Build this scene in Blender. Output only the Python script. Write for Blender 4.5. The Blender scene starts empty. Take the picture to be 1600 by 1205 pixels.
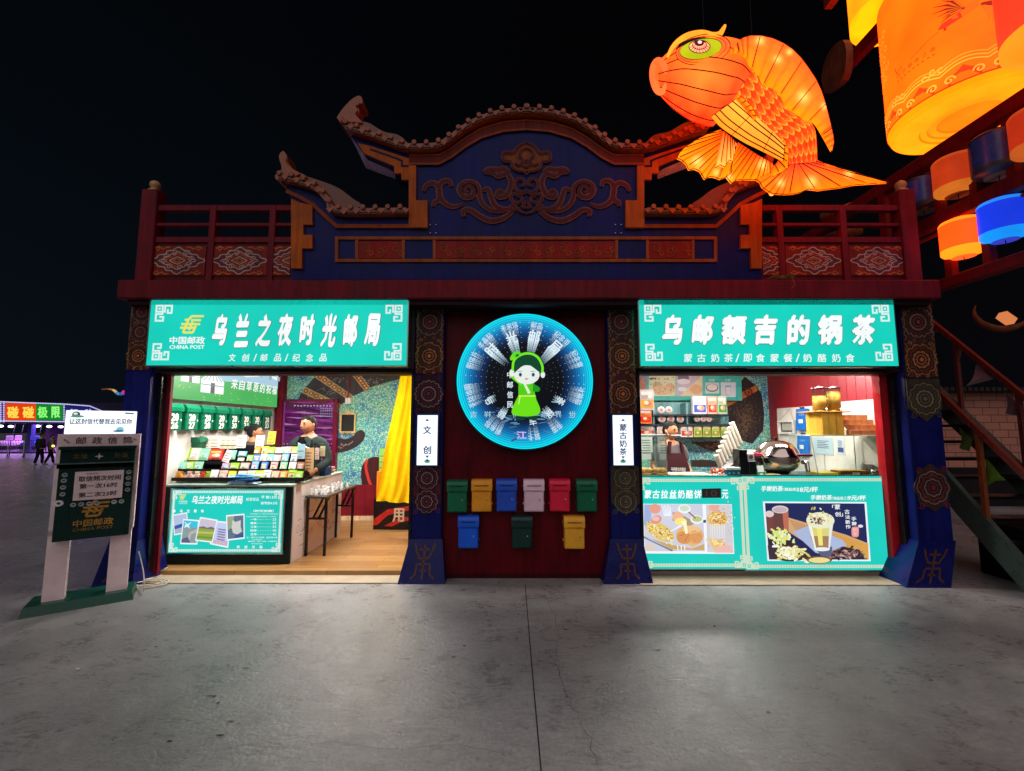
import bpy, math, random
from math import sin, cos, pi, radians, sqrt, atan2
from mathutils import Vector, Matrix
random.seed(7)
SC = bpy.context.scene
COL = SC.collection

# ------------------------------------------------------------------ camera, world, light
F_PX, CZ = 680.0, 1.75
PITCH = radians(5.54)
CT, ST = cos(PITCH), sin(PITCH)
cam_d = bpy.data.cameras.new('camera'); cam = bpy.data.objects.new('camera', cam_d); COL.objects.link(cam)
cam.location = (0, 0, CZ); cam.rotation_euler = (pi/2 + PITCH, 0, 0)
cam_d.sensor_fit = 'HORIZONTAL'; cam_d.sensor_width = 36; cam_d.lens = 36*F_PX/1600
cam_d.clip_start = .05; cam_d.clip_end = 500
SC.camera = cam

world = bpy.data.worlds.new('World'); SC.world = world; world.use_nodes = True
wn = world.node_tree; wn.nodes.clear()
wo = wn.nodes.new('ShaderNodeOutputWorld'); wb = wn.nodes.new('ShaderNodeBackground')
tc = wn.nodes.new('ShaderNodeTexCoord'); sx = wn.nodes.new('ShaderNodeSeparateXYZ')
mr = wn.nodes.new('ShaderNodeMapRange'); mr.inputs[1].default_value = -.95; mr.inputs[2].default_value = .1
mx = wn.nodes.new('ShaderNodeMix'); mx.data_type = 'RGBA'
mx.inputs[6].default_value = (.0024, .0048, .0078, 1); mx.inputs[7].default_value = (.0018, .0019, .0028, 1)
mz = wn.nodes.new('ShaderNodeMapRange'); mz.inputs[1].default_value = .0; mz.inputs[2].default_value = .65; mz.inputs[3].default_value = 1.15; mz.inputs[4].default_value = .45
wn.links.new(sx.outputs[2], mz.inputs[0]); wn.links.new(mz.outputs[0], wb.inputs[1])
wn.links.new(tc.outputs['Generated'], sx.inputs[0]); wn.links.new(sx.outputs[0], mr.inputs[0])
wn.links.new(mr.outputs[0], mx.inputs[0]); wn.links.new(mx.outputs[2], wb.inputs[0]); wn.links.new(wb.outputs[0], wo.inputs[0])
wb.inputs[1].default_value = 1.0

fill_light_d = bpy.data.lights.new('sun', 'SUN'); sun = bpy.data.objects.new('sun', fill_light_d); COL.objects.link(sun)  # wide soft night fill, standing in for unseen lights behind the camera
fill_light_d.energy = .78; fill_light_d.angle = radians(70); fill_light_d.color = (1, .93, .95)
sun.rotation_euler = (radians(49), 0, radians(-8)); sun.location = (0, -6, 8)

SC.view_settings.view_transform = 'Standard'; SC.view_settings.look = 'None'
SC.view_settings.exposure = 0.0; SC.view_settings.gamma = 1.0
SC.render.engine = 'CYCLES'
SC.cycles.use_denoising = True
SC.cycles.max_bounces = 6; SC.cycles.transparent_max_bounces = 12
SC.cycles.sample_clamp_indirect = 4.0

# ------------------------------------------------------------------ pixel <-> place
def ray(u, v):
    a = (u-800)/F_PX; b = (602.5-v)/F_PX
    return a, CT-b*ST, ST+b*CT
def P(u, v, Y):
    a, y, z = ray(u, v); t = Y/y
    return Vector((a*t, Y, CZ+z*t))
def PX(u, v, X):
    a, y, z = ray(u, v); t = X/a
    return Vector((X, y*t, CZ+z*t))
def G(u, v, z0=0.0):
    a, y, z = ray(u, v); t = (z0-CZ)/z
    return Vector((a*t, y*t, z0))
def xz(u, v, Y):
    p = P(u, v, Y); return (p.x, p.z)
def xzs(pts, Y): return [xz(u, v, Y) for u, v in pts]

# ------------------------------------------------------------------ colour helpers
def lin(c): return c/12.92 if c <= .04045 else ((c+.055)/1.055)**2.4
def S(r, g, b): return (lin(r/255), lin(g/255), lin(b/255), 1.0)
def hx(h): return S(int(h[0:2], 16), int(h[2:4], 16), int(h[4:6], 16))
def mixc(a, b, t): return tuple(a[i]*(1-t)+b[i]*t for i in range(3)) + (1.0,)
def jit(c, k=.12):
    j = 1 + random.uniform(-k, k); return (c[0]*j, c[1]*j, c[2]*j, 1)

# ------------------------------------------------------------------ materials
def mat(name, rough=.5, metal=0, emit=0, noise=.25, nscale=3.0, bump=0, bscale=60, coat=0, spec=.5, rvar=.1, evar=0, esc=1.5, gain=None, streak=0):
    m = bpy.data.materials.new(name); m.use_nodes = True
    nt = m.node_tree; b = nt.nodes['Principled BSDF']; L = nt.links.new
    at = nt.nodes.new('ShaderNodeAttribute'); at.attribute_name = 'Col'
    b.inputs['Roughness'].default_value = rough; b.inputs['Metallic'].default_value = metal
    b.inputs['Specular IOR Level'].default_value = spec
    if coat: b.inputs['Coat Weight'].default_value = coat; b.inputs['Coat Roughness'].default_value = .15
    geo = nt.nodes.new('ShaderNodeNewGeometry')
    if emit:
        b.inputs['Base Color'].default_value = (.01, .01, .01, 1); b.inputs['Specular IOR Level'].default_value = .12
        if evar:
            n = nt.nodes.new('ShaderNodeTexNoise'); n.inputs['Scale'].default_value = esc; n.inputs['Detail'].default_value = 3
            L(geo.outputs['Position'], n.inputs['Vector'])
            r = nt.nodes.new('ShaderNodeMapRange'); r.inputs[3].default_value = emit*(1-evar); r.inputs[4].default_value = emit*(1+evar)
            r.inputs[1].default_value = .3; r.inputs[2].default_value = .7
            L(n.outputs[0], r.inputs[0]); L(r.outputs[0], b.inputs['Emission Strength'])
        else: b.inputs['Emission Strength'].default_value = emit
        if gain:   # lamps run hotter in red than a screen can show
            gm = nt.nodes.new('ShaderNodeVectorMath'); gm.operation = 'MULTIPLY'; gm.inputs[1].default_value = gain
            L(at.outputs['Color'], gm.inputs[0]); L(gm.outputs[0], b.inputs['Emission Color'])
        else: L(at.outputs['Color'], b.inputs['Emission Color'])
    else:
        n = nt.nodes.new('ShaderNodeTexNoise'); n.inputs['Scale'].default_value = nscale; n.inputs['Detail'].default_value = 6
        n.inputs['Roughness'].default_value = .65
        L(geo.outputs['Position'], n.inputs['Vector'])
        r = nt.nodes.new('ShaderNodeMapRange'); r.inputs[1].default_value = .3; r.inputs[2].default_value = .7
        r.inputs[3].default_value = 1-noise; r.inputs[4].default_value = 1+noise
        L(n.outputs[0], r.inputs[0])
        if streak:   # rain streaks and dust
            mp = nt.nodes.new('ShaderNodeMapping'); mp.inputs['Scale'].default_value = (9, 9, .7); L(geo.outputs['Position'], mp.inputs[0])
            n3 = nt.nodes.new('ShaderNodeTexNoise'); n3.inputs['Scale'].default_value = 1.6; n3.inputs['Detail'].default_value = 8; n3.inputs['Roughness'].default_value = .7; L(mp.outputs[0], n3.inputs['Vector'])
            r3 = nt.nodes.new('ShaderNodeMapRange'); r3.inputs[1].default_value = .35; r3.inputs[2].default_value = .68; r3.inputs[3].default_value = 1-streak; r3.inputs[4].default_value = 1+streak; L(n3.outputs[0], r3.inputs[0])
            mq = nt.nodes.new('ShaderNodeMath'); mq.operation = 'MULTIPLY'; L(r.outputs[0], mq.inputs[0]); L(r3.outputs[0], mq.inputs[1]); r = mq
        mu = nt.nodes.new('ShaderNodeVectorMath'); mu.operation = 'SCALE'
        L(at.outputs['Color'], mu.inputs[0]); L(r.outputs[0], mu.inputs['Scale']); L(mu.outputs[0], b.inputs['Base Color'])
        if rvar:
            r2 = nt.nodes.new('ShaderNodeMapRange'); r2.inputs[1].default_value = .3; r2.inputs[2].default_value = .7
            r2.inputs[3].default_value = max(0, rough-rvar); r2.inputs[4].default_value = min(1, rough+rvar)
            L(n.outputs[0], r2.inputs[0]); L(r2.outputs[0], b.inputs['Roughness'])
        if bump:
            n2 = nt.nodes.new('ShaderNodeTexNoise'); n2.inputs['Scale'].default_value = bscale; n2.inputs['Detail'].default_value = 4
            L(geo.outputs['Position'], n2.inputs['Vector'])
            bp = nt.nodes.new('ShaderNodeBump'); bp.inputs['Strength'].default_value = bump; bp.inputs['Distance'].default_value = .01
            L(n2.outputs[0], bp.inputs['Height']); L(bp.outputs[0], b.inputs['Normal'])
    return m

PAINT = mat('painted_surface', .6, bump=.15, noise=.25, spec=.2, streak=.28)
GLOSS = mat('gloss_paint', .28, bump=.05, noise=.15, spec=.35)
ENAMEL = mat('dull_enamel', .42, bump=.12, bscale=25, noise=.25, spec=.14, streak=.3)
MATTE = mat('matte_surface', .85, bump=.2, noise=.18)
PAPER = mat('printed_paper', .6, noise=.06, nscale=8)
FILM = mat('glossy_print', .3, noise=.05, nscale=8)
CLOTH = mat('fabric', .95, bump=.35, bscale=180, noise=.15, spec=.2)
SKIN = mat('skin', .5, noise=.08, nscale=14, spec=.4)
METAL = mat('metal', .3, metal=1, noise=.12)
CHROME = mat('polished_steel', .1, metal=1, noise=.08, rvar=.05)
LIT = mat('backlit_panel', .35, emit=1.0, evar=.07, esc=1.2)
LITW = mat('backlit_white', .35, emit=1.45, evar=.05)
NEON = mat('neon', .3, emit=1.0)
LED = mat('led_point', .3, emit=3.0)
LANT = mat('lantern_skin', .5, emit=1.05, evar=.2, esc=1.6, gain=(2.6, 1, 1))
LANTDIM = mat('dim_lantern_skin', .45, emit=.62, evar=.2, esc=3)  # own glow stands in for light coming through from the lit lanterns
SILK = mat('lit_silk', .5, emit=1.0, evar=.18, esc=3.5, gain=(2.2, 1, 1))

def node_mat(name, fn, rough=.5):
    m = bpy.data.materials.new(name); m.use_nodes = True
    nt = m.node_tree; b = nt.nodes['Principled BSDF']; b.inputs['Roughness'].default_value = rough
    fn(nt, b, nt.nodes.new, nt.links.new); return m

def glass_mat(name, tint=(.84, .94, .90), gl=.22):
    def fn(nt, b, N, L):
        out = nt.nodes['Material Output']
        t = N('ShaderNodeBsdfTransparent'); t.inputs[0].default_value = (*tint, 1)
        g = N('ShaderNodeBsdfGlossy'); g.inputs['Roughness'].default_value = .03
        fr = N('ShaderNodeFresnel'); fr.inputs[0].default_value = 1.45
        ad = N('ShaderNodeMath'); ad.operation = 'MULTIPLY_ADD'; ad.inputs[2].default_value = gl*.12; ad.inputs[1].default_value = .6
        ms = N('ShaderNodeMixShader')
        L(fr.outputs[0], ad.inputs[0]); L(ad.outputs[0], ms.inputs[0]); L(t.outputs[0], ms.inputs[1]); L(g.outputs[0], ms.inputs[2])
        L(ms.outputs[0], out.inputs[0])
    return node_mat(name, fn)
GLASS = glass_mat('clear_glass')
CLEARFILM = glass_mat('clear_film', (.97, .97, .97), .3)

# ------------------------------------------------------------------ flat frames: a point (a, b) on a face, h in front of it
class Fr:
    def __init__(s, o, ux=(1, 0, 0), uz=(0, 0, 1)):
        s.o = Vector(o); s.ux = Vector(ux).normalized(); s.uz = Vector(uz).normalized(); s.n = s.ux.cross(s.uz)
    def p(s, a, b, h=0): return s.o + s.ux*a + s.uz*b + s.n*h
def FF(Y): return Fr((0, Y, 0))                      # faces the viewer, a = world x, b = world z

_txt = {}
def text_geo(s, bold=0.0, shear=0.0):
    k = (s, bold, shear)
    if k in _txt: return _txt[k]
    cu = bpy.data.curves.new('lettering', 'FONT'); cu.body = s; cu.size = 1; cu.offset = bold; cu.shear = shear; cu.resolution_u = 2
    o = bpy.data.objects.new('lettering', cu); COL.objects.link(o)
    dg = bpy.context.evaluated_depsgraph_get(); dg.update()
    me = bpy.data.meshes.new_from_object(o.evaluated_get(dg))
    vs = [(v.co.x, v.co.y) for v in me.vertices]; fs = [list(p.vertices) for p in me.polygons]
    bpy.data.objects.remove(o); bpy.data.curves.remove(cu); bpy.data.meshes.remove(me)
    if vs:
        x0 = min(v[0] for v in vs); x1 = max(v[0] for v in vs); y0 = min(v[1] for v in vs); y1 = max(v[1] for v in vs)
    else: x0 = y0 = 0; x1 = y1 = 1
    _txt[k] = (vs, fs, x0, x1, y0, y1); return _txt[k]

class MB:
    def __init__(s): s.v = []; s.f = []; s.c = []; s.m = []; s.s = []; s.xf = None
    def add(s, vs, fs, col, m=0, smooth=False):
        n = len(s.v)
        if s.xf is not None: vs = [s.xf @ Vector(p) for p in vs]
        s.v += [tuple(p) for p in vs]
        for i, f in enumerate(fs):
            s.f.append([j+n for j in f]); s.c.append(col[i] if isinstance(col, list) else col); s.m.append(m); s.s.append(smooth)
        return s
    def box(s, x0, x1, y0, y1, z0, z1, col, m=0, bev=0):
        if bev:
            d = bev; vs = []
            for ax in range(3):
                for q in range(8):
                    p = [(x0, x1)[q & 1], (y0, y1)[q >> 1 & 1], (z0, z1)[q >> 2 & 1]]
                    for k in range(3):
                        if k != ax: p[k] += d*(1 if not (q >> k & 1) else -1)
                    vs.append(p)
            import bmesh
            bm = bmesh.new()
            for p in vs: bm.verts.new(p)
            r = bmesh.ops.convex_hull(bm, input=bm.verts[:])
            bm.verts.ensure_lookup_table(); bm.verts.index_update()
            s.add([v.co[:] for v in bm.verts], [[v.index for v in f.verts] for f in bm.faces], col, m); bm.free(); return s
        vs = [(x, y, z) for z in (z0, z1) for y in (y0, y1) for x in (x0, x1)]
        return s.add(vs, [[0, 2, 3, 1], [4, 5, 7, 6], [0, 1, 5, 4], [2, 6, 7, 3], [0, 4, 6, 2], [1, 3, 7, 5]], col, m)
    def bar(s, p, q, w, d, col, m=0, up=(0, 0, 1)):
        p = Vector(p); q = Vector(q); t = (q-p).normalized(); up = Vector(up)
        if abs(t.dot(up)) > .98: up = Vector((0, 1, 0))
        a = t.cross(up).normalized()*(w/2); b = a.cross(t).normalized()*(d/2)
        vs = [e+x for e in (p, q) for x in (-a-b, a-b, a+b, -a+b)]
        return s.add(vs, [[3, 2, 1, 0], [4, 5, 6, 7], [0, 1, 5, 4], [1, 2, 6, 5], [2, 3, 7, 6], [3, 0, 4, 7]], col, m)
    def tube(s, pts, r, col, n=8, m=0, smooth=True, cap=True, closed=False):
        pts = [Vector(p) for p in pts]; k = len(pts); R = r if isinstance(r, (list, tuple)) else [r]*k
        vs = []; prev = None
        for i, p in enumerate(pts):
            if closed: t = (pts[(i+1) % k]-pts[i-1])
            else: t = (pts[min(i+1, k-1)]-pts[max(i-1, 0)])
            t = t.normalized() if t.length > 1e-9 else Vector((0, 0, 1))
            if prev is None: a = t.cross(Vector((0, 0, 1)) if abs(t.z) < .9 else Vector((1, 0, 0))).normalized()
            else:
                a = prev - t*prev.dot(t); a = a.normalized() if a.length > 1e-6 else t.orthogonal().normalized()
            prev = a; b = t.cross(a)
            vs += [p + (a*cos(2*pi*j/n)+b*sin(2*pi*j/n))*R[i] for j in range(n)]
        fs = []
        for i in range(k if closed else k-1):
            i2 = (i+1) % k
            for j in range(n): fs.append([i*n+j, i*n+(j+1) % n, i2*n+(j+1) % n, i2*n+j])
        s.add(vs, fs, col, m, smooth)
        if cap and not closed: s.add(vs[:n], [list(range(n))[::-1]], col, m); s.add(vs[-n:], [list(range(n))], col, m)
        return s
    def lathe(s, prof, c, col, n=24, m=0, smooth=True, axis=(0, 0, 1), arc=None):
        c = Vector(c); ax = Vector(axis).normalized(); a = ax.orthogonal().normalized(); b = ax.cross(a); vs = []
        for r, z in prof: vs += [c + ax*z + (a*cos(2*pi*j/n)+b*sin(2*pi*j/n))*r for j in range(n)]
        fs = []; cl = []
        for i in range(len(prof)-1):
            for j in range(n):
                fs.append([i*n+j, i*n+(j+1) % n, (i+1)*n+(j+1) % n, (i+1)*n+j]); cl.append(col[i] if isinstance(col, list) else col)
        return s.add(vs, fs, cl, m, smooth)
    def ball(s, c, r, col, n=10, m=0, sc=(1, 1, 1)):
        vs = []; k = max(4, n//2)
        for i in range(k+1):
            th = pi*i/k
            for j in range(n): vs.append((c[0]+r*sc[0]*sin(th)*cos(2*pi*j/n), c[1]+r*sc[1]*sin(th)*sin(2*pi*j/n), c[2]+r*sc[2]*cos(th)))
        fs = [[i*n+j, (i+1)*n+j, (i+1)*n+(j+1) % n, i*n+(j+1) % n] for i in range(k) for j in range(n)]
        return s.add(vs, fs, col, m, True)
    # --- on a frame
    def poly(s, fr, pts, h, col, m=0): return s.add([fr.p(a, b, h) for a, b in pts], [list(range(len(pts)))], col, m)
    def rect(s, fr, a0, a1, b0, b1, h, col, m=0): return s.poly(fr, [(a0, b0), (a1, b0), (a1, b1), (a0, b1)], h, col, m)
    def prism(s, fr, pts, h0, h1, col, m=0, side=None):
        n = len(pts); vs = [fr.p(a, b, h0) for a, b in pts]+[fr.p(a, b, h1) for a, b in pts]
        s.add(vs, [list(range(n))[::-1], list(range(n, 2*n))], col, m)
        return s.add(vs, [[i, (i+1) % n, n+(i+1) % n, n+i] for i in range(n)], side or col, m)
    def block(s, fr, a0, a1, b0, b1, h0, h1, col, m=0): return s.prism(fr, [(a0, b0), (a1, b0), (a1, b1), (a0, b1)], h0, h1, col, m)
    def ell(s, fr, a, b, ra, rb, h, col, n=24, m=0, rot=0):
        c, d = cos(rot), sin(rot)
        return s.poly(fr, [(a+ra*cos(2*pi*i/n)*c-rb*sin(2*pi*i/n)*d, b+ra*cos(2*pi*i/n)*d+rb*sin(2*pi*i/n)*c) for i in range(n)], h, col, m)
    def ring(s, fr, a, b, r0, r1, h, col, n=48, m=0, th=0):
        vs = [fr.p(a+r*cos(2*pi*i/n), b+r*sin(2*pi*i/n), h) for r in (r0, r1) for i in range(n)]
        return s.add(vs, [[i, n+i, n+(i+1) % n, (i+1) % n] for i in range(n)], col, m)
    def rib(s, fr, pts, w, h, col, th=0, closed=False, m=0):
        k = len(pts); pts = [Vector((p[0], p[1])) for p in pts]
        W = w if isinstance(w, (list, tuple)) else [w]*k; Lf = []; Rt = []
        for i in range(k):
            a = pts[i]-pts[i-1] if (i > 0 or closed) else pts[1]-pts[0]
            b = pts[(i+1) % k]-pts[i] if (i < k-1 or closed) else pts[-1]-pts[-2]
            a = a.normalized() if a.length > 1e-9 else Vector((1, 0)); b = b.normalized() if b.length > 1e-9 else a
            na = Vector((-a.y, a.x)); nb = Vector((-b.y, b.x)); nn = na+nb
            nn = nn.normalized() if nn.length > 1e-4 else na
            kf = min(1.5, 1/max(.5, nn.dot(na))); o = nn*(W[i]/2*kf)
            Lf.append(pts[i]+o); Rt.append(pts[i]-o)
        vs = [fr.p(q.x, q.y, h) for q in Lf]+[fr.p(q.x, q.y, h) for q in Rt]; fs = []
        rng = range(k if closed else k-1)
        for i in rng: j = (i+1) % k; fs.append([i, k+i, k+j, j])
        s.add(vs, fs, col, m)
        if th:
            vs2 = vs+[fr.p(q.x, q.y, h-th) for q in Lf]+[fr.p(q.x, q.y, h-th) for q in Rt]; fs = []
            for i in rng: j = (i+1) % k; fs += [[i, j, 2*k+j, 2*k+i], [k+i, 3*k+i, 3*k+j, k+j]]
            if not closed: fs += [[0, 2*k, 3*k, k], [k-1, 2*k-1, 4*k-1, 3*k-1]]
            s.add(vs2, fs, col, m)
        return s
    def text(s, fr, t, a0, a1, b0, b1, h, col, bold=0.0, shear=0.0, m=0, rot=0, keep=False, nib=0):
        vs, fs, x0, x1, y0, y1 = text_geo(t, 0.0, shear)
        if not vs: return s
        sx = (a1-a0)/max(1e-6, x1-x0); sy = (b1-b0)/max(1e-6, y1-y0)
        if t in '-●': sy = sx
        if keep: sx = sy = min(sx, sy)
        ca, cb = (a0+a1)/2, (b0+b1)/2; mx_, my_ = (x0+x1)/2, (y0+y1)/2; c, d = cos(rot), sin(rot)
        offs = [(0, 0)]
        if bold > .008:   # heavy strokes: the glyph laid several times, a hair apart
            sx *= 1-2*bold/max(.5, x1-x0); sy *= 1-2*bold/max(.5, y1-y0)
            offs = [(bold*cos(q*pi/3+.3), bold*.8*sin(q*pi/3+.3)) for q in range(6)]+[(0, 0)]
            if nib: offs = [(t_*bold*cos(nib)+s_*bold*.28*sin(nib), t_*bold*sin(nib)-s_*bold*.28*cos(nib)) for t_ in (-1, -.6, -.2, .2, .6, 1) for s_ in (-1, 1)]
        for k, (ox, oy) in enumerate(offs):
            out = []
            for x, y in vs:
                X = (x-mx_+ox)*sx; Y = (y-my_+oy)*sy; out.append(fr.p(ca+X*c-Y*d, cb+X*d+Y*c, h+k*.00012))
            s.add(out, fs, col, m)
        return s
    def build(s, name, mats, parent=None, label=None, cat=None, group=None, kind=None, origin=None, vcol=None, mod=None):
        if not isinstance(mats, (list, tuple)): mats = [mats]
        xs = [p[0] for p in s.v]; ys = [p[1] for p in s.v]; zs = [p[2] for p in s.v]
        c = Vector(origin) if origin is not None else Vector(((min(xs)+max(xs))/2, (min(ys)+max(ys))/2, min(zs)))
        me = bpy.data.meshes.new(name); me.from_pydata([(p[0]-c.x, p[1]-c.y, p[2]-c.z) for p in s.v], [], s.f)
        for m in mats: me.materials.append(m)
        me.polygons.foreach_set('material_index', s.m); me.polygons.foreach_set('use_smooth', s.s)
        ca = me.color_attributes.new('Col', 'FLOAT_COLOR', 'CORNER'); buf = []
        for f, cl in zip(s.f, s.c):
            if vcol is not None:
                for i in f: buf += vcol[i]
            else:
                for _ in f: buf += cl
        ca.data.foreach_set('color', buf); me.update()
        return link(name, me, c, parent, label, cat, group, kind)

WLOC = {}
def link(name, me, c, parent=None, label=None, cat=None, group=None, kind=None):
    o = bpy.data.objects.new(name, me); COL.objects.link(o); WLOC[o.name] = Vector(c)
    if parent is not None: o.parent = parent; o.location = Vector(c)-WLOC[parent.name]
    else: o.location = c
    if label: o['label'] = label
    if cat: o['category'] = cat
    if group: o['group'] = group
    if kind: o['kind'] = kind
    return o
def thing(name, label, cat, loc, group=None): return link(name, None, Vector(loc), None, label, cat, group)
def copy_tree(o, delta, label=None, parent=None):
    c = o.copy(); COL.objects.link(c); WLOC[c.name] = WLOC[o.name]+Vector(delta)
    if parent is None: c.location = o.location+Vector(delta)
    else: c.parent = parent
    if label: c['label'] = label
    for ch in list(o.children): copy_tree(ch, delta, None, c)
    return c

def spiral(ca, cb, r0, r1, a0, a1, n=24):
    return [(ca+(r0+(r1-r0)*i/n)*cos(a0+(a1-a0)*i/n), cb+(r0+(r1-r0)*i/n)*sin(a0+(a1-a0)*i/n)) for i in range(n+1)]
def smooth_pts(pts, k=5):
    out = []; n = len(pts)
    for i in range(n-1):
        p0 = pts[max(0, i-1)]; p1 = pts[i]; p2 = pts[i+1]; p3 = pts[min(n-1, i+2)]
        for j in range(k):
            t = j/k
            out.append(tuple(.5*((2*p1[q])+(-p0[q]+p2[q])*t+(2*p0[q]-5*p1[q]+4*p2[q]-p3[q])*t*t+(-p0[q]+3*p1[q]-3*p2[q]+p3[q])*t**3) for q in range(len(p1))))
    out.append(tuple(pts[-1])); return out
def key_corner(mb, fr, a, b, s, sa, sb, col, h, m=0):
    u = s/6.0
    def T(pts): return [(a+sa*x*u, b+sb*y*u) for x, y in pts]
    w = .62*u
    mb.rib(fr, T([(.4, .4), (2.5, .4), (2.5, 2.5), (.4, 2.5)]), w, h, col, closed=True, m=m)
    mb.rib(fr, T([(1.1, 1.45), (1.8, 1.45)]), .7*u, h, col, m=m)
    for f in (lambda p: p, lambda p: (p[1], p[0])):
        mb.rib(fr, T([f(p) for p in [(2.5, 2.5), (3.3, 2.5), (3.3, .4), (5.6, .4), (5.6, 2.9), (4.3, 2.9), (4.3, 1.6)]]), w, h, col, m=m)
def post_logo(mb, fr, a, b, s, h, col, m=0):
    # emblem of stacked slanting bars, s = height
    u = s/10.0; k = .35
    def T(pts): return [(a+(x+y*k)*u, b+y*u) for x, y in pts]
    w = 1.05*u
    for p in ([(-1.8, 9.2), (4.2, 9.2)], [(-1.8, 9.2), (-2.6, 7.4), (-4.4, 7.4)], [(-1.2, 7.2), (3.6, 7.2)], [(-5.2, 5.2), (4.0, 5.2)],
              [(-5.0, 3.4), (2.8, 3.4)], [(-2.6, 7.4), (-2.6, 1.0)], [(-2.6, 1.0), (2.2, 1.0)], [(2.2, 1.0), (2.2, 4.4)], [(-.2, 6.4), (-.2, 2.2)]):
        mb.rib(fr, T(p), w, h, col, m=m)
def mandala(mb, fr, a, b, R, cols, h, petals=12, m=0, seed=0):
    rnd = random.Random(seed); n = petals*8
    for i, c in enumerate(cols):
        r = R*(1-i/(len(cols)+.3)); amp = .10+.05*rnd.random(); ph = pi/petals*(i % 2); w = R*.05
        pts = [(a+r*(1-amp+amp*abs(cos(petals/2*(2*pi*q/n)+ph)))*cos(2*pi*q/n), b+r*(1-amp+amp*abs(cos(petals/2*(2*pi*q/n)+ph)))*sin(2*pi*q/n)) for q in range(n)]
        mb.rib(fr, pts, w, h+.0006*i, c, closed=True, m=m)
        if i % 2 == 0:
            for q in range(petals):
                t = 2*pi*q/petals+ph; mb.ell(fr, a+r*.86*cos(t), b+r*.86*sin(t), R*.07, R*.035, h+.0006*i+.0003, cols[(i+1) % len(cols)], 8, m, t)
    mb.ell(fr, a, b, R*.13, R*.13, h+.006, cols[-1], 14, m)

# heads and bodies ---------------------------------------------------------------
def skin_geo(verts, edges, radii, sub=2, root=0):
    me = bpy.data.meshes.new('figure'); me.from_pydata(verts, edges, [])
    o = bpy.data.objects.new('figure', me); COL.objects.link(o)
    o.modifiers.new('Skin', 'SKIN'); me.update()
    for i, r in enumerate(radii):
        d = me.skin_vertices[0].data[i]; d.radius = r if isinstance(r, (tuple, list)) else (r, r); d.use_root = (i == root)
    sb = o.modifiers.new('Sub', 'SUBSURF'); sb.levels = sub; sb.render_levels = sub
    dg = bpy.context.evaluated_depsgraph_get(); dg.update()
    m2 = bpy.data.meshes.new_from_object(o.evaluated_get(dg))
    vs = [v.co[:] for v in m2.vertices]; fs = [list(p.vertices) for p in m2.polygons]
    bpy.data.objects.remove(o); bpy.data.meshes.remove(me); bpy.data.meshes.remove(m2)
    return vs, fs
# ================================================================== the setting
def f_ground(nt, b, N, L):
    geo = N('ShaderNodeNewGeometry')
    def noise(sc, det=6, ro=.6, dist=0):
        n = N('ShaderNodeTexNoise'); n.inputs['Scale'].default_value = sc; n.inputs['Detail'].default_value = det
        n.inputs['Roughness'].default_value = ro; n.inputs['Distortion'].default_value = dist; L(geo.outputs['Position'], n.inputs['Vector']); return n
    def rng(n, a, c, d, e):
        r = N('ShaderNodeMapRange'); r.inputs[1].default_value = a; r.inputs[2].default_value = c; r.inputs[3].default_value = d; r.inputs[4].default_value = e
        L(n.outputs[0], r.inputs[0]); return r
    mp = N('ShaderNodeMapping'); mp.inputs['Rotation'].default_value = (0, 0, .5); mp.inputs['Scale'].default_value = (1, 2.4, 1); L(geo.outputs['Position'], mp.inputs[0])
    stk = noise(4.5, 10, .8, 2.5); nt.links.remove(stk.inputs['Vector'].links[0]); L(mp.outputs[0], stk.inputs['Vector'])
    big = noise(.55, 4, .6, .6); mid = noise(2.6, 8, .72, .4); fine = noise(38, 5, .7); spk = noise(9, 9, .8, 1.2)
    r1 = rng(big, .32, .68, .62, 1.25); r2 = rng(mid, .3, .7, .72, 1.22); r3 = rng(fine, .3, .7, .84, 1.16); r4 = rng(spk, .58, .70, 1.06, .60); r5 = rng(stk, .35, .65, .74, 1.2)
    def mul(x, y):
        m = N('ShaderNodeMath'); m.operation = 'MULTIPLY'; L(x.outputs[0], m.inputs[0]); L(y.outputs[0], m.inputs[1]); return m
    k = mul(mul(mul(r1, r2), mul(r3, r4)), r5)
    base = N('ShaderNodeMix'); base.data_type = 'RGBA'
    base.inputs[6].default_value = (.345, .335, .325, 1); base.inputs[7].default_value = (.27, .275, .285, 1)
    L(mid.outputs[0], base.inputs[0])
    vm = N('ShaderNodeVectorMath'); vm.operation = 'SCALE'; L(base.outputs[2], vm.inputs[0]); L(k.outputs[0], vm.inputs['Scale']); L(vm.outputs[0], b.inputs['Base Color'])
    rr = rng(mid, .3, .7, .21, .42); rs = mul(mul(rr, rng(spk, .45, .7, .95, 1.3)), rng(stk, .35, .65, .8, 1.25)); L(rs.outputs[0], b.inputs['Roughness'])
    bp = N('ShaderNodeBump'); bp.inputs['Strength'].default_value = .55; bp.inputs['Distance'].default_value = .006
    ad = N('ShaderNodeMath'); L(stk.outputs[0], ad.inputs[0]); L(fine.outputs[0], ad.inputs[1]); L(ad.outputs[0], bp.inputs['Height']); L(bp.outputs[0], b.inputs['Normal'])
CONC = node_mat('worn_concrete', f_ground)
DARK = mat('dark_gap', .9, noise=.3)
g = MB(); ex = 160
g.add([(-ex, -30, 0), (ex, -30, 0), (ex, 220, 0), (-ex, 220, 0)], [[0, 1, 2, 3]], (.2, .2, .2, 1))
FG = Fr((0, 0, 0), (1, 0, 0), (0, 1, 0))
dk = (.025, .023, .022, 1)
g.rib(FG, [(.147, .6), (.150, 2.0), (.146, 3.4), (.147, 5.08)], .008, .003, dk, m=1)
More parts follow.
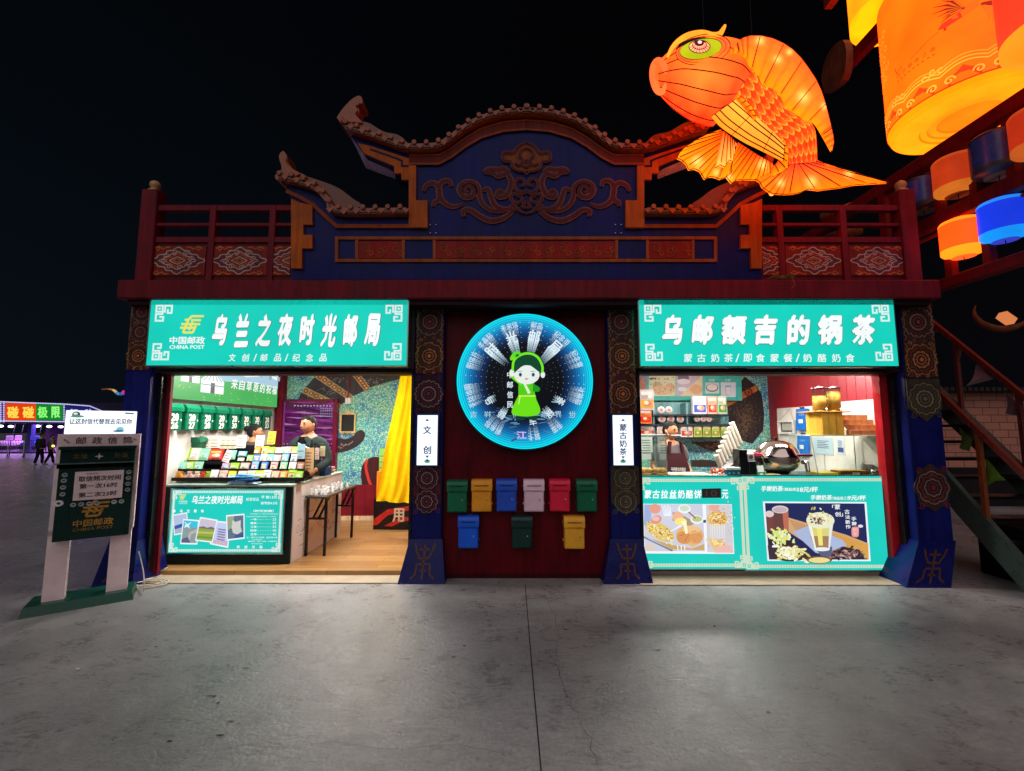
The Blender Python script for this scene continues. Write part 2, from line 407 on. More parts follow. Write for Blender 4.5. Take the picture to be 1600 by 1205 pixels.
for pts in ([(868, 1040), (880, 1062), (884, 1085), (893, 1102), (904, 1118), (910, 1138), (921, 1152), (926, 1172), (934, 1204)],
            [(884, 1085), (940, 1082), (968, 1082)], [(820, 905), (850, 920), (868, 962), (872, 1000), (868, 1040)],
            [(400, 1168), (520, 1160), (600, 1171), (720, 1165), (800, 1180)], [(1030, 1060), (1120, 1090), (1170, 1130), (1240, 1170)]):
    q = []
    for i in range(len(pts)-1):
        for j in range(4):
            t = j/4; q.append((pts[i][0]*(1-t)+pts[i+1][0]*t+random.uniform(-3, 3), pts[i][1]*(1-t)+pts[i+1][1]*t+random.uniform(-2, 2)))
    w = (.0032 if pts[0][0] == 868 else .0025) if pts[0][0] in (868, 820) else .0022
    gp = [G(*p) for p in q]; g.rib(FG, [(p.x, p.y) for p in gp], [w*random.uniform(.4, 1.3) for _ in gp], .0028, dk, m=1)
for x0, x1, yy in ((-4.35, -.95, 5.094), (1.2, 4.75, 5.034)):   # open joint before the thresholds
    n = 60; g.rib(FG, [(x0+(x1-x0)*i/n, yy+random.uniform(-.006, .006)) for i in range(n+1)], [random.uniform(.004, .016) for _ in range(n+1)], .0032, (.03, .018, .014, 1), m=1)
for i in range(46):   # chips and scuffs
    u = random.choice([random.gauss(330, 70), random.uniform(60, 1560)]); v = random.uniform(960, 1160) if i > 16 else random.gauss(1003, 6)
    p = G(u, v); r = random.uniform(.004, .016)
    g.poly(FG, [(p.x+r*random.uniform(.5, 1.3)*cos(k*pi/3)*1.6, p.y+r*random.uniform(.4, 1.1)*sin(k*pi/3)) for k in range(6)], .0026+i*2e-5, (.05, .045, .04, 1), m=1)
g.build('ground', [CONC, DARK], kind='structure', origin=(0, 0, 0))

# ================================================================== shop building
MAR = S(118, 22, 36); MARD = S(96, 14, 26); BLUE = S(18, 24, 96); BLUED = S(12, 14, 60); ORG = S(184, 86, 20); ORGD = S(150, 62, 20); RB = S(150, 28, 22)
BLACK = S(20, 20, 24)
shop = thing('shop_building', 'maroon and blue shop building with carved eaves, two lit openings and a balcony', 'building', (0, 5.3, 0))
YW, YP, YE, YB, YT = 5.28, 5.18, 5.06, 4.88, 4.98
def X(u, v, Y): return P(u, v, Y).x
zb0, zb1 = P(800, 466, YB).z, P(800, 437, YB).z
xl0, xr1 = X(241, 740, 5.2), X(1409, 740, 5.2)
XM = [X(645, 700, YP), X(692, 700, YP), X(952, 700, YP), X(998, 700, YP)]
XE = [X(186, 700, YE), X(226, 700, YE), X(1423, 700, YE), X(1477, 700, YE)]

m = MB()
m.box(XM[1]-.02, XM[2]+.02, YW, YW+.12, .0, zb0+.02, S(92, 6, 18))
for z in (.55,): m.box(XM[1], XM[2], YW-.006, YW, 0, .05, S(60, 10, 18))
m.build('wall_panel', ENAMEL, shop)
# beam with top ledge
m = MB()
bx0, bx1 = X(182, 452, YB), X(1471, 452, YB)
m.box(bx0, bx1, YB, YW+.2, zb0, zb1, MAR, bev=.012)
m.box(bx0+.08, bx1-.08, YB+.06, YW+.3, zb0-.06, zb0, S(40, 14, 18))
m.build('beam', PAINT, shop)
# lintels under the signs
zl0, zl1 = P(400, 585, 5.22).z, P(400, 572, 5.0).z
for a, b_ in ((XE[1], XM[0]), (XM[3], XE[2])):
    m = MB(); m.box(a, b_, 5.16, YW+.1, zl0, zb0, S(70, 16, 24))
    m.box(a, b_, 5.10, 5.16, zl0+.01, zl0+.05, S(30, 16, 22)); m.build('lintel', PAINT, shop)
# door frames
for x0, x1 in ((XE[1]+.0, XE[1]+.05), (XM[0]-.03, XM[0]), (XM[3], XM[3]+.03), (XE[2]-.05, XE[2])):
    MB().box(x0, x1, 5.17, 5.24, .05, zl0, BLACK).build('door_post', GLOSS, shop)
MB().box(XE[1]+.02, XE[1]+.10, 5.25, 5.29, .05, zl0, MAR).build('jamb', PAINT, shop)
MB().box(XE[2]-.14, XE[2]-.02, 5.25, 5.36, .05, zl0, S(170, 20, 30)).build('jamb', PAINT, shop)
# thresholds
cg = S(150, 140, 125)
MB().box(XE[1]-.05, XM[0]+.08, 5.10, 5.36, 0, .010, S(176, 160, 136), bev=.003).build('threshold', MATTE, shop)
MB().box(XM[3]-.06, XE[2]+.08, 5.04, 5.34, 0, .010, S(176, 160, 136), bev=.003).build('threshold', MATTE, shop)

# pillars: shaft > base, carved panels
def pillar(x0, x1, yf, base_top, bx, yb, panels, outer, motif):
    m = MB(); zt = zb0
    m.box(x0, x1, yf, YW+.1, base_top-.02, zt, BLUE, bev=.008)
    p = m.build('pillar', ENAMEL, shop)
    b = MB(); t = [(x0-.01, yf-.01), (x1+.01, yf-.01), (x1+.01, YW+.12), (x0-.01, YW+.12)]; o = [(bx[0], yb), (bx[1], yb), (bx[1], YW+.2), (bx[0], YW+.2)]
    vs = [(x, y, 0) for x, y in o]+[(x, y, base_top) for x, y in t]
    b.add(vs, [[0, 1, 5, 4], [1, 2, 6, 5], [2, 3, 7, 6], [3, 0, 4, 7], [4, 5, 6, 7]], BLUE)
    # painted long-life emblem on the sloping front face
    w = x1-x0; cx = (bx[0]+bx[1])/2
    fr = Fr((cx, yb, 0), (1, 0, 0), ((x0+x1)/2-cx, yf-.01-yb, base_top)); hgt = base_top
    gold = S(96, 58, 38)
    for pts in ([(0, .1), (0, .9)], [(-.16, .78), (.16, .78)], [(-.16, .58), (.16, .58)], [(-.2, .45), (.2, .45)], [(-.1, .3), (.1, .3)],
                [(-.3, .92), (-.24, .74), (-.16, .62), (-.16, .58)], [(.3, .92), (.24, .74), (.16, .62), (.16, .58)],
                [(-.36, .12), (-.22, .22), (-.2, .45)], [(.36, .12), (.22, .22), (.2, .45)]):
        b.rib(fr, [(q[0]*w*1.05, q[1]*hgt) for q in pts], .022, .003, gold)
    b.build('pillar_base', GLOSS, p)
    fr = FF(yf)
    for k, (z0, z1, kind, cols) in enumerate(panels):
        c = MB(); cx = (x0+x1)/2; w = x1-x0; bgc = cols[0]
        if kind == 'strip': c.block(fr, x0+.012, x1-.012, z0, z1, 0, .012, bgc)
        elif kind == 'shield':
            c.prism(fr, [(x0+.006, z1), (x0+.006, z0+.12), (cx, z0-.03), (x1-.006, z0+.12), (x1-.006, z1)][::-1], 0, .015, bgc)
        else:
            pts = []
            for q in range(48):
                t = 2*pi*q/48; r = 1+.06*cos(8*t); pts.append((cx+w*.5*r*cos(t), (z0+z1)/2+(z1-z0)*.5*r*sin(t)))
            c.prism(fr, pts, 0, .015, bgc)
        n = max(1, int(round((z1-z0)/(w*1.0))))
        for i in range(n):
            zc = z0+(i+.5)*(z1-z0)/n; R = min(w*.46, (z1-z0)/n*.48)
            mandala(c, fr, cx, zc, R, cols[1:], .017, (12, 8, 16, 10)[(i+k+motif) % 4], seed=i+k*5+motif)
            hz = (z1-z0)/n/2
            if kind == 'strip':
                for q in range(12):
                    t_ = 2*pi*q/12+.26; c.rib(fr, [(cx+R*.98*cos(t_), zc+min(hz*.96, R*.98)*sin(t_)), (cx+R*1.08*cos(t_+.12), zc+min(hz*.97, R*1.06)*sin(t_+.12))], .010, .0163, cols[1])
                for sx in (-1, 1):
                    for q in range(5): b1 = zc+(q-2)*hz*.38; c.rib(fr, smooth_pts([(cx+sx*w*.44, b1-hz*.16), (cx+sx*w*.38, b1), (cx+sx*w*.44, b1+hz*.16)], 3), .008, .0161, cols[3])
                    c.rib(fr, spiral(cx+sx*w*.30, zc+hz*.93, .003, w*.07, 0, 7*sx, 10), .007, .0162, cols[3]); c.rib(fr, spiral(cx+sx*w*.14, zc-hz*.93, .003, w*.06, 1, 1+6*sx, 10), .007, .0164, cols[4])
            for sx in (-1, 1):
                for sz in (-1, 1):
                    c.rib(fr, spiral(cx+sx*w*.36, zc+sz*(z1-z0)/n*.40, .005, w*.10, 0, 9*sx, 14), .008, .0165, cols[2])
        c.build('carved_panel', PAINT, p)
    return p
G1 = [S(58, 44, 42), S(150, 104, 80), S(96, 50, 46), S(166, 130, 108), S(160, 70, 66)]
G2 = [S(74, 38, 34), S(166, 118, 70), S(120, 62, 40), S(180, 138, 84), S(200, 116, 66)]
G3 = [S(52, 22, 34), S(150, 130, 130), S(110, 40, 54), S(170, 150, 150), S(120, 60, 70)]
G4 = [S(64, 56, 44), S(140, 126, 96), S(90, 80, 60), S(150, 140, 116), S(120, 110, 90)]
zz = lambda v, Y: P(800, v, Y).z
pb = zz(842, YP)
lowp = zz(802, YP), zz(729, YP); top4 = [zz(v, YP) for v in (470, 530, 584, 648)]
for i, (a, b_) in enumerate(((XM[0], XM[1]), (XM[2], XM[3]))):
    bb = (X(621, 912, 5.08)-.0, X(695, 912, 5.08)) if i == 0 else (X(943, 912, 5.08), X(1021, 912, 5.08))
    pillar(a, b_, YP, pb, bb, 5.08, [(top4[1], zb0, 'strip', G1), (top4[2], top4[1], 'strip', G2), (top4[3], top4[2], 'round' if i == 0 else 'strip', G3 if i == 0 else G2),
            (lowp[0], lowp[1], 'shield', G3 if i == 0 else G4)], 0, i*3)
for i, (a, b_) in enumerate(((XE[0], XE[1]), (XE[2], XE[3]))):
    bb = (a-.10, b_+.06) if i == 0 else (X(1415, 917, 4.98), X(1485, 917, 4.98))
    pillar(a, b_, YE, zz(845, YE), bb, 4.97, [(zz(535, YE), zb0, 'strip', G1), (zz(578 if i == 0 else 590, YE), zz(535, YE), 'strip', G2),
            ] + ([(zz(655, YE), zz(592, YE), 'shield', G4), (zz(797, YE), zz(727, YE), 'round', [S(60, 40, 40), S(150, 120, 110), S(140, 50, 44), S(150, 130, 120), S(120, 50, 40)])] if i else []), 0, i*4+2)

# parapet -------------------------------------------------------------
UM = 822.5
def mir(pts): return [(2*UM-u, v) for u, v in pts]
half = [(455, 437), (457, 312), (449, 303), (449, 289), (457, 290), (480, 297), (502, 307), (518, 325), (533, 340), (639, 340), (640, 283), (628, 283), (628, 273), (617, 273),
        (617, 262), (570, 242), (548, 212), (581, 222), (639, 241), (682, 240), (703, 230), (724, 214), (751, 200), (785, 190)]
out = half+[(UM, 187)]+mir(half)[::-1]
FT = FF(YT)
m = MB(); m.prism(FT, xzs(out, YT)[::-1], -.28, 0, S(18, 22, 96))
par = m.build('parapet', ENAMEL, shop)
t = MB(); tm = MB()
k = 0.0074
for M_ in (lambda p: p, mir):
    def pr(pts, h, c): q = xzs(M_(pts), YT); t.prism(FT, q, 0.0, h, c)
    pr([(457, 313), (470, 319), (490, 323), (490, 353), (476, 353), (476, 369), (490, 369), (490, 390), (474, 390), (474, 421), (457, 421)], .035, ORG)
    pr([(640, 358), (640, 262), (651, 262), (651, 316), (669, 316), (669, 358)], .045, ORG)
    pr([(640, 262), (640, 283), (628, 283), (628, 273), (617, 273), (617, 262), (570, 242), (560, 226), (581, 231), (640, 250)], .03, ORG)
    t.rib(FT, xzs(M_([(449, 300), (468, 309), (490, 321), (508, 338), (527, 355), (640, 355)]), YT), 6*k, .03, ORGD, th=.03)
    t.rib(FT, xzs(M_([(580, 236), (620, 250), (629, 254), (629, 262), (641, 262)]), YT), 3*k, .034, BLUED)
    arch = [(640, 250), (686, 250), (705, 240), (728, 223), (752, 209), (786, 199), (UM, 196)]
    t.rib(FT, xzs(M_(arch), YT), 15*k, .022, S(110, 32, 22), th=.022)
    t.rib(FT, xzs(M_([(u, v+8) for u, v in arch]), YT), 3.5*k, .028, ORGD, th=.01)
    t.rib(FT, xzs(M_([(u, v-6) for u, v in arch]), YT), 3*k, .027, ORGD, th=.01)
t.build('trim', PAINT, par)
# frieze of framed panels
f = MB(); ob = S(160, 78, 32)
z0, z1 = zz(411, YT), zz(370, YT)
us = [527, 558, 631, 679, 963, 1011, 1082, 1117]
f.rib(FT, xzs([(527, 373), (1117, 373), (1117, 408), (527, 408)], YT), 5*k, .022, ob, th=.022, closed=True)
for u in us[1:-1]: f.rib(FT, xzs([(u, 376), (u, 405)], YT), 4.5*k, .02, ob, th=.02)
for a, b_ in ((560, 629), (681, 961), (1013, 1080)):
    q = xzs([(a, 404), (b_, 404), (b_, 377), (a, 377)], YT); f.prism(FT, q, 0, .008, RB)
    n = max(2, int((b_-a)/22))
    for i in range(n):
        uc = a+(i+.5)*(b_-a)/n; c = xz(uc, 391+(3 if i % 2 else -3), YT); s_ = -1 if i % 2 else 1
        f.rib(FT, spiral(c[0], c[1], .01, .062, 0, 8.5*s_, 22), .016, .012, ORGD)
        c2 = xz(uc+8, 397-(6 if i % 2 else 0), YT); f.rib(FT, spiral(c2[0], c2[1], .008, .04, 2, 2+7*s_, 16), .012, .0125, S(176, 76, 30))
f.build('frieze', PAINT, par)
# cloud scroll ornament
o = MB()
def z5(pts): return [(522.5+x/3.767, 140+y/3.767) for x, y in pts]
scr = [[(525, 603), (540, 570), (580, 553), (612, 575), (622, 620), (612, 655), (588, 668), (585, 692)],
       [(690, 575), (680, 545), (642, 543), (618, 575), (622, 630), (650, 672), (700, 692), (757, 678)],
       [(790, 612), (765, 600), (775, 575), (805, 572), (825, 600), (808, 632), (765, 635), (738, 600), (752, 562), (800, 548), (845, 575), (855, 640), (880, 685), (930, 715), (1000, 715), (1045, 690)],
       [(765, 752), (758, 718), (800, 712), (850, 745), (915, 775), (985, 765), (1040, 728), (1062, 700)],
       [(870, 598), (905, 592), (922, 640), (945, 685), (990, 708), (1045, 705)],
       [(1000, 612), (975, 600), (958, 618), (972, 636), (1008, 628), (1032, 590), (1040, 545), (1012, 500), (965, 515), (930, 495), (880, 492)],
       [(880, 492), (910, 474), (960, 478), (1000, 472), (1028, 492)],
       [(1130, 600), (1105, 610), (1075, 600), (1060, 570), (1075, 535), (1110, 535), (1118, 565), (1095, 575)],
       [(1130, 610), (1090, 625), (1050, 620), (1040, 650), (1065, 675), (1100, 660), (1098, 635), (1075, 640)],
       [(1130, 735), (1090, 720), (1060, 690), (1040, 690), (1045, 715), (1075, 712)],
       [(1130, 660), (1110, 690), (1130, 705)],
       [(1130, 318), (1105, 328), (1078, 345), (1050, 378), (1010, 372), (990, 395), (1000, 425), (1040, 432), (1050, 465), (1085, 485), (1130, 490)],
       [(1130, 350), (1100, 365), (1090, 395), (1110, 420), (1090, 450), (1060, 440)], [(1130, 420), (1110, 445), (1130, 465)]]
for M_ in (lambda p: p, mir):
    fl = z5(scr[11]); o.poly(FT, xzs(M_(smooth_pts(fl, 4)+[(UM, 270)]), YT), .010, S(140, 74, 34))
    for i, s_ in enumerate(scr):
        q = xzs(M_(smooth_pts(z5(s_), 5)), YT); n = len(q)
        w = (.075 if i < 7 else .04)
        wl = [w*(.45+.55*sin(pi*min(1, max(0, j/(n-1))))**.6) for j in range(n)]
        o.rib(FT, q, wl, .014+.0008*i, S(140, 76, 50), th=.012)
        o.rib(FT, q, [x*.58 for x in wl], .019+.0008*i, S(92, 26, 40))
c = xz(UM, 271, YT); o.ring(FT, c[0], c[1], .018, .032, .03, S(120, 60, 40), 16)
o.build('scroll_ornament', PAINT, par)
for u0 in (672.5, 961):
    for du in (0, 9):
        for dv in (352, 365):
            p = P(u0+du, dv, YT); MB().ball((p.x, YT-.008, p.z), .011, S(200, 195, 200), 8).build('bolt', METAL, par)
# roof tiles along the eave curves
tiles = MB(); TC = S(160, 72, 24)
def along(pts, step):
    out = []; d = 0
    for i in range(len(pts)-1):
        a = Vector(pts[i]); c_ = Vector(pts[i+1]); l = (c_-a).length
        while d < l: out.append((a+(c_-a)*(d/l), (c_-a).normalized())); d += step
        d -= l
    return out
for M_ in (lambda p: p, mir):
    main = [(545, 205), (581, 217), (610, 227), (639, 236), (682, 235), (703, 225), (724, 209), (751, 194), (785, 184), (UM, 181)]
    low = [(444, 284), (457, 285), (480, 292), (502, 302), (518, 320), (534, 335), (638, 335)]
    for path, wpx in ((main, 9), (low, 9)):
        q = xzs(M_(smooth_pts(path, 4)), YT)
        tiles.rib(FT, q, wpx*k, .10, TC, th=.40)
        tiles.rib(FT, [(a, b_-.012) for a, b_ in q], .02, .112, S(90, 36, 18), th=.02)
        up = [(a, b_+wpx*k*.55) for a, b_ in q]
        for (pp, d) in along(up, .145):
            c3 = (pp.x, YT-.125, pp.y)
            tiles.lathe([(.0, -.004), (.012, -.006), (.020, .0), (.025, -.005), (.029, .0), (.029, .40)], c3, jit(TC, .2), 12, axis=(0, 1, 0))
            tiles.tube([(pp.x, YT+.25, pp.y+.008), (pp.x, YT-.12, pp.y+.008)], .027, TC, 8)
            e = pp+d*.07 - Vector((0, .045))
            tiles.prism(FT, [(e.x-.045, e.y+.02), (e.x, e.y-.035), (e.x+.045, e.y+.02)], .105, .118, jit(TC, .2))
    # ridge humps on the wings and the up-curled horn tips
    def hump(pts, h0, h1): tiles.prism(FT, xzs(M_(smooth_pts(pts, 4)), YT), h0, h1, S(110, 50, 22))
    hump([(452, 282), (470, 276), (500, 284), (530, 296), (552, 312), (566, 324), (534, 332), (518, 317), (500, 299), (478, 289)], -.2, .03)
    hump([(556, 196), (575, 194), (600, 208), (622, 213), (634, 222), (640, 232), (608, 223), (578, 212)], -.2, .03)
    def horn(pts, r):
        p = [P(u, v, YT+.02) for u, v in smooth_pts(M_(pts), 5)]; n = len(p)
        tiles.tube(p, [r*(1-.35*(i/(n-1))) for i in range(n)], TC, 10)
    def chunk(pts):
        q = xzs(M_(smooth_pts(pts+pts[:1], 4)[:-1]), YT); tiles.prism(FT, q, -.16, .06, TC)
        c_ = (sum(p[0] for p in q)/len(q), sum(p[1] for p in q)/len(q)); tiles.prism(FT, [(c_[0]+(p[0]-c_[0])*.72, c_[1]+(p[1]-c_[1])*.72) for p in q], .06, .085, TC)
    chunk([(529, 189), (541, 203), (560, 205), (575, 206), (566, 196), (560, 188), (564, 179), (561, 170), (569, 166), (566, 156), (558, 157), (548, 165), (538, 176)])
    chunk([(434, 278), (436, 285), (452, 288), (470, 287), (482, 280), (463, 270), (454, 259), (452, 248), (446, 241), (440, 249), (444, 266), (442, 274)])
    for pp in ((536, 190), (549, 196), (439, 281), (452, 282)):
        c3 = P(*M_([pp])[0], YT-.07); tiles.lathe([(0, -.02), (.028, -.015), (.034, 0), (.03, .1)], c3, TC, 12, axis=(0, 1, 0))
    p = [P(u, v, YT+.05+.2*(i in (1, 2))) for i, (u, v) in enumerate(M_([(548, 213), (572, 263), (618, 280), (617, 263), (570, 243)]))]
    tiles.add([Vector(a) for a in p], [[0, 1, 2, 3, 4]], S(226, 200, 255))  # sheet under the eave, coloured lavender for the purple light on it
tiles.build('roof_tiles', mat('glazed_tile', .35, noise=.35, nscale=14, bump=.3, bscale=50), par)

# balcony railings -----------------------------------------------------
YR = 5.0
def railing(u0, u1, posts, panels, post_u, ball):
    zr = lambda v: P(800, v, YR).z
    m = MB(); x0, x1 = X(u0, 380, YR), X(u1, 380, YR)
    for va, vb in ((320, 329), (348, 353), (370, 379)): m.box(x0, x1, YR, YR+.07, zr(vb), zr(va), MAR, bev=.006)
    m.box(x0, x1, YR+.02, YR+.06, zb1, zr(379), MARD)
    for u in posts: xx = X(u, 380, YR); m.box(xx-.035, xx+.035, YR-.008, YR+.078, zb1, zr(321), MAR)
    r = m.build('railing', PAINT, shop)
    pxa, pxb = X(post_u[0], 360, YR), X(post_u[1], 360, YR)
    m = MB(); zt = P(800, ball, YR).z; m.box(pxa, pxb, YR-.03, YR+.13, zb1, zt, MAR, bev=.01); cx = (pxa+pxb)/2
    m.build('newel_post', PAINT, r)
    m = MB(); m.lathe([(.065, 0), (.07, .015), (.04, .03), (.045, .045), (.058, .07), (.06, .095), (.05, .12), (.025, .138), (0, .142)], (cx, YR+.05, zt), S(196, 150, 100), 16)
    m.build('finial', GLOSS, r)
    fr = FF(YR+.02)
    for a, b_ in panels:
        xa, xb = X(a, 405, YR+.02), X(b_, 405, YR+.02); za, zb_ = zr(430), zr(384); c = MB()
        c.block(fr, xa, xb, za, zb_, 0, .012, S(140, 40, 30))
        cx, cz = (xa+xb)/2, (za+zb_)/2; full = abs(b_-a) > 60
        if not full: cx = xb if a < 600 else xa
        hw = .30 if full else .31; hh = (zb_-za)/2
        def q(pts):
            return [(min(max(cx+p[0]*hw, xa+.004), xb-.004), cz+p[1]*hh) for p in pts]
        gold, pale, blu = S(206, 110, 56), S(206, 176, 164), S(92, 66, 84)
        for sx in (-1, 1):
            if not full and ((cx == xb and sx > 0) or (cx == xa and sx < 0)): continue
            for sz in (-1, 1):
                s_ = [(sx*(.82+.13*cos(t)*(1-j/26)), sz*(.78+.17*sin(t)*(1-j/26))) for j, t in enumerate([i*.33 for i in range(22)])]
                c.rib(fr, q(s_), .010, .015, gold); c.rib(fr, q([(sx*.95, sz*.8), (sx*.8, sz*.97), (sx*.6, sz*.78), (sx*.45, sz*.93), (sx*.32, sz*.9)]), .012, .0145, gold)
        for lv, (sc, col, w) in enumerate(((1, pale, .012), (.84, blu, .013), (.66, pale, .010), (.48, S(190, 80, 60), .016), (.28, pale, .010), (.14, gold, .012))):
            pts = []
            for i in range(73):
                th = 2*pi*i/72; rr = 1/(abs(cos(th))**1.3/1.0+abs(sin(th))**1.3/.92)**(1/1.3); rr *= 1+.07*cos(12*th)+.05*cos(4*th)
                if full or (cos(th) <= .02 if cx == xb else cos(th) >= -.02): pts.append((rr*sc*cos(th), rr*sc*sin(th)*.88))
            if not full and cx == xa: pts = [p for p in pts if p[1] >= 0]+[p for p in pts if p[1] < 0]; pts.sort(key=lambda p: atan2(p[1], p[0]))
            c.rib(fr, q(pts), w, .0142+lv*.0007, col)
        for i in range(8):
            t_ = 2*pi*i/8+.2
            if not full: continue
            c.rib(fr, q([(.55*cos(t_)+.12*(1-j/20)*cos(j*.5), .5*sin(t_)+.2*(1-j/20)*sin(j*.5)) for j in range(16)]), .008, .0185, pale)
        c.build('carved_panel', PAINT, r)
    return r
railing(222, 458, [330, 424], [(236, 322), (333, 418), (428, 455)], (219, 244), 297)
railing(1187, 1420, [1220, 1320], [(1190, 1217), (1227, 1313), (1327, 1414)], (1407, 1432), 297)
# ================================================================== signs on the front
YS = 4.94
FS = FF(YS)
TEAL = S(22, 210, 190); WHITE = S(250, 255, 255); GREYT = S(110, 170, 165); YEL = S(238, 228, 96)
def px_text(mb, fr, Y, t, u0, u1, v0, v1, h, col, **kw):
    a = xz(u0, v1, Y); b = xz(u1, v0, Y); mb.text(fr, t, a[0], b[0], a[1], b[1], h, col, **kw)
def shop_sign(label, u0, u1, v0, v1, chars, sub, logo):
    x0, z1 = xz(u0, v0, YS); x1, z0 = xz(u1, v1, YS); z1 = min(z1, zb0-.004)
    s = thing('sign_board', label, 'sign', ((x0+x1)/2, YS+.1, z0), 'backlit signs over the two shop openings')
    m = MB(); m.block(FS, x0, x1, z0, z1, -.16, 0, TEAL); m.build('light_panel', LIT, s)
    e = MB(); w = .014
    for a, b_, c, d in ((x0-w, x1+w, z0-w, z0), (x0-w, x0, z0, z1), (x1, x1+w, z0, z1)): e.block(FS, a, b_, c, d, -.17, .004, S(150, 170, 165))
    e.build('frame', METAL, s)
    t = MB()
    for ch, uc, w_, va, vb in chars:
        px_text(t, FS, YS, ch, uc-w_/2-1.6, uc+w_/2+1.6, va-1, vb+2, .002, S(70, 140, 135), bold=.085, shear=.14, nib=.7, rot=.03*sin(uc))
        px_text(t, FS, YS, ch, uc-w_/2, uc+w_/2, va, vb, .004, WHITE, bold=.062, shear=.14, nib=.7, rot=.03*sin(uc))
    t.build('lettering', LIT, s); t = MB()
    for ch, uc, w_, va, vb in sub: px_text(t, FS, YS, ch, uc-w_/2, uc+w_/2, va, vb, .004, WHITE, bold=.012, shear=.08)
    t.build('lettering', LIT, s); k = .185; d = .055
    for sa, sb, a, b_ in ((1, -1, x0+d, z1-d), (-1, -1, x1-d, z1-d), (1, 1, x0+d, z0+d), (-1, 1, x1-d, z0+d)): t = MB(); key_corner(t, FS, a, b_, k+.02, sa, sb, S(222, 242, 240), .004); t.build('corner_ornament', LIT, s)
    if logo:
        g_ = MB(); c = xz(300, 523, YS); post_logo(g_, FS, c[0]-.05, c[1], .235, .004, YEL)
        g_.build('emblem', LIT, s)
        t2 = MB(); px_text(t2, FS, YS, '中国邮政', 265, 321, 526, 538, .004, WHITE, bold=.02); px_text(t2, FS, YS, 'CHINA POST', 265, 320, 539.5, 545.5, .004, WHITE, bold=.02)
        t2.build('lettering', LIT, s)
    return s
ch = [(c, 344+i*34, 27, 490-(i % 2), 541+(i*3 % 4)) for i, c in enumerate('乌兰之夜时光邮局')]
sub = [(c, u, 12 if c != '/' else 6, 553, 565) for c, u in zip('文创/邮品/纪念品', [363, 384, 399, 413, 434, 448, 463, 484, 505])]
shop_sign('teal backlit board of eight white characters with a yellow post emblem over the souvenir shop', 237, 635, 467, 571, ch, sub, True)
ch = [(c, u, w_, 491, 540) for c, u, w_ in zip('乌邮额吉的锅茶', [1050, 1098, 1147, 1197, 1247, 1297, 1349], [32, 35, 40, 36, 37, 37, 34])]
sub = [(c, u, 13 if c != '/' else 6, 553, 566) for c, u in zip('蒙古奶茶/即食蒙餐/奶酪奶食', [1075, 1096, 1117, 1138, 1152, 1168, 1188, 1210, 1231, 1246, 1261, 1284, 1306, 1328])]
shop_sign('teal backlit board of seven white characters over the milk tea shop', 998, 1404, 467, 572, ch, sub, False)

# two narrow upright light boxes on the middle pillars
def pillar_light(u0, u1, chars, label):
    Y = YP-.07; fr = FF(Y); a = xz(u0, 727, Y); b = xz(u1, 649, Y)
    s = thing('pillar_light_box', label, 'light box', ((a[0]+b[0])/2, Y+.05, a[1]), 'upright light boxes on the pillars')
    m = MB(); m.block(fr, a[0]-.015, b[0]+.015, a[1]-.015, b[1]+.02, -.068, -.002, S(60, 62, 90)); m.build('casing', PAINT, s)
    m = MB(); m.block(fr, a[0], b[0], a[1], b[1], -.002, 0, S(225, 236, 255)); m.build('light_panel', LITW, s)
    t = MB(); n = len(chars); cu = (u0+u1)/2
    for i, c in enumerate(chars):
        if n == 2: vc = 672 + i*31; hh = 6.5
        else: vc = 668+i*12.6; hh = 5.6
        px_text(t, fr, Y, c, cu-hh, cu+hh, vc-hh, vc+hh, .002, S(40, 40, 50), bold=.025)
    for v, sg in ((656, 1), (715 if n > 2 else 714, -1)):
        q = xzs([(cu-3, v+sg*2), (cu+3, v+sg*2), (cu, v-sg*2)], Y); t.poly(fr, q, .002, S(60, 60, 70))
    c = xz(cu, 721, Y); t.ell(fr, c[0], c[1], .035, .02, .002, S(90, 170, 140)); t.ell(fr, c[0], c[1]+.012, .016, .014, .003, S(60, 90, 80))
    t.build('lettering', LIT, s)
pillar_light(651, 684, '文创', 'narrow white light box with two characters on the pillar left of the round sign')
pillar_light(959, 988, '蒙古奶茶', 'narrow white light box with four characters on the pillar right of the round sign')

# round infinity-mirror sign, its repeated reflections drawn as flat rings and letters
YC = 5.12; FC = FF(YC); cx, cz = xz(820, 594.5, YC); R = .815
rs = thing('round_light_sign', 'round cyan infinity-mirror light sign with a green-robed figure on the maroon wall', 'sign', (cx, YC+.08, cz-R))
m = MB(); m.lathe([(R-.02, 0), (R+.006, -.004), (R+.012, .02), (R+.012, .158)], (cx, YC, cz), S(20, 60, 84), 96, axis=(0, 1, 0)); m.build('casing', GLOSS, rs)
m = MB(); NR = 15
def tone(i):
    t = i/(NR-1); c = [S(0, 235, 255), S(20, 190, 235), S(18, 130, 200), S(14, 80, 140), S(10, 40, 80), S(5, 12, 24)]
    k = t*(len(c)-1); j = min(int(k), len(c)-2); return mixc(c[j], c[j+1], k-j)
m.ell(FC, cx, cz, R-.01, R-.01, .0, S(4, 8, 16), 96)
for i in range(NR):
    r1 = R*(1-.031*i)-.008; c = tone(i)
    m.ring(FC, cx, cz, r1-.018, r1, .0015, c, 96); m.ring(FC, cx, cz, r1-.026, r1-.018, .0012, mixc(c, S(2, 10, 20), .55), 96)
m.build('mirror_rings', NEON, rs)
m = MB(); rnd = random.Random(3)
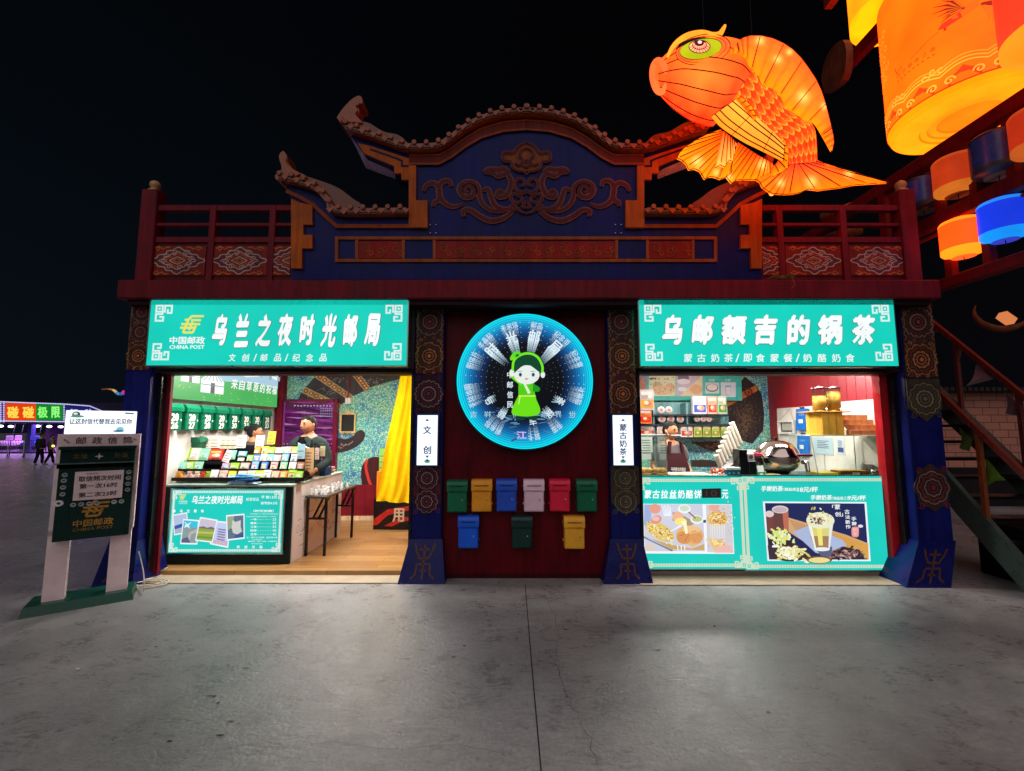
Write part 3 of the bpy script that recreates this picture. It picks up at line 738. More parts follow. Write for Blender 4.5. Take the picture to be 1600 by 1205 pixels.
def radial_text(t, ang, rad, size, n, fade, sq=1.0, bold=.0):
    for i in range(n):
        sc = 1-.055*i; r = rad*sc; c_ = (cx+r*sin(ang), cz+r*cos(ang)); s_ = size*sc; w = s_*len(t)*.98
        c = mixc(S(215, 240, 250), S(10, 50, 80), (i/n)**.8)
        m.text(FC, t, c_[0]-w/2*sq, c_[0]+w/2*sq, c_[1]-s_/2, c_[1]+s_/2, .004+.0008*(n-i), c if i else S(225, 245, 255), bold=bold, rot=-ang)
for t, a in (('水晶贴', -.78), ('未来信', -.28), ('邮品', .22), ('纪念币', .72), ('纪念章', 1.18), ('明信片', -1.2), ('手绘地图', -1.85), ('冰箱贴', 1.85), ('帆布包', -2.55), ('书签', 2.55), ('贺卡', 2.98)):
    radial_text(t, a, R*.83, .072, 4, .2)
for t, a in (('时', -.82), ('光', -.30), ('邮', .22), ('局', .74)):
    radial_text(t, a, R*.66, .155, 8, .3, .9, .02)
for t, a in (('乌', -2.1), ('额', -2.55), ('吉', 2.95), ('锅', 2.5), ('茶', 2.1)): radial_text(t, a, R*.60, .10, 3, .3, .9, .01)
row = '吉祥的饼上茶界世'  # reversed row: reflected lettering painted on the disc
for i, c in enumerate(row):
    a = xz(740+i*22, 648, YC); m.text(FC, c, a[0]+.04, a[0]-.04, a[1]-.035, a[1]+.04, .012, S(170, 205, 225), bold=.01)
a = xz(815, 680, YC); m.text(FC, '江', a[0]-.06, a[0]+.06, a[1]-.045, a[1]+.045, .013, S(230, 180, 245), bold=.02)
for i, c in enumerate('中邮信民'):
    a = xz(797, 586+i*15.5, YC); m.text(FC, c, a[0]-.035, a[0]+.035, a[1]-.04, a[1]+.04, .012, S(225, 240, 250), bold=.02)
for i in range(26):   # rays of dots
    an = -1.95+i*3.9/25
    for j in range(9):
        rr = R*(.86-.075*j); s_ = .0052*(1-.07*j)
        m.ell(FC, cx+rr*sin(an), cz+rr*cos(an)-.02*j*0, s_, s_, .0035, mixc(S(220, 240, 255), S(40, 90, 130), j/9), 6)
for i in range(30):   # milky reflection low in the glass, painted as pale ovals
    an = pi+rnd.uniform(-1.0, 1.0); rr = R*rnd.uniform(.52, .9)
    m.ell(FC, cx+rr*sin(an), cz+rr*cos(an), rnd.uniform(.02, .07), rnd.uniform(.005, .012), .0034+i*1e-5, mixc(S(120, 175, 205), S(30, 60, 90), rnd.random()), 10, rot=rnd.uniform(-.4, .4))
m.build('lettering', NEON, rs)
# generic green-robed figure
m = MB(); U = lambda u, v: xz(u, v, YC)
def epx(u, v, ru, rv, h, col, rot=0): c = U(u, v); m.ell(FC, c[0], c[1], ru*.00755, rv*.00755, h, col, 28, rot=rot)
gd, gm, gl, face = S(6, 70, 44), S(30, 150, 30), S(110, 225, 20), S(232, 240, 236)
m.poly(FC, [U(*p) for p in [(806, 650), (840, 650), (838, 658), (827, 656), (823, 652), (818, 657), (806, 657)]], .016, S(14, 60, 46))
m.poly(FC, [U(*p) for p in smooth_pts([(812, 615), (834, 615), (838, 625), (844, 640), (840, 648), (822, 651), (802, 648), (800, 640), (806, 626)], 4)], .017, gl)
m.poly(FC, [U(*p) for p in [(810, 598), (834, 598), (836, 619), (810, 619)]], .018, S(80, 205, 20))
m.poly(FC, [U(*p) for p in smooth_pts([(810, 600), (798, 590), (796, 583), (802, 580), (812, 594), (816, 604)], 3)], .0185, gl)
m.poly(FC, [U(*p) for p in smooth_pts([(833, 600), (843, 606), (842, 612), (832, 612)], 3)], .0185, gm)
m.poly(FC, [U(*p) for p in [(817, 599), (821, 599), (829, 614), (825, 616)]], .019, S(225, 240, 200))
m.rib(FC, [U(810, 619), U(836, 619)], .018, .019, S(200, 240, 90)); m.rib(FC, [U(813, 619), U(810, 632)], .012, .02, S(210, 245, 120))
epx(824, 573, 25, 24, .018, gd); epx(800, 583, 4, 6, .019, face); epx(848, 586, 3.5, 5, .0195, face)
epx(823, 586, 20, 15, .0205, face)
m.poly(FC, [U(*p) for p in smooth_pts([(803, 584), (806, 566), (822, 556), (840, 566), (844, 582), (832, 574), (824, 570), (814, 574)], 4)], .0215, gd)
m.rib(FC, [U(*p) for p in smooth_pts([(801, 580), (803, 564), (814, 555), (828, 553), (840, 559), (847, 572), (847, 583)], 5)], .028, .0225, S(120, 235, 30))
epx(806, 555, 8, 5, .0235, S(90, 220, 40), .5); epx(800, 560, 3, 4, .0237, gl, -.4); epx(808, 556, 3, 2, .024, S(30, 110, 40), .5)
for u in (813, 833): epx(u, 586, 2.6, 3.2, .0225, S(90, 130, 130)); epx(u, 586, 1.5, 2.1, .0232, S(30, 60, 60)); m.rib(FC, [U(u-4, 581), U(u+3, 580.3)], .006, .0232, S(60, 80, 80))
epx(822.5, 592.5, 3, 1.5, .0228, S(225, 150, 140)); epx(808, 591, 2.5, 1.4, .0222, S(245, 215, 210)); epx(838, 591, 2.5, 1.4, .0222, S(245, 215, 210))
m.build('figure', NEON, rs)
# ------------------------------------------------------------------ mailboxes on the wall: body, lid, lock
MBX = [(714, 776, 'e0', S(6, 110, 76), 'dark green mailbox at the left end of the upper row'), (752.5, 775, 'e1', S(250, 166, 40), 'orange mailbox in the upper row'),
       (791.5, 774.5, 'e2', S(40, 92, 220), 'blue mailbox between the orange and pale pink ones'), (834.5, 775, 'e3', S(255, 216, 234), 'pale pink mailbox in the upper row, the only one that light'),
       (875, 774.5, 'e4', S(240, 34, 72), 'red mailbox in the upper row, the only red one'), (917.5, 775, 'e5', S(6, 110, 76), 'dark green mailbox at the right end of the upper row'),
       (731.5, 832, 'f', S(24, 96, 230), 'blue mailbox in the lower row of three'), (815.5, 832, 'f', S(4, 56, 50), 'very dark green mailbox in the middle of the lower row'),
       (898, 833, 'f', S(255, 184, 50), 'orange yellow mailbox at the right end of the lower row')]
for u, v, kd, col, lab in MBX:
    Yb = YW-.13; c = P(u, v, Yb); w, hgt = .115, .365; z0 = c.z-hgt/2
    t = thing('mailbox', lab+' on the maroon wall', 'mailbox', (c.x, YW-.06, z0), 'small metal mailboxes on the maroon wall')
    dcol = mixc(col, (0, 0, 0, 1), .12)
    m = MB(); m.box(c.x-w, c.x+w, Yb+.012, YW, z0, z0+hgt*.88, col, bev=.008)
    m.box(c.x-w+.008, c.x+w-.008, Yb+.004, Yb+.02, z0+.012, z0+hgt*.62, col, bev=.004)
    for s_ in (-1, 1):
        for zk in (.22, .78): m.box(c.x+s_*(w+.004)-.008, c.x+s_*(w+.004)+.008, YW-.03, YW-.005, z0+hgt*zk-.012, z0+hgt*zk+.012, dcol)
    m.build('body', GLOSS, t)
    m = MB()
    frs = Fr((c.x-w-.006, 0, 0), (0, 1, 0), (0, 0, 1)); n = 8; pts = [(YW, z0+hgt*.66), (Yb-.002, z0+hgt*.66)]
    for q in range(n+1): an = pi-pi/2*q/n; pts.append((Yb+.05+.052*cos(an), z0+hgt-.06+.06*sin(an)))
    pts += [(YW, z0+hgt)]
    vs = [(c.x+s_*(w+.006), y, z) for s_ in (-1, 1) for y, z in pts]; k_ = len(pts)
    m.add(vs, [list(range(k_))[::-1], list(range(k_, 2*k_))]+[[i, (i+1) % k_, k_+(i+1) % k_, k_+i] for i in range(k_)], col)
    m.box(c.x-w*.7, c.x+w*.7, Yb-.0045, Yb-.002, z0+hgt*.80, z0+hgt*.825, S(14, 12, 14)); m.box(c.x-w*.8, c.x+w*.8, Yb-.006, Yb, z0+hgt*.655, z0+hgt*.675, mixc(col, (0, 0, 0, 1), .5))
    m.build('lid', GLOSS, t)
    m = MB(); m.lathe([(0, -.012), (.008, -.012), (.010, -.004), (.010, 0)], (c.x+w*.55, Yb+.004, z0+hgt*.38), S(210, 205, 200), 10, axis=(0, 1, 0)); m.build('lock', METAL, t)

# ------------------------------------------------------------------ standing post box at the left
A = Vector((-4.60, 4.27, 0)); B = Vector((-3.93, 4.76, 0)); ux = (B-A).normalized(); Wd = (B-A).length
pbx = thing('post_box', 'pinkish white standing post box with a dark green cabinet and lit board on top', 'post box', (A+B)/2)
FB = Fr(A, ux, (0, 0, 1))
PK = S(255, 228, 228)
def legx(t): return (.145+(t-.06)*.858)*Wd
m = MB()
for a, b_ in ((.06, .275), (.70, .925)): m.block(FB, legx(a), legx(b_), .085, .75, -.10, 0, PK)
m.prism(FB, [(legx(.06), .70), (legx(.94), .70), (legx(.94), 1.685), (legx(.06), 1.685)], -.12, 0, PK)
m.build('frame', GLOSS, pbx)
m = MB(); b0, b1, d0, d1 = .0, Wd*.97, .12, -.26
n_ = FB.n
def bp(a, h, z): q = FB.p(a, z, h); return q
vs = [bp(b0, .13, 0), bp(b1, .13, 0), bp(b1, -.30, 0), bp(b0, -.30, 0), bp(b0+.02, .09, .085), bp(b1-.02, .09, .085), bp(b1-.02, -.26, .085), bp(b0+.02, -.26, .085)]
m.add(vs, [[0, 1, 5, 4], [1, 2, 6, 5], [2, 3, 7, 6], [3, 0, 4, 7], [4, 5, 6, 7]], S(12, 72, 56)); m.build('base', GLOSS, pbx)
m = MB(); GX0, GX1, GZ0, GZ1 = legx(.125), legx(.905), .655, 1.545
DG = S(10, 46, 40)
m.prism(FB, [(GX0, GZ0), (GX1, GZ0), (GX1, GZ1), (GX0, GZ1)], 0, .09, DG)
m.prism(FB, [(GX0-.01, GZ1-.01), (GX1+.01, GZ1-.01), (GX1+.01, GZ1+.02), (GX0-.01, GZ1+.02)], 0, .13, DG)
cab = m.build('cabinet', GLOSS, pbx)
m = MB()
for a in (.30, .70):
    x_ = legx(a); m.block(FB, x_-.14, x_+.14, 1.352, 1.395, .09, .097, S(6, 16, 14)); m.block(FB, x_-.15, x_+.15, 1.392, 1.404, .09, .125, S(150, 160, 160))
m.build('letter_slot', METAL, cab)
m = MB(); ga = S(190, 140, 60)
m.text(FB, '本埠', legx(.25), legx(.40), 1.435, 1.495, .092, S(110, 96, 60)); m.text(FB, '外埠', legx(.68), legx(.83), 1.435, 1.495, .092, S(110, 96, 60))
m.poly(FB, [(legx(.47), 1.46), (legx(.52), 1.45), (legx(.57), 1.46), (legx(.52), 1.475)], .092, S(180, 190, 190)); m.poly(FB, [(legx(.505), 1.46), (legx(.52), 1.43), (legx(.535), 1.46), (legx(.52), 1.495)], .0925, S(180, 190, 190))
post_logo(m, FB, legx(.50), .855, .20, .092, ga)
m.text(FB, '中国邮政', legx(.315), legx(.73), .775, .845, .092, ga, bold=.02); m.text(FB, 'CHINA POST', legx(.315), legx(.73), .735, .765, .092, S(150, 120, 60))
rnd = random.Random(5)
for x_, z_ in [(.19, 1.29), (.185, 1.235), (.185, 1.17), (.185, 1.105), (.855, 1.29), (.855, 1.23), (.855, 1.17), (.855, 1.11), (.3, .995), (.38, .995), (.46, .995), (.54, .995), (.72, .995), (.8, .995)]:
    m.ell(FB, legx(x_), z_, .022, .021, .0925, S(165, 172, 172), 12); m.rib(FB, [(legx(x_)-.012, z_), (legx(x_)+.012, z_+.006)], .01, .0932, S(40, 60, 60))
m.ell(FB, legx(.155), 1.02, .036, .03, .0925, S(226, 220, 220), 16); m.ell(FB, legx(.155), 1.02, .014, .012, .0935, S(70, 70, 70), 10)
m.build('lettering', PAINT, cab)
m = MB(); m.rect(FB, legx(.29), legx(.80), 1.035, 1.315, .093, S(238, 214, 216)); k_ = S(40, 34, 40)
m.text(FB, '取信频次时间', legx(.33), legx(.77), 1.215, 1.27, .0945, k_, bold=.02); m.text(FB, '第一次16时', legx(.345), legx(.74), 1.145, 1.195, .0945, k_, bold=.02); m.text(FB, '第二次23时', legx(.345), legx(.74), 1.06, 1.11, .0945, k_, bold=.02)
m.text(FB, '中国邮政', legx(.40), legx(.53), 1.285, 1.30, .0945, k_)
m.build('notice', PAPER, cab)
m = MB(); k_ = S(80, 66, 70)
for i, c in enumerate('邮政信筒'): m.text(FB, c, legx(.25+i*.165), legx(.25+i*.165+.105), 1.585, 1.655, .002, k_, bold=.01)
for a, s_ in ((.14, 1), (.88, -1)):
    for d in (0, 1): m.rib(FB, spiral(legx(a)+d*.022*s_, 1.63-d*.02, .003, .014, 1, 6, 10), .006, .002, k_)
m.build('lettering', PAINT, pbx)
LX0, LX1 = legx(.115), legx(.87)
m = MB(); m.block(FB, LX0, LX1, 1.687, 1.925, -.10, -.02, S(232, 240, 250)); lb = m.build('light_board', LITW, pbx)
m = MB(); k_ = S(50, 60, 70)
m.text(FB, '让这封信代替我去见见你', LX0+.03, LX1-.03, 1.785, 1.845, -.018, S(30, 40, 50), bold=.025)
m.ell(FB, LX0+.075, 1.885, .03, .03, -.018, S(70, 90, 90)); m.ell(FB, LX0+.085, 1.865, .05, .012, -.0175, S(90, 150, 120)); m.ell(FB, LX0+.07, 1.892, .016, .012, -.017, S(220, 230, 230))
m.ell(FB, LX1-.12, 1.735, .03, .024, -.018, S(120, 200, 230)); m.ell(FB, LX1-.13, 1.715, .045, .01, -.0175, S(60, 90, 110)); m.rib(FB, [(LX1-.09, 1.905), (LX1-.02, 1.90)], .014, -.018, S(70, 80, 80))
m.build('lettering', LIT, lb)
# cable coil on the ground
m = MB(); pts = [FB.p(Wd-.02, .45, .0), FB.p(Wd+.03, .25, .02), FB.p(Wd+.05, .05, .06)]
c0 = G(232, 916); rnd = random.Random(9)
for i in range(46):
    an = -2.2+i*.52; r_ = .13+.03*sin(i*.9); pts.append(Vector((c0.x+r_*1.2*cos(an), c0.y+.02+r_*.7*sin(an), .012+.0006*i)))
pts += [G(252, 900)+Vector((0, 0, .012)), G(262, 895)+Vector((0, 0, .06)), Vector((X(250, 880, 5.25)+.02, 5.3, .10))]
m.tube(smooth_pts([tuple(p) for p in pts], 3), .0055, S(220, 210, 190), 6)
m.build('power_cable', GLOSS, label='thin white power cable coiled on the ground beside the standing post box', cat='cable')
# ================================================================== rooms behind the openings
ZF = .06; YBK = 8.2; ZC = 2.95; LX, LXR, RXL, RX = -4.42, -.98, 1.28, 4.72
def f_wood(nt, b, N, L):
    geo = N('ShaderNodeNewGeometry'); mp = N('ShaderNodeMapping'); mp.inputs['Rotation'].default_value = (0, 0, 0)
    L(geo.outputs['Position'], mp.inputs[0])
    br = N('ShaderNodeTexBrick'); br.inputs['Scale'].default_value = 1; br.inputs['Brick Width'].default_value = 1.1; br.inputs['Row Height'].default_value = .13
    br.inputs['Mortar Size'].default_value = .003; br.inputs['Color1'].default_value = (.46, .25, .09, 1); br.inputs['Color2'].default_value = (.36, .18, .06, 1); br.inputs['Mortar'].default_value = (.12, .06, .02, 1)
    L(mp.outputs[0], br.inputs['Vector'])
    n = N('ShaderNodeTexNoise'); m2 = N('ShaderNodeMapping'); m2.inputs['Scale'].default_value = (1.2, 22, 1); L(geo.outputs['Position'], m2.inputs[0]); L(m2.outputs[0], n.inputs['Vector']); n.inputs['Scale'].default_value = 2.5; n.inputs['Detail'].default_value = 5
    r = N('ShaderNodeMapRange'); r.inputs[1].default_value = .3; r.inputs[2].default_value = .7; r.inputs[3].default_value = .75; r.inputs[4].default_value = 1.2; L(n.outputs[0], r.inputs[0])
    v = N('ShaderNodeVectorMath'); v.operation = 'SCALE'; L(br.outputs[0], v.inputs[0]); L(r.outputs[0], v.inputs['Scale']); L(v.outputs[0], b.inputs['Base Color'])
WOODF = node_mat('laminate_floor', f_wood, .3)
def f_mural(nt, b, N, L):
    geo = N('ShaderNodeNewGeometry')
    v1 = N('ShaderNodeTexVoronoi'); v1.inputs['Scale'].default_value = 70; L(geo.outputs['Position'], v1.inputs['Vector'])
    n = N('ShaderNodeTexNoise'); n.inputs['Scale'].default_value = 2.2; n.inputs['Detail'].default_value = 5; L(geo.outputs['Position'], n.inputs['Vector'])
    cr = N('ShaderNodeValToRGB'); e = cr.color_ramp.elements
    e[0].position = .32; e[0].color = S(44, 112, 180); e[1].position = .68; e[1].color = S(70, 180, 140)
    q = cr.color_ramp.elements.new(.5); q.color = S(50, 170, 190); L(n.outputs[0], cr.inputs[0])
    sp = N('ShaderNodeSeparateColor'); L(v1.outputs['Color'], sp.inputs[0])
    ad = N('ShaderNodeMath'); ad.operation = 'ADD'; L(sp.outputs[0], ad.inputs[0]); L(n.outputs[0], ad.inputs[1])
    gt = N('ShaderNodeMapRange'); gt.inputs[1].default_value = 1.02; gt.inputs[2].default_value = 1.16; L(ad.outputs[0], gt.inputs[0])
    c2 = N('ShaderNodeMix'); c2.data_type = 'RGBA'; c2.inputs[6].default_value = S(140, 220, 160); c2.inputs[7].default_value = S(216, 240, 216); L(sp.outputs[1], c2.inputs[0])
    mx = N('ShaderNodeMix'); mx.data_type = 'RGBA'; L(gt.outputs[0], mx.inputs[0]); L(cr.outputs[0], mx.inputs[6]); L(c2.outputs[2], mx.inputs[7])
    L(mx.outputs[2], b.inputs['Base Color'])
MURAL = node_mat('speckled_mural', f_mural, .6)
def f_boards(nt, b, N, L):
    geo = N('ShaderNodeNewGeometry'); sp = N('ShaderNodeSeparateXYZ'); L(geo.outputs['Position'], sp.inputs[0])
    mo = N('ShaderNodeMath'); mo.operation = 'PINGPONG'; mo.inputs[1].default_value = .085; L(sp.outputs[1], mo.inputs[0])
    gt = N('ShaderNodeMapRange'); gt.inputs[1].default_value = .0; gt.inputs[2].default_value = .006; gt.inputs[3].default_value = .2; gt.inputs[4].default_value = 1; L(mo.outputs[0], gt.inputs[0])
    v = N('ShaderNodeVectorMath'); v.operation = 'SCALE'; v.inputs[0].default_value = S(150, 22, 36)[:3]; L(gt.outputs[0], v.inputs['Scale']); L(v.outputs[0], b.inputs['Base Color'])
    bp = N('ShaderNodeBump'); bp.inputs['Strength'].default_value = .6; bp.inputs['Distance'].default_value = .01; L(gt.outputs[0], bp.inputs['Height']); L(bp.outputs[0], b.inputs['Normal'])
BOARDS = node_mat('red_tongue_boards', f_boards, .35)
WALLC = S(214, 208, 200)
MB().box(LX, LXR, 5.36, YBK, 0, ZF, (.4, .2, .1, 1)).build('wood_floor', WOODF, shop)
MB().box(RXL, RX, 5.34, 8.0, 0, ZF, S(120, 110, 100)).build('tile_floor', MATTE, shop)
MB().box(LX-.12, LX, 5.2, YBK+.1, 0, ZC, WALLC).build('side_wall', MATTE, shop)
MB().box(LXR, LXR+.1, 5.4, YBK, 0, ZC, S(120, 24, 36)).build('side_wall', PAINT, shop)
MB().box(RXL-.1, RXL, 5.4, 8.0, 0, ZC, S(150, 150, 150)).build('side_wall', PAINT, shop)
MB().box(RX, RX+.1, 5.2, 8.1, 0, ZC, S(150, 22, 36)).build('side_wall', BOARDS, shop)
MB().box(LX, RXL, YBK, YBK+.1, .7, ZC, S(60, 140, 160)).build('back_wall', MURAL, shop)
MB().box(LX, LXR, YBK-.02, YBK+.1, .14, .7, S(120, 20, 34)).box(LX, LXR, YBK-.035, YBK+.1, ZF, .14, S(226, 196, 160)).build('wainscot', PAINT, shop)
MB().box(RXL, RX, 8.0, 8.1, 0, ZC, S(60, 140, 160)).build('back_wall', MURAL, shop)
MB().box(LX, RX, 5.3, YBK, ZC, ZC+.1, S(225, 225, 222)).build('ceiling', MATTE, shop)
MB().box(LX-.12, RX+.1, 5.29, YBK+.2, ZC+.1, zb1-.01, S(50, 40, 45)).build('roof_slab', MATTE, shop)
# red corner post in the left room
m = MB(); a = P(433, 630, 8.05); b_ = P(441, 630, 8.05); m.box(a.x, b_.x, 8.05, YBK, ZF, ZC, S(110, 20, 40)); m.build('corner_post', PAINT, shop)

# painted shapes of the murals
FM = FF(YBK-.004)
def zz2(pts, s, ox, oy): return [(ox+x/s, oy+y/s) for x, y in pts]
m = MB(); mdk = S(66, 64, 70); gold = S(196, 168, 110)
def shp(pts, col, h): m.poly(FM, xzs(zz2(pts, 6.026, 420, 580), YBK), h, col)
shp([(260, 310), (305, 200), (640, 360), (620, 420), (520, 420), (400, 420)], mdk, .001)
shp([(350, 150), (420, 70), (455, 60), (770, 265), (670, 320)], mdk, .001); shp([(480, 15), (780, 15), (905, 185), (800, 235)], mdk, .001); shp([(840, 5), (1290, 5), (1250, 70), (1100, 110), (950, 155)], mdk, .001)
for q in ([(305, 200), (350, 150), (690, 315), (650, 365)], [(440, 65), (485, 15), (795, 240), (755, 275)], [(765, 15), (845, 5), (955, 155), (905, 190)]):
    shp(q, gold, .002); z_ = zz2(q, 6.026, 420, 580)
    for k_ in range(7):
        t_ = (k_+.5)/7; c = [((z_[0][i]+z_[1][i])/2*(1-t_)+(z_[2][i]+z_[3][i])/2*t_) for i in (0, 1)]; c = xz(*c, YBK)
        m.ell(FM, c[0], c[1], .05, .04, .003+.0004*k_, S(150, 84, 60), 10); m.ell(FM, c[0], c[1], .025, .02, .0064+.0001*k_, S(220, 190, 130), 8)
shp(smooth_pts([(560, 600), (640, 625), (720, 640), (790, 615), (830, 570), (872, 553), (907, 590), (885, 660), (800, 725), (700, 762), (600, 765), (540, 760)], 4), S(58, 46, 50), .001)
shp(smooth_pts([(880, 1085), (868, 960), (890, 870), (950, 820), (1020, 808), (1090, 850), (1110, 1000), (1110, 1085)], 4), S(70, 28, 34), .001)
m.rib(FM, xzs(zz2(smooth_pts([(925, 830), (915, 900), (935, 1000), (965, 1080)], 4), 6.026, 420, 580), YBK), .05, .003, S(200, 60, 50))
rnd = random.Random(11)
for i in range(110):
    x_, y_ = random.choice([(560, 200), (620, 90), (450, 250), (990, 90)]); c = xz(*zz2([(x_+rnd.gauss(0, 50), y_+rnd.gauss(0, 26))], 6.026, 420, 580)[0], YBK)
    m.rib(FM, [(c[0], c[1]), (c[0]+rnd.uniform(-.05, .05), c[1]+rnd.uniform(-.03, .05))], .008, .0022, S(150, 150, 146))
for i in range(14): c = xz(*zz2([(650+i*10, 722-i*3+rnd.gauss(0, 5))], 6.026, 420, 580)[0], YBK); m.rib(FM, [(c[0], c[1]), (c[0]+rnd.uniform(.01, .05), c[1]+rnd.uniform(.0, .05))], .008, .0022, S(190, 180, 170))
m.build('mural_figure', PAINT, shop)
YB2 = 8.0; FM2 = FF(YB2-.004)
m = MB()
def shp2(pts, col, h): m.poly(FM2, xzs(zz2(pts, 6.695, 990, 580), YB2), h, col)
shp2([(1100, 130), (1165, 60), (1290, 160), (1340, 250), (1365, 450), (1355, 620), (1240, 760), (1150, 735), (1010, 670), (980, 370)], S(52, 44, 46), .001)
shp2([(1115, 230), (1270, 150), (1302, 200), (1125, 302)], S(196, 120, 60), .002); shp2([(970, 310), (1120, 300), (980, 372)], S(196, 120, 60), .002)
c = xz(*zz2([(1200, 222)], 6.695, 990, 580)[0], YB2); m.ring(FM2, c[0], c[1], .05, .08, .003, S(110, 40, 30), 12); m.ell(FM2, c[0], c[1], .035, .035, .003, S(150, 50, 30), 10)
for i in range(240):
    c = xz(*zz2([(1180+rnd.gauss(0, 55), 510+rnd.gauss(0, 95))], 6.695, 990, 580)[0], YB2); m.rib(FM2, [(c[0], c[1]), (c[0]+rnd.gauss(0, .03), c[1]+rnd.gauss(0, .04))], .008, .0015+i*4e-6, mixc(S(130, 100, 66), S(90, 76, 60), rnd.random()))
shp2(smooth_pts([(600, 740), (1010, 740), (1000, 800), (930, 850), (800, 830), (700, 790)], 4), S(100, 70, 60), .001)
shp2(smooth_pts([(600, 930), (800, 930), (900, 960), (900, 1000), (600, 1000)], 3), S(70, 56, 50), .001)
for i in range(24): c = xz(*zz2([(740+i*9, 775+20*sin(i*.3)+rnd.gauss(0, 6))], 6.695, 990, 580)[0], YB2); m.rib(FM2, [(c[0], c[1]), (c[0]+.05, c[1]+rnd.gauss(0, .02))], .01, .002, S(190, 150, 110))
m.build('mural_figure', PAINT, shop)
# white boarding on the side wall of the tea shop
m = MB(); m.box(RX-.014, RX, 5.42, 6.62, .9, 2.12, S(222, 214, 204)); m.build('wall_board', MATTE, shop)
m = MB(); m.box(RX-.014, RX, 6.64, 7.74, .9, 2.09, S(222, 214, 204)); m.build('wall_board', MATTE, shop)

# ceiling lamps of the two rooms
def room_lamp(x, y, w, label, col=(1, .95, .88), tilt=0):
    t = thing('ceiling_lamp', label, 'ceiling lamp', (x, y, ZC-.07), 'lamps under the shop ceilings')
    m = MB(); m.box(x-.6, x+.6, y-.07, y+.07, ZC-.03, ZC, S(230, 230, 230)); m.build('housing', PAINT, t)
    m = MB(); m.box(x-.57, x+.57, y-.05, y+.05, ZC-.06, ZC-.03, S(255, 246, 230)); m.build('diffuser', LITW, t)
    d = bpy.data.lights.new('lamp_light', 'AREA'); d.shape = 'RECTANGLE'; d.size = 1.1; d.size_y = .3; d.energy = w; d.color = col
    o = bpy.data.objects.new('lamp_light', d); COL.objects.link(o); o.parent = t; o.location = (0, 0, -.01); o.rotation_euler = (radians(tilt), 0, 0)
room_lamp(-3.5, 5.52, 76, 'long white ceiling lamp just inside the souvenir shop opening')
room_lamp(-1.9, 5.6, 62, 'long white ceiling lamp above the threshold of the souvenir shop')
room_lamp(-2.7, 7.5, 150, 'long white ceiling lamp at the back of the souvenir shop', tilt=-52)
room_lamp(2.2, 5.50, 76, 'long white ceiling lamp above the cutting board')
room_lamp(3.9, 5.52, 60, 'long white ceiling lamp above the steel pot of the tea shop')
room_lamp(3.0, 7.3, 120, 'long white ceiling lamp at the back of the tea shop', tilt=-52)

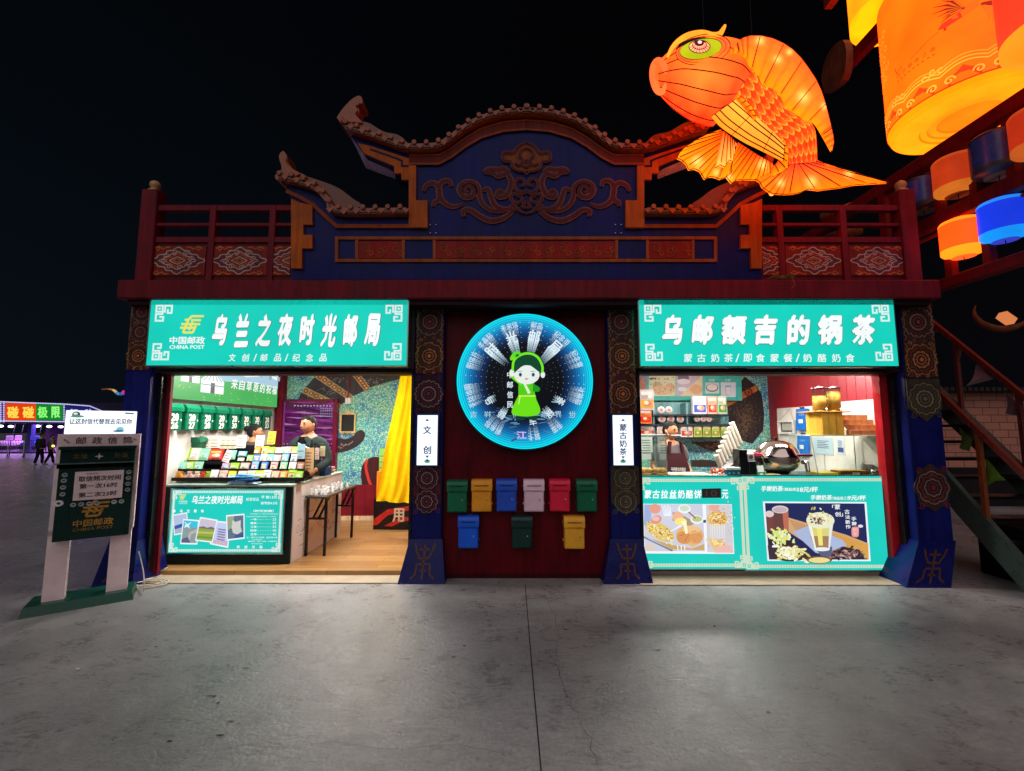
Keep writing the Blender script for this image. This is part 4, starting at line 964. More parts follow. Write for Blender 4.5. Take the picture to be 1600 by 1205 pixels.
# ------------------------------------------------------------------ people
def head_mb(hair, skin, c, H, yaw, style='short', pitch=0):
    """head of height H, chin-to-crown centre c, looking along yaw (0 = towards -y)"""
    M_ = Matrix.Translation(c) @ Matrix.Rotation(yaw, 4, 'Z') @ Matrix.Rotation(pitch, 4, 'X')
    m = MB(); m.xf = M_; n, k_ = 28, 20; vs = []; r = H/2
    for i in range(k_+1):
        th = pi*i/k_; z = cos(th)
        for j in range(n):
            ph = 2*pi*j/n; x, y = sin(th)*cos(ph), sin(th)*sin(ph); fx = -y
            w = .72*(1-.20*max(0, -z-.15)**1.2)*(1+.04*math.exp(-((z+.3)/.3)**2)); d = .86*(1-.10*max(0, -z))
            X_, Y_, Z_ = x*w*r, y*d*r, z*r
            if fx > 0:
                nose = math.exp(-(x/.16)**2)*math.exp(-((z+.16)/.17)**2); Y_ -= .24*r*nose*fx
                brow = math.exp(-((z-.12)/.10)**2)*max(0, 1-abs(x)*1.3); Y_ -= .035*r*brow
                eye = math.exp(-((abs(x)-.34)/.14)**2)*math.exp(-((z-.0)/.09)**2); Y_ += .06*r*eye
                chin = math.exp(-(x/.3)**2)*math.exp(-((z+.85)/.2)**2); Y_ -= .10*r*chin
                lip = math.exp(-(x/.25)**2)*math.exp(-((z+.48)/.08)**2); Y_ -= .04*r*lip
            vs.append((X_, Y_, Z_))
    fs = [[i*n+j, (i+1)*n+j, (i+1)*n+(j+1) % n, i*n+(j+1) % n] for i in range(k_) for j in range(n)]
    m.add(vs, fs, skin, 0, True)
    for s_ in (-1, 1):
        m.ball((s_*.74*r, .08*r, -.02*r), .20*r, skin, 10, sc=(.4, .8, 1.15))
        m.ball((s_*.28*r, -.75*r, .0), .10*r, S(225, 214, 206), 8, sc=(1.35, .5, .65)); m.ball((s_*.28*r, -.80*r, .005*r), .065*r, S(16, 10, 10), 8, sc=(1.1, .5, 1)); m.ball((s_*.28*r, -.775*r, .05*r), .12*r, S(40, 22, 18), 8, sc=(1.25, .5, .28))
        m.ball((s_*.29*r, -.80*r, .20*r), .15*r, S(14, 10, 10), 8, sc=(1.35, .4, .34))
    m.ball((0, -.84*r, -.46*r), .17*r, S(150, 66, 60), 8, sc=(1.35, .35, .36)); m.ball((0, -.80*r, -.34*r), .09*r, S(120, 70, 54), 8, sc=(1.2, .3, .35))
    h = MB(); h.xf = M_; vs = []; lim = .62 if style == 'short' else .78
    kk = 14
    for i in range(kk+1):
        for j in range(n):
            ph = 2*pi*j/n; fx = -sin(ph); stop = pi*((.31+.03*sin(7*ph)) if fx > .45 else (.33+(.53-.33)*min(1, (.45-fx)/.55) if fx > -.3 else lim)); th = stop*i/kk
            x, y, z = sin(th)*cos(ph), sin(th)*sin(ph), cos(th); e_ = i/kk; g_ = 1.09-.075*e_**3+.02*sin(9*ph+5*th)*(1-e_)
            vs.append((x*.735*r*g_, y*.88*r*g_, z*r*(1.06-.02*e_)))
    h.add(vs, [[i*n+j, (i+1)*n+j, (i+1)*n+(j+1) % n, i*n+(j+1) % n] for i in range(kk) for j in range(n)], hair, 0, True)
    rh = random.Random(int(H*1e5))
    for q in range(150):   # short tufts break the outline of the hair
        th, ph = rh.uniform(.05, 1.15), rh.uniform(0, 2*pi); x, y, z = sin(th)*cos(ph), sin(th)*sin(ph), cos(th)
        if -sin(ph) > .45 and th > .95: continue
        a = Vector((x*.76*r, y*.90*r, z*r*1.03)); d = Vector((x+rh.gauss(0, .5), y-.25+rh.gauss(0, .5), z+rh.gauss(0, .35))).normalized(); sd = d.orthogonal().normalized()*r*.05
        h.add([a-sd, a+sd, a+d*r*rh.uniform(.10, .20)], [[0, 1, 2]], jit(hair, .5))
    if style == 'bun': h.ball((0, .95*r, .45*r), .42*r, hair, 12); h.ball((0, .55*r, -.1*r), .55*r, hair, 12, sc=(1.1, .8, 1))
    return m, h, M_
def hand(mb, wrist, d, palmn, L, col):
    """a loosely curled hand: palm, four fingers and a thumb leaving the side of the palm"""
    d = Vector(d).normalized(); nn = Vector(palmn); nn = (nn-d*nn.dot(d)).normalized(); sd = d.cross(nn); w = Vector(wrist)
    mb.tube([w, w+d*L*.12, w+d*L*.30, w+d*L*.50], [L*.16, L*.19, L*.22, L*.20], col, 8)
    for i, (o, l) in enumerate(((-.30, .40), (-.10, .48), (.10, .45), (.29, .36))):
        b0 = w+d*L*.46+sd*o*L*.5
        mb.tube([b0, b0+d*L*l*.45+nn*L*.03, b0+d*L*l*.8+nn*L*.12, b0+d*L*l*.95+nn*L*.22], [L*.058, L*.055, L*.048, L*.036], col, 6)
    b0 = w+d*L*.14-sd*L*.16; mb.tube([b0, b0-sd*L*.14+d*L*.12+nn*L*.05, b0-sd*L*.17+d*L*.30+nn*L*.10], [L*.075, L*.065, L*.045], col, 6)
SK1 = S(196, 134, 98); SK2 = S(190, 128, 88); HAIR = S(16, 13, 13)
def figure(label, x, y, z0, h, yaw, headyaw, top, topname, sleeve, legs, skin, style='short', arms=None, H=None, cat='person', hair=HAIR, walk=0):
    """standing figure of height h; arms = [(elbow, wrist)] in body space (x right of the picture, y away, z up from the feet) for both sides"""
    t = thing('person', label, cat, (x, y, z0)); H = H or h/7.4; k_ = h/1.75
    R_ = Matrix.Translation((x, y, z0)) @ Matrix.Rotation(yaw, 4, 'Z')
    W_ = lambda p: R_ @ Vector((p[0]*k_, p[1]*k_, p[2]*k_))
    sh = 1.43; hip = .92; neck = 1.50
    arms = arms or [((-.27, .02, 1.14), (-.27, -.06, .90)), ((.27, .02, 1.14), (.27, -.06, .90))]
    # body: one continuous surface from feet to neck, limbs and hands
    V = [(0, .0, hip), (0, .0, 1.08), (0, 0, 1.28), (0, .0, sh), (0, -.0, neck), (0, -.015, 1.60)]; E_ = [(0, 1), (1, 2), (2, 3), (3, 4), (4, 5)]; Rr = [(.15, .11), (.135, .10), (.165, .11), (.11, .085), (.058, .06), (.058, .06)]
    for i, s_ in enumerate((-1, 1)):
        b0 = len(V); el, wr = arms[i]
        V += [(s_*.19, .0, 1.40), el, wr]; E_ += [(3, b0), (b0, b0+1), (b0+1, b0+2)]; Rr += [.058, .042, .030]
        b1 = len(V); st = walk*s_
        V += [(s_*.09, 0, .86), (s_*.10, -.02+st*.12, .48), (s_*.10, .02+st*.26, .07), (s_*.11, -.13+st*.26, .03)]; E_ += [(0, b1), (b1, b1+1), (b1+1, b1+2), (b1+2, b1+3)]; Rr += [.088, .06, .042, .036]
    vs, fs = skin_geo([tuple(W_(p)) for p in V], E_, [tuple(q*k_ for q in r) if isinstance(r, tuple) else r*k_ for r in Rr])
    m = MB(); m.add(vs, fs, skin, 0, True)
    for i, s_ in enumerate((-1, 1)):
        el, wr = Vector(W_(arms[i][0])), Vector(W_(arms[i][1])); hand(m, wr, wr-el, R_.to_3x3() @ Vector((-s_, -.3, 0)), .18*k_, skin)
    hc = W_((0, -.03, 1.5+.07)); hc = Vector((hc.x, hc.y, z0+h-H/2))
    hm, hh, HM = head_mb(hair, skin, hc, H, headyaw, style)
    m.add(hm.v, hm.f, hm.c, 0, True); m.build('body', SKIN, t)
    hh.build('hair', MATTE, t)
    # top garment
    V = [(0, 0, .84), (0, .0, 1.06), (0, 0, 1.28), (0, .0, 1.42), (0, 0, 1.485)]; E_ = [(0, 1), (1, 2), (2, 3), (3, 4)]; Rr = [(.19, .135), (.175, .13), (.195, .135), (.135, .10), (.075, .075)]
    for i, s_ in enumerate((-1, 1)):
        b0 = len(V); el, wr = Vector(arms[i][0]), Vector(arms[i][1]); end = el.lerp(wr, .88) if sleeve == 'long' else Vector((s_*.19, 0, 1.40)).lerp(el, .75)
        if sleeve == 'long': V += [(s_*.20, .0, 1.385), tuple(el), tuple(end)]; E_ += [(3, b0), (b0, b0+1), (b0+1, b0+2)]; Rr += [.082, .064, .052]
        else: V += [(s_*.20, .0, 1.385), tuple(end)]; E_ += [(3, b0), (b0, b0+1)]; Rr += [.078, .066]
    vs, fs = skin_geo([tuple(W_(p)) for p in V], E_, [tuple(q*k_ for q in r) if isinstance(r, tuple) else r*k_ for r in Rr])
    m = MB(); m.add(vs, fs, top, 0, True); g_ = m.build(topname, CLOTH, t)
    V = [(0, 0, .96), (0, 0, .86)]; E_ = [(0, 1)]; Rr = [(.17, .125), (.16, .125)]
    for s_ in (-1, 1): b1 = len(V); st = walk*s_; V += [(s_*.095, 0, .78), (s_*.10, -.02+st*.12, .48), (s_*.10, .02+st*.26, .10)]; E_ += [(1, b1), (b1, b1+1), (b1+1, b1+2)]; Rr += [.098, .076, .064]
    vs, fs = skin_geo([tuple(W_(p)) for p in V], E_, [tuple(q*k_ for q in r) if isinstance(r, tuple) else r*k_ for r in Rr])
    MB().add(vs, fs, legs, 0, True).build('trousers', CLOTH, t)
    m = MB()
    for s_ in (-1, 1): p = W_((s_*.11, -.06+walk*s_*.26, .035)); m.ball(tuple(p), .1*k_, S(30, 28, 30), 10, sc=(.5, 1.3, .38))
    return t, W_, R_, g_, HM, H
q = P(484, 665, 6.45)
man, W_, R_, jk, HM, H = figure('man in an open dark green jacket over a black shirt, standing behind the souvenir counter', q.x, 6.45, ZF, 1.865, radians(-8), radians(-27), S(44, 56, 54), 'jacket', 'long', S(30, 32, 40), SK1, H=.262,
      arms=[((-.31, -.02, 1.13), (-.22, -.24, 1.02)), ((.31, .0, 1.13), (.24, -.24, 1.02))])
m = MB(); fr = Fr(W_((0, -.125, 0)), R_.to_3x3() @ Vector((1, 0, 0)), (0, 0, 1))
m.prism(fr, [(-.09, 1.53), (-.045, 1.12), (.045, 1.12), (.09, 1.53), (.04, 1.56), (-.04, 1.56)][::-1], -.06, .035, S(16, 16, 18)); m.build('shirt', CLOTH, man)
m = MB()
for s_ in (-1, 1):
    for d in (0, 1): m.rib(fr, [(s_*.055, 1.55), (s_*.115, 1.50), (s_*.105, 1.40), (s_*.055, 1.12)], [.05, .07, .05, .012], .045+.002*d, S(58, 70, 68), th=.03)
m.build('collar', CLOTH, jk)
q = P(396, 672, 6.9)
figure('woman with dark hair in a bun, turned away behind the goods rack', q.x, 6.9, ZF, 1.74, radians(150), radians(118), S(96, 84, 76), 'sweater', 'long', S(40, 40, 52), SK1, style='bun', H=.235)
q = P(1052, 675, 6.2)
apm, W_, R_, sh_, HM, H = figure('man in grey T-shirt, maroon apron and clear mouth shield behind the tea counter', q.x-.06, 6.2, ZF, 1.77, radians(14), radians(36), S(104, 98, 102), 'shirt', 'short', S(40, 36, 40), SK2, H=.245,
      arms=[((-.26, .03, 1.13), (-.20, -.2, 1.0)), ((.28, .03, 1.12), (.27, -.17, .97))])
m = MB(); fr = Fr(W_((0, -.16, 0)), R_.to_3x3() @ Vector((1, 0, 0)), (0, 0, 1)); AP = S(72, 34, 40)
m.prism(fr, [(-.2, .5), (.2, .5), (.2, 1.12), (.12, 1.34), (-.12, 1.34), (-.2, 1.12)], -.03, .0, AP)
for s_ in (-1, 1): m.rib(fr, [(s_*.11, 1.33), (s_*.10, 1.42), (s_*.085, 1.50)], .03, .004, AP, th=.05)
ap = m.build('apron', CLOTH, apm)
m = MB(); m.text(fr, '乌邮额吉的锅茶', -.10, .13, 1.10, 1.15, .003, S(226, 220, 216), bold=.03, rot=-.05); m.text(fr, '蒙古奶茶', -.05, .1, 1.065, 1.085, .003, S(200, 190, 186)); m.build('lettering', PAINT, ap)
m = MB(); m.xf = HM; r = H/2
m.tube([(sx*.80*r*abs(sin(a_)) if False else .78*r*sin(a_), -.98*r*cos(a_)*.95-.04, -.5*r) for sx, a_ in [(1, radians(a2)) for a2 in range(-75, 76, 10)]], .006, S(240, 244, 246), 6)
m.tube([(.78*r*sin(radians(75)), -.27*r, -.5*r), (.80*r, .05*r, .05*r)], .003, S(240, 240, 240), 5); m.tube([(-.78*r*sin(radians(75)), -.27*r, -.5*r), (-.80*r, .05*r, .05*r)], .003, S(240, 240, 240), 5)
m.xf = None; m.build('mouth_shield', GLOSS, apm)
# ================================================================== souvenir shop
FRL = Fr((-4.30, 0, 0), (0, 1, 0), (0, 0, 1))      # the left wall: a = y, b = z
# lit banner on the left wall
bn = thing('banner_light_box', 'long backlit green grassland banner with white yurts on the souvenir shop wall', 'light box', (-4.36, 6.7, 2.13))
m = MB(); m.box(-4.42, -4.302, 5.45, 7.95, 2.12, 2.78, S(200, 205, 205)); m.build('casing', PAINT, bn)
m = MB(); m.rect(FRL, 5.45, 7.95, 2.12, 2.78, .001, S(236, 244, 248)); m.poly(FRL, [(5.45, 2.12), (7.95, 2.12), (7.95, 2.46), (7.3, 2.50), (6.5, 2.44), (5.9, 2.52), (5.45, 2.48)], .002, S(70, 180, 90))
m.poly(FRL, [(6.0, 2.50), (6.5, 2.62), (7.0, 2.56), (7.6, 2.66), (7.95, 2.6), (7.95, 2.47), (7.3, 2.5), (6.5, 2.44)], .0018, S(170, 205, 226))
m.build('light_panel', LIT, bn)
m = MB(); rnd = random.Random(21)
for y_, z_, s_ in ((5.78, 2.44, .17), (6.22, 2.36, .24)):
    m.rect(FRL, y_-s_, y_+s_, z_-s_*.5, z_+s_*.25, .004, WHITE); m.poly(FRL, [(y_-s_*1.05, z_+s_*.25), (y_+s_*1.05, z_+s_*.25), (y_+s_*.2, z_+s_*.75), (y_-s_*.2, z_+s_*.75)], .0045, S(228, 236, 238))
    m.rect(FRL, y_-s_*.18, y_+s_*.18, z_-s_*.5, z_+s_*.12, .005, S(90, 90, 96)); m.rect(FRL, y_-s_, y_+s_, z_-s_*.05, z_, .0055, S(120, 130, 136))
    for q in range(5): m.rib(FRL, [(y_+(q-2)*s_*.4, z_+s_*.22), (y_+(q-2)*s_*.1, z_+s_*.72)], .01, .006, S(120, 130, 130))
for i in range(9): y_ = 5.6+i*.28; m.rib(FRL, [(y_, 2.72-.02*(i % 3)), (y_+.15, 2.67), (y_+.28, 2.72-.02*((i+1) % 3))], .008, .004, S(110, 130, 150)); m.rect(FRL, y_+.08, y_+.17, 2.60, 2.68, .0042, mixc(S(110, 120, 130), S(190, 200, 210), rnd.random()))
for i, c in enumerate('来自草原的祝福'): y_ = 6.62+i*.19; m.text(FRL, c, y_, y_+.16, 2.34, 2.50, .005, S(110, 170, 120), bold=.06, shear=.1); m.text(FRL, c, y_, y_+.16, 2.345, 2.505, .006, WHITE, bold=.02, shear=.1)
for i in range(24): m.ell(FRL, rnd.uniform(5.5, 7.9), rnd.uniform(2.14, 2.3), .014, .008, .004, S(190, 220, 90), 6)
m.build('picture', LIT, bn)
# dated letter boxes on the wall
for i in range(8):
    y_ = 5.58+.30*i; yr = str(2026+i); zt, zb = 2.06, 1.715
    t = thing('letter_box', 'dark green letter box numbered %s on the souvenir shop wall' % yr, 'mailbox', (-4.37, y_, zb), 'dated letter boxes on the left wall')
    gr = S(6, 96, 66); m = MB(); m.box(-4.42, -4.305, y_-.118, y_+.118, zb, zt-.05, gr, bev=.01)
    m.build('body', GLOSS, t)
    m = MB(); m.prism(Fr((0, y_-.125, 0), (1, 0, 0), (0, 0, 1)), [(-4.42, zt-.10), (-4.29, zt-.10), (-4.285, zt-.05), (-4.32, zt), (-4.42, zt)], -.25, 0, S(8, 112, 78)); m.build('lid', GLOSS, t)
    fr = Fr((-4.303, 0, 0), (0, 1, 0), (0, 0, 1)); m = MB()
    for tx, a, b_ in ((yr[:2], 1.835, 1.935), (yr[2:], 1.735, 1.83)): m.text(fr, tx, y_-.07, y_+.05, a, b_, .002, S(236, 232, 224), bold=.04)
    m.build('lettering', PAPER, t)
    m = MB(); m.ball((-4.30, y_+.09, 1.84), .012, S(210, 215, 215), 8, sc=(.6, 1, 1.6)); m.build('lock', METAL, t)
for i, y_ in enumerate((6.16, 6.78)):
    t = MB(); t.box(-4.42, -4.31, y_-.12, y_+.12, 1.30, 1.56, S(6, 90, 62), bev=.01); t.prism(Fr((0, y_-.125, 0), (1, 0, 0), (0, 0, 1)), [(-4.42, 1.55), (-4.29, 1.55), (-4.30, 1.60), (-4.33, 1.62), (-4.42, 1.62)], -.25, 0, S(8, 100, 70))
    t.build('letter_box', GLOSS, label=('half hidden green letter box just above the wide cream price card' if i == 0 else 'half hidden green letter box beside the hair bun of the woman'), cat='mailbox')
# counter
CX0, CX1, CY0, CY1, CZT = -4.40, -2.78, 5.60, 6.12, 1.04
ct = thing('shop_counter', 'L-shaped goods counter with dark front and white printed side, in the souvenir shop', 'counter', (-3.5, 5.9, ZF))
m = MB(); m.box(CX0, CX1, CY0, CY1, ZF, CZT-.03, S(20, 36, 34)); m.box(-3.25, CX1, CY1, 7.2, ZF, CZT-.03, S(190, 186, 178)); m.build('body', PAINT, ct)
m = MB(); m.box(CX0, CX1+.02, CY0-.03, CY1+.02, CZT-.03, CZT, S(150, 176, 158), bev=.006); m.box(-3.28, CX1+.02, CY1+.02, 7.22, CZT-.03, CZT, S(190, 200, 186), bev=.006); m.build('countertop', GLOSS, ct)
m = MB(); fr = Fr((CX1+.012, 0, 0), (0, 1, 0), (0, 0, 1)); m.box(CX1, CX1+.012, CY0+.04, 7.2, ZF, CZT-.03, S(236, 226, 220))
rnd = random.Random(33)
for i in range(34):
    a = rnd.uniform(5.75, 7.1); b_ = rnd.uniform(.15, .9); w_ = rnd.uniform(.04, .16)
    if i % 3: m.rib(fr, [(a, b_), (a+w_, b_)], .012, .001, rnd.choice([S(150, 150, 180), S(190, 150, 160), S(170, 170, 170)]))
    else: m.rib(fr, [(a+.05*cos(q)*rnd.uniform(.7, 1.2), b_+.05*sin(q)) for q in (0, 1, 2, 3, 4, 5)], .006, .001, rnd.choice([S(200, 140, 150), S(150, 150, 190)]), closed=True)
for i, tx in enumerate(('乌兰之夜', '时光邮局', '慢递', '纪念')): m.text(fr, tx, 6.0+i*.28, 6.2+i*.28, .32+.12*(i % 2), .38+.12*(i % 2), .0015, S(120, 110, 160) if i % 2 else S(200, 90, 100))
m.build('side_panel', PAPER, ct)
# lit poster on the counter front
def border(mb, fr, a0, a1, b0, b1, w, h, col, key):
    mb.rib(fr, [(a0+w*.75, b0+w*.5), (a1-w*.75, b0+w*.5)], w*.42, h, col); mb.rib(fr, [(a0+w*.75, b1-w*.5), (a1-w*.75, b1-w*.5)], w*.42, h, col)
    mb.rib(fr, [(a0+w*.5, b0+w*.75), (a0+w*.5, b1-w*.75)], w*.42, h, col); mb.rib(fr, [(a1-w*.5, b0+w*.75), (a1-w*.5, b1-w*.75)], w*.42, h, col)
    for sa, sb, a, b_ in ((1, 1, a0, b0), (-1, 1, a1, b0), (1, -1, a0, b1), (-1, -1, a1, b1)): key_corner(mb, fr, a+sa*.01, b_+sb*.01, key, sa, sb, col, h+.001)
    c2 = mixc(col, S(20, 190, 170), .5)
    n = int((a1-a0)/.03)
    for i in range(3, n-3): mb.rect(fr, a0+i*.03, a0+i*.03+.012, b0+w*.36, b0+w*.64, h+.0006, c2); mb.rect(fr, a0+i*.03, a0+i*.03+.012, b1-w*.64, b1-w*.36, h+.0006, c2)
TEAL2 = S(30, 206, 192)
YL = 5.57; FL_ = FF(YL)
a = xz(262, 864, YL); b_ = xz(444, 765, YL)
cs = thing('counter_light_box', 'teal backlit price board with five landscape photos on the souvenir counter front', 'light box', ((a[0]+b_[0])/2, YL, a[1]))
m = MB(); m.block(FL_, a[0]-.02, b_[0]+.02, a[1]-.02, b_[1]+.02, -.03, -.001, S(180, 190, 184)); m.build('frame', METAL, cs)
m = MB(); m.rect(FL_, a[0], b_[0], a[1], b_[1], .0, TEAL2); m.build('light_panel', LIT, cs)
m = MB(); border(m, FL_, a[0], b_[0], a[1], b_[1], .06, .001, S(220, 232, 222), .11)
def l5(x, y): return (245+x/7.44, 750+y/7.44)
def t5(t, x0, x1, y0, y1, col=WHITE, **k): u0, v0 = l5(x0, y0); u1, v1 = l5(x1, y1); px_text(m, FL_, YL, t, u0, u1, v0, v1, .003, col, **k)
t5('乌兰之夜时光邮局', 405, 1005, 180, 280, bold=.03, shear=.15)
t5('中国邮政', 255, 360, 240, 262); t5('CHINA POST', 255, 360, 268, 280); c = xz(*l5(300, 232), YL); post_logo(m, FL_, c[0]-.01, c[1], .075, .003, YEL)
t5('邮寄邮品', 1040, 1190, 205, 245); t5('平 信1.2元', 1215, 1400, 180, 218, bold=.02); t5('挂号信4.2元', 1210, 1405, 252, 285, bold=.02)
for i, c in enumerate('●乌兰察布'): t5(c, 185+i*82, 222+i*82, 342, 380, bold=.03)
t5('〔时光信箱〕', 1125, 1360, 345, 375, bold=.02); t5('在未来的某一天，收到今天的自己寄出的信', 1085, 1415, 388, 402); t5('可投递至任意年份的同一天寄达', 1040, 1390, 418, 432)
for i, (x_, n_) in enumerate(zip('一两三四五', ('25', '30', '35', '40', '45'))): y_ = 445+i*43; t5(x_+'年', 1090, 1165, y_, y_+28, bold=.02); t5('- - - - - -', 1175, 1330, y_+12, y_+17); t5(n_, 1345, 1390, y_, y_+28)
t5('注：每年五元递增，最多寄10年', 1045, 1405, 658, 680); t5('来自草原的信', 1105, 1230, 690, 702); t5('●明信片、信封、邮票、印章等均可', 1065, 1400, 706, 722); t5('欢迎选购', 1100, 1230, 735, 747)
for i, c in enumerate('欢迎光临'): t5(c, 930+i*88, 968+i*88, 762, 796, bold=.02)
def photo(q, h, kind):
    z_ = [l5(*p) for p in q]
    def at(s_, r_): # unit square, r_ from top
        u = (z_[0][0]*(1-s_)+z_[1][0]*s_)*(1-r_)+(z_[3][0]*(1-s_)+z_[2][0]*s_)*r_; v = (z_[0][1]*(1-s_)+z_[1][1]*s_)*(1-r_)+(z_[3][1]*(1-s_)+z_[2][1]*s_)*r_; return xz(u, v, YL)
    def pp(pts, c, dh): m.poly(FL_, [at(*p) for p in pts], h+dh, c)
    pp([(0, 0), (1, 0), (1, 1), (0, 1)], S(240, 244, 250), 0); k_ = .06
    pp([(k_, k_), (1-k_, k_), (1-k_, 1-k_), (k_, 1-k_)], {0: S(180, 200, 230), 1: S(60, 200, 230), 2: S(206, 196, 216), 3: S(196, 208, 246), 4: S(96, 116, 140)}[kind], .0003)
    if kind == 0: pp([(.06, .55), (.6, .5), (.6, .68), (.06, .72)], S(60, 90, 170), .0006); pp([(.06, .72), (.94, .7), (.94, .94), (.06, .94)], S(170, 180, 200), .0006)
    if kind == 1: pp([(.06, .35), (.5, .3), (.94, .34), (.94, .94), (.06, .94)], S(140, 160, 160), .0006); pp([(.3, .94), (.5, .5), (.94, .36), (.94, .5), (.6, .6), (.5, .94)], S(190, 180, 180), .0009); pp([(.06, .8), (.4, .7), (.6, .94), (.06, .94)], S(90, 100, 130), .0012); pp([(.1, .1), (.3, .2), (.55, .1), (.4, .26), (.5, .38), (.3, .3), (.12, .36), (.2, .22)], S(230, 244, 250), .0012)
    if kind == 2: pp([(.06, .42), (.3, .36), (.5, .4), (.75, .33), (.94, .38), (.94, .94), (.06, .94)], S(150, 170, 70), .0006); pp([(.06, .42), (.3, .36), (.5, .4), (.75, .33), (.94, .38), (.94, .44), (.06, .46)], S(120, 110, 120), .0009); pp([(.06, .6), (.94, .55), (.94, .63), (.06, .68)], S(190, 200, 110), .0009); pp([(.06, .8), (.94, .76), (.94, .84), (.06, .86)], S(110, 150, 60), .0009)
    if kind == 3:
        for q_ in range(5): pp([(.3, .3+.1*q_), (.8, .3+.1*q_), (.74, .36+.1*q_), (.36, .36+.1*q_)], S(140, 130, 170), .0006)
        pp([(.06, .78), (.94, .74), (.94, .94), (.06, .94)], S(206, 180, 200), .0006)
        for q_ in range(60): x_, y_ = rnd.uniform(.08, .9), rnd.uniform(.74, .92); pp([(x_, y_), (x_+.04, y_), (x_+.02, y_+.02)], rnd.choice([S(170, 140, 170), S(240, 230, 240), S(140, 120, 150)]), .0009)
    if kind == 4:
        pp([(.06, .06), (.45, .06), (.3, .5), (.06, .6)], S(150, 170, 140), .0006); pp([(.35, .2), (.5, .3), (.8, .25), (.78, .5), (.85, .7), (.6, .8), (.35, .72), (.28, .5)], S(206, 208, 200), .0009); pp([(.5, .8), (.94, .75), (.94, .94), (.4, .94)], S(60, 90, 150), .0009)
m.build('picture', LIT, cs)
def photo2(*a):
    global m
    m = MB(); photo(*a); m.build('photo', LIT, cs)
photo2([(185, 405), (355, 375), (375, 610), (205, 645)], .004, 0); photo2([(310, 450), (495, 465), (475, 750), (275, 745)], .006, 1); photo2([(665, 470), (860, 490), (835, 790), (620, 745)], .0075, 3); photo2([(508, 428), (715, 462), (655, 728), (450, 705)], .009, 2); photo2([(812, 408), (1025, 390), (1028, 680), (822, 705)], .0105, 4)

# goods rack and packets
rows = [(5.70, 749), (5.83, 735.5), (5.96, 723), (6.09, 711)]
rk = thing('goods_rack', 'black stepped display rack on the souvenir counter', 'rack', (-3.5, 5.9, CZT))
def rz(r): return P(372, rows[r][1], rows[r][0]).z
for r, (y_, v) in enumerate(rows):
    z_ = rz(r); x0, x1 = P(270 if r == 0 else 276+r*4, v, y_).x, P(476, v, y_).x
    m = MB(); m.box(x0, x1, y_-.02, y_+.11, z_-.02, z_-.002, S(24, 22, 24)); m.box(x0, x1, y_-.024, y_-.018, z_-.02, z_+.025, S(20, 18, 20))
    m.build('step', PAINT, rk)
    if r == 3:
        MB().box(x0, x1, y_+.10, y_+.115, CZT+.002, z_+.13, S(22, 20, 22)).build('back_panel', PAINT, rk)
for u in (282, 474):
    pts = [(5.70, CZT+.002), (6.19, CZT+.002), (6.19, rz(3)+.1), (6.07, rz(3)), (5.70, rz(0))]; xx = P(u, 735, 5.9).x
    MB().prism(Fr((xx, 0, 0), (0, 1, 0), (0, 0, 1)), pts, -.01, 0, S(22, 20, 22)).build('side_panel', PAINT, rk)
rnd = random.Random(8)
CNAME = {'yellow': S(240, 226, 60), 'lime green': S(160, 214, 70), 'pale blue': S(130, 206, 236), 'pink': S(240, 190, 186), 'cream': S(244, 228, 206), 'orange': S(244, 160, 60), 'white': S(240, 240, 238), 'red': S(214, 60, 50), 'mint green': S(140, 220, 180), 'blue': S(90, 140, 210), 'mauve': S(190, 150, 180), 'brown': S(150, 100, 70)}
ORD = ['first', 'second', 'third', 'fourth', 'fifth', 'sixth', 'seventh', 'eighth', 'ninth', 'tenth', 'eleventh', 'twelfth', 'thirteenth', 'fourteenth', 'fifteenth']
RN = ['lowest', 'second lowest', 'third', 'top']
def packet_mb(x, y, z, w, h, col, seed, lean=.34):
    rd = random.Random(seed); m = MB(); fr = Fr((x, y, z), (1, 0, 0), (0, lean, 1))
    n = 8
    for k_ in range(1): pass
    pts = [(-w/2, .0), (w/2, .0), (w/2*.96, h*.5), (w/2, h), (-w/2, h), (-w/2*.96, h*.5)]
    m.prism(fr, pts, -.02, 0, col); m.prism(fr, [(-w*.40, h*.12), (w*.40, h*.12), (w*.38, h*.8), (-w*.38, h*.8)], 0, .008, mixc(col, WHITE, .12))
    c2 = rd.choice(list(CNAME.values())); c3 = rd.choice(list(CNAME.values()))
    m.rect(fr, -w*.36, w*.36, h*.62, h*.76, .0085, mixc(c2, col, .2)); m.ell(fr, rd.uniform(-.1, .1)*w, h*.38, w*.26, h*.17, .0085, mixc(c3, WHITE, .3), 12); m.ell(fr, rd.uniform(-.15, .15)*w, h*.36, w*.14, h*.09, .009, jit(c2, .4), 10)
    for k_ in range(3): m.rib(fr, [(-w*.3, h*(.16+.05*k_)), (w*rd.uniform(0, .3), h*(.16+.05*k_))], h*.018, .009, S(90, 80, 80))
    m.rib(fr, [(-w*.46, h*.95), (w*.46, h*.95)], h*.03, .001, mixc(col, (0, 0, 0, 1), .3)); return m
RC = [['white', 'pink', 'yellow', 'cream', 'cream', 'yellow', 'white', 'pink', 'orange', 'lime green', 'lime green'],
      ['pale blue', 'blue', 'pink', 'mint green', 'white', 'brown'], ['lime green', 'blue', 'cream', 'pale blue', 'pink', 'pale blue', 'white'], ['orange', 'yellow', 'lime green', 'pink', 'cream', 'mauve', 'lime green']]
RU = [[(286+0*i, 0) for i in range(0)] or [333, 347, 361, 377, 391, 404, 416, 429, 442, 455, 466], [396, 411, 426, 441, 455, 468], [388, 399, 409, 420, 431, 443, 457], [399, 411, 421, 432, 441, 448, 458]]
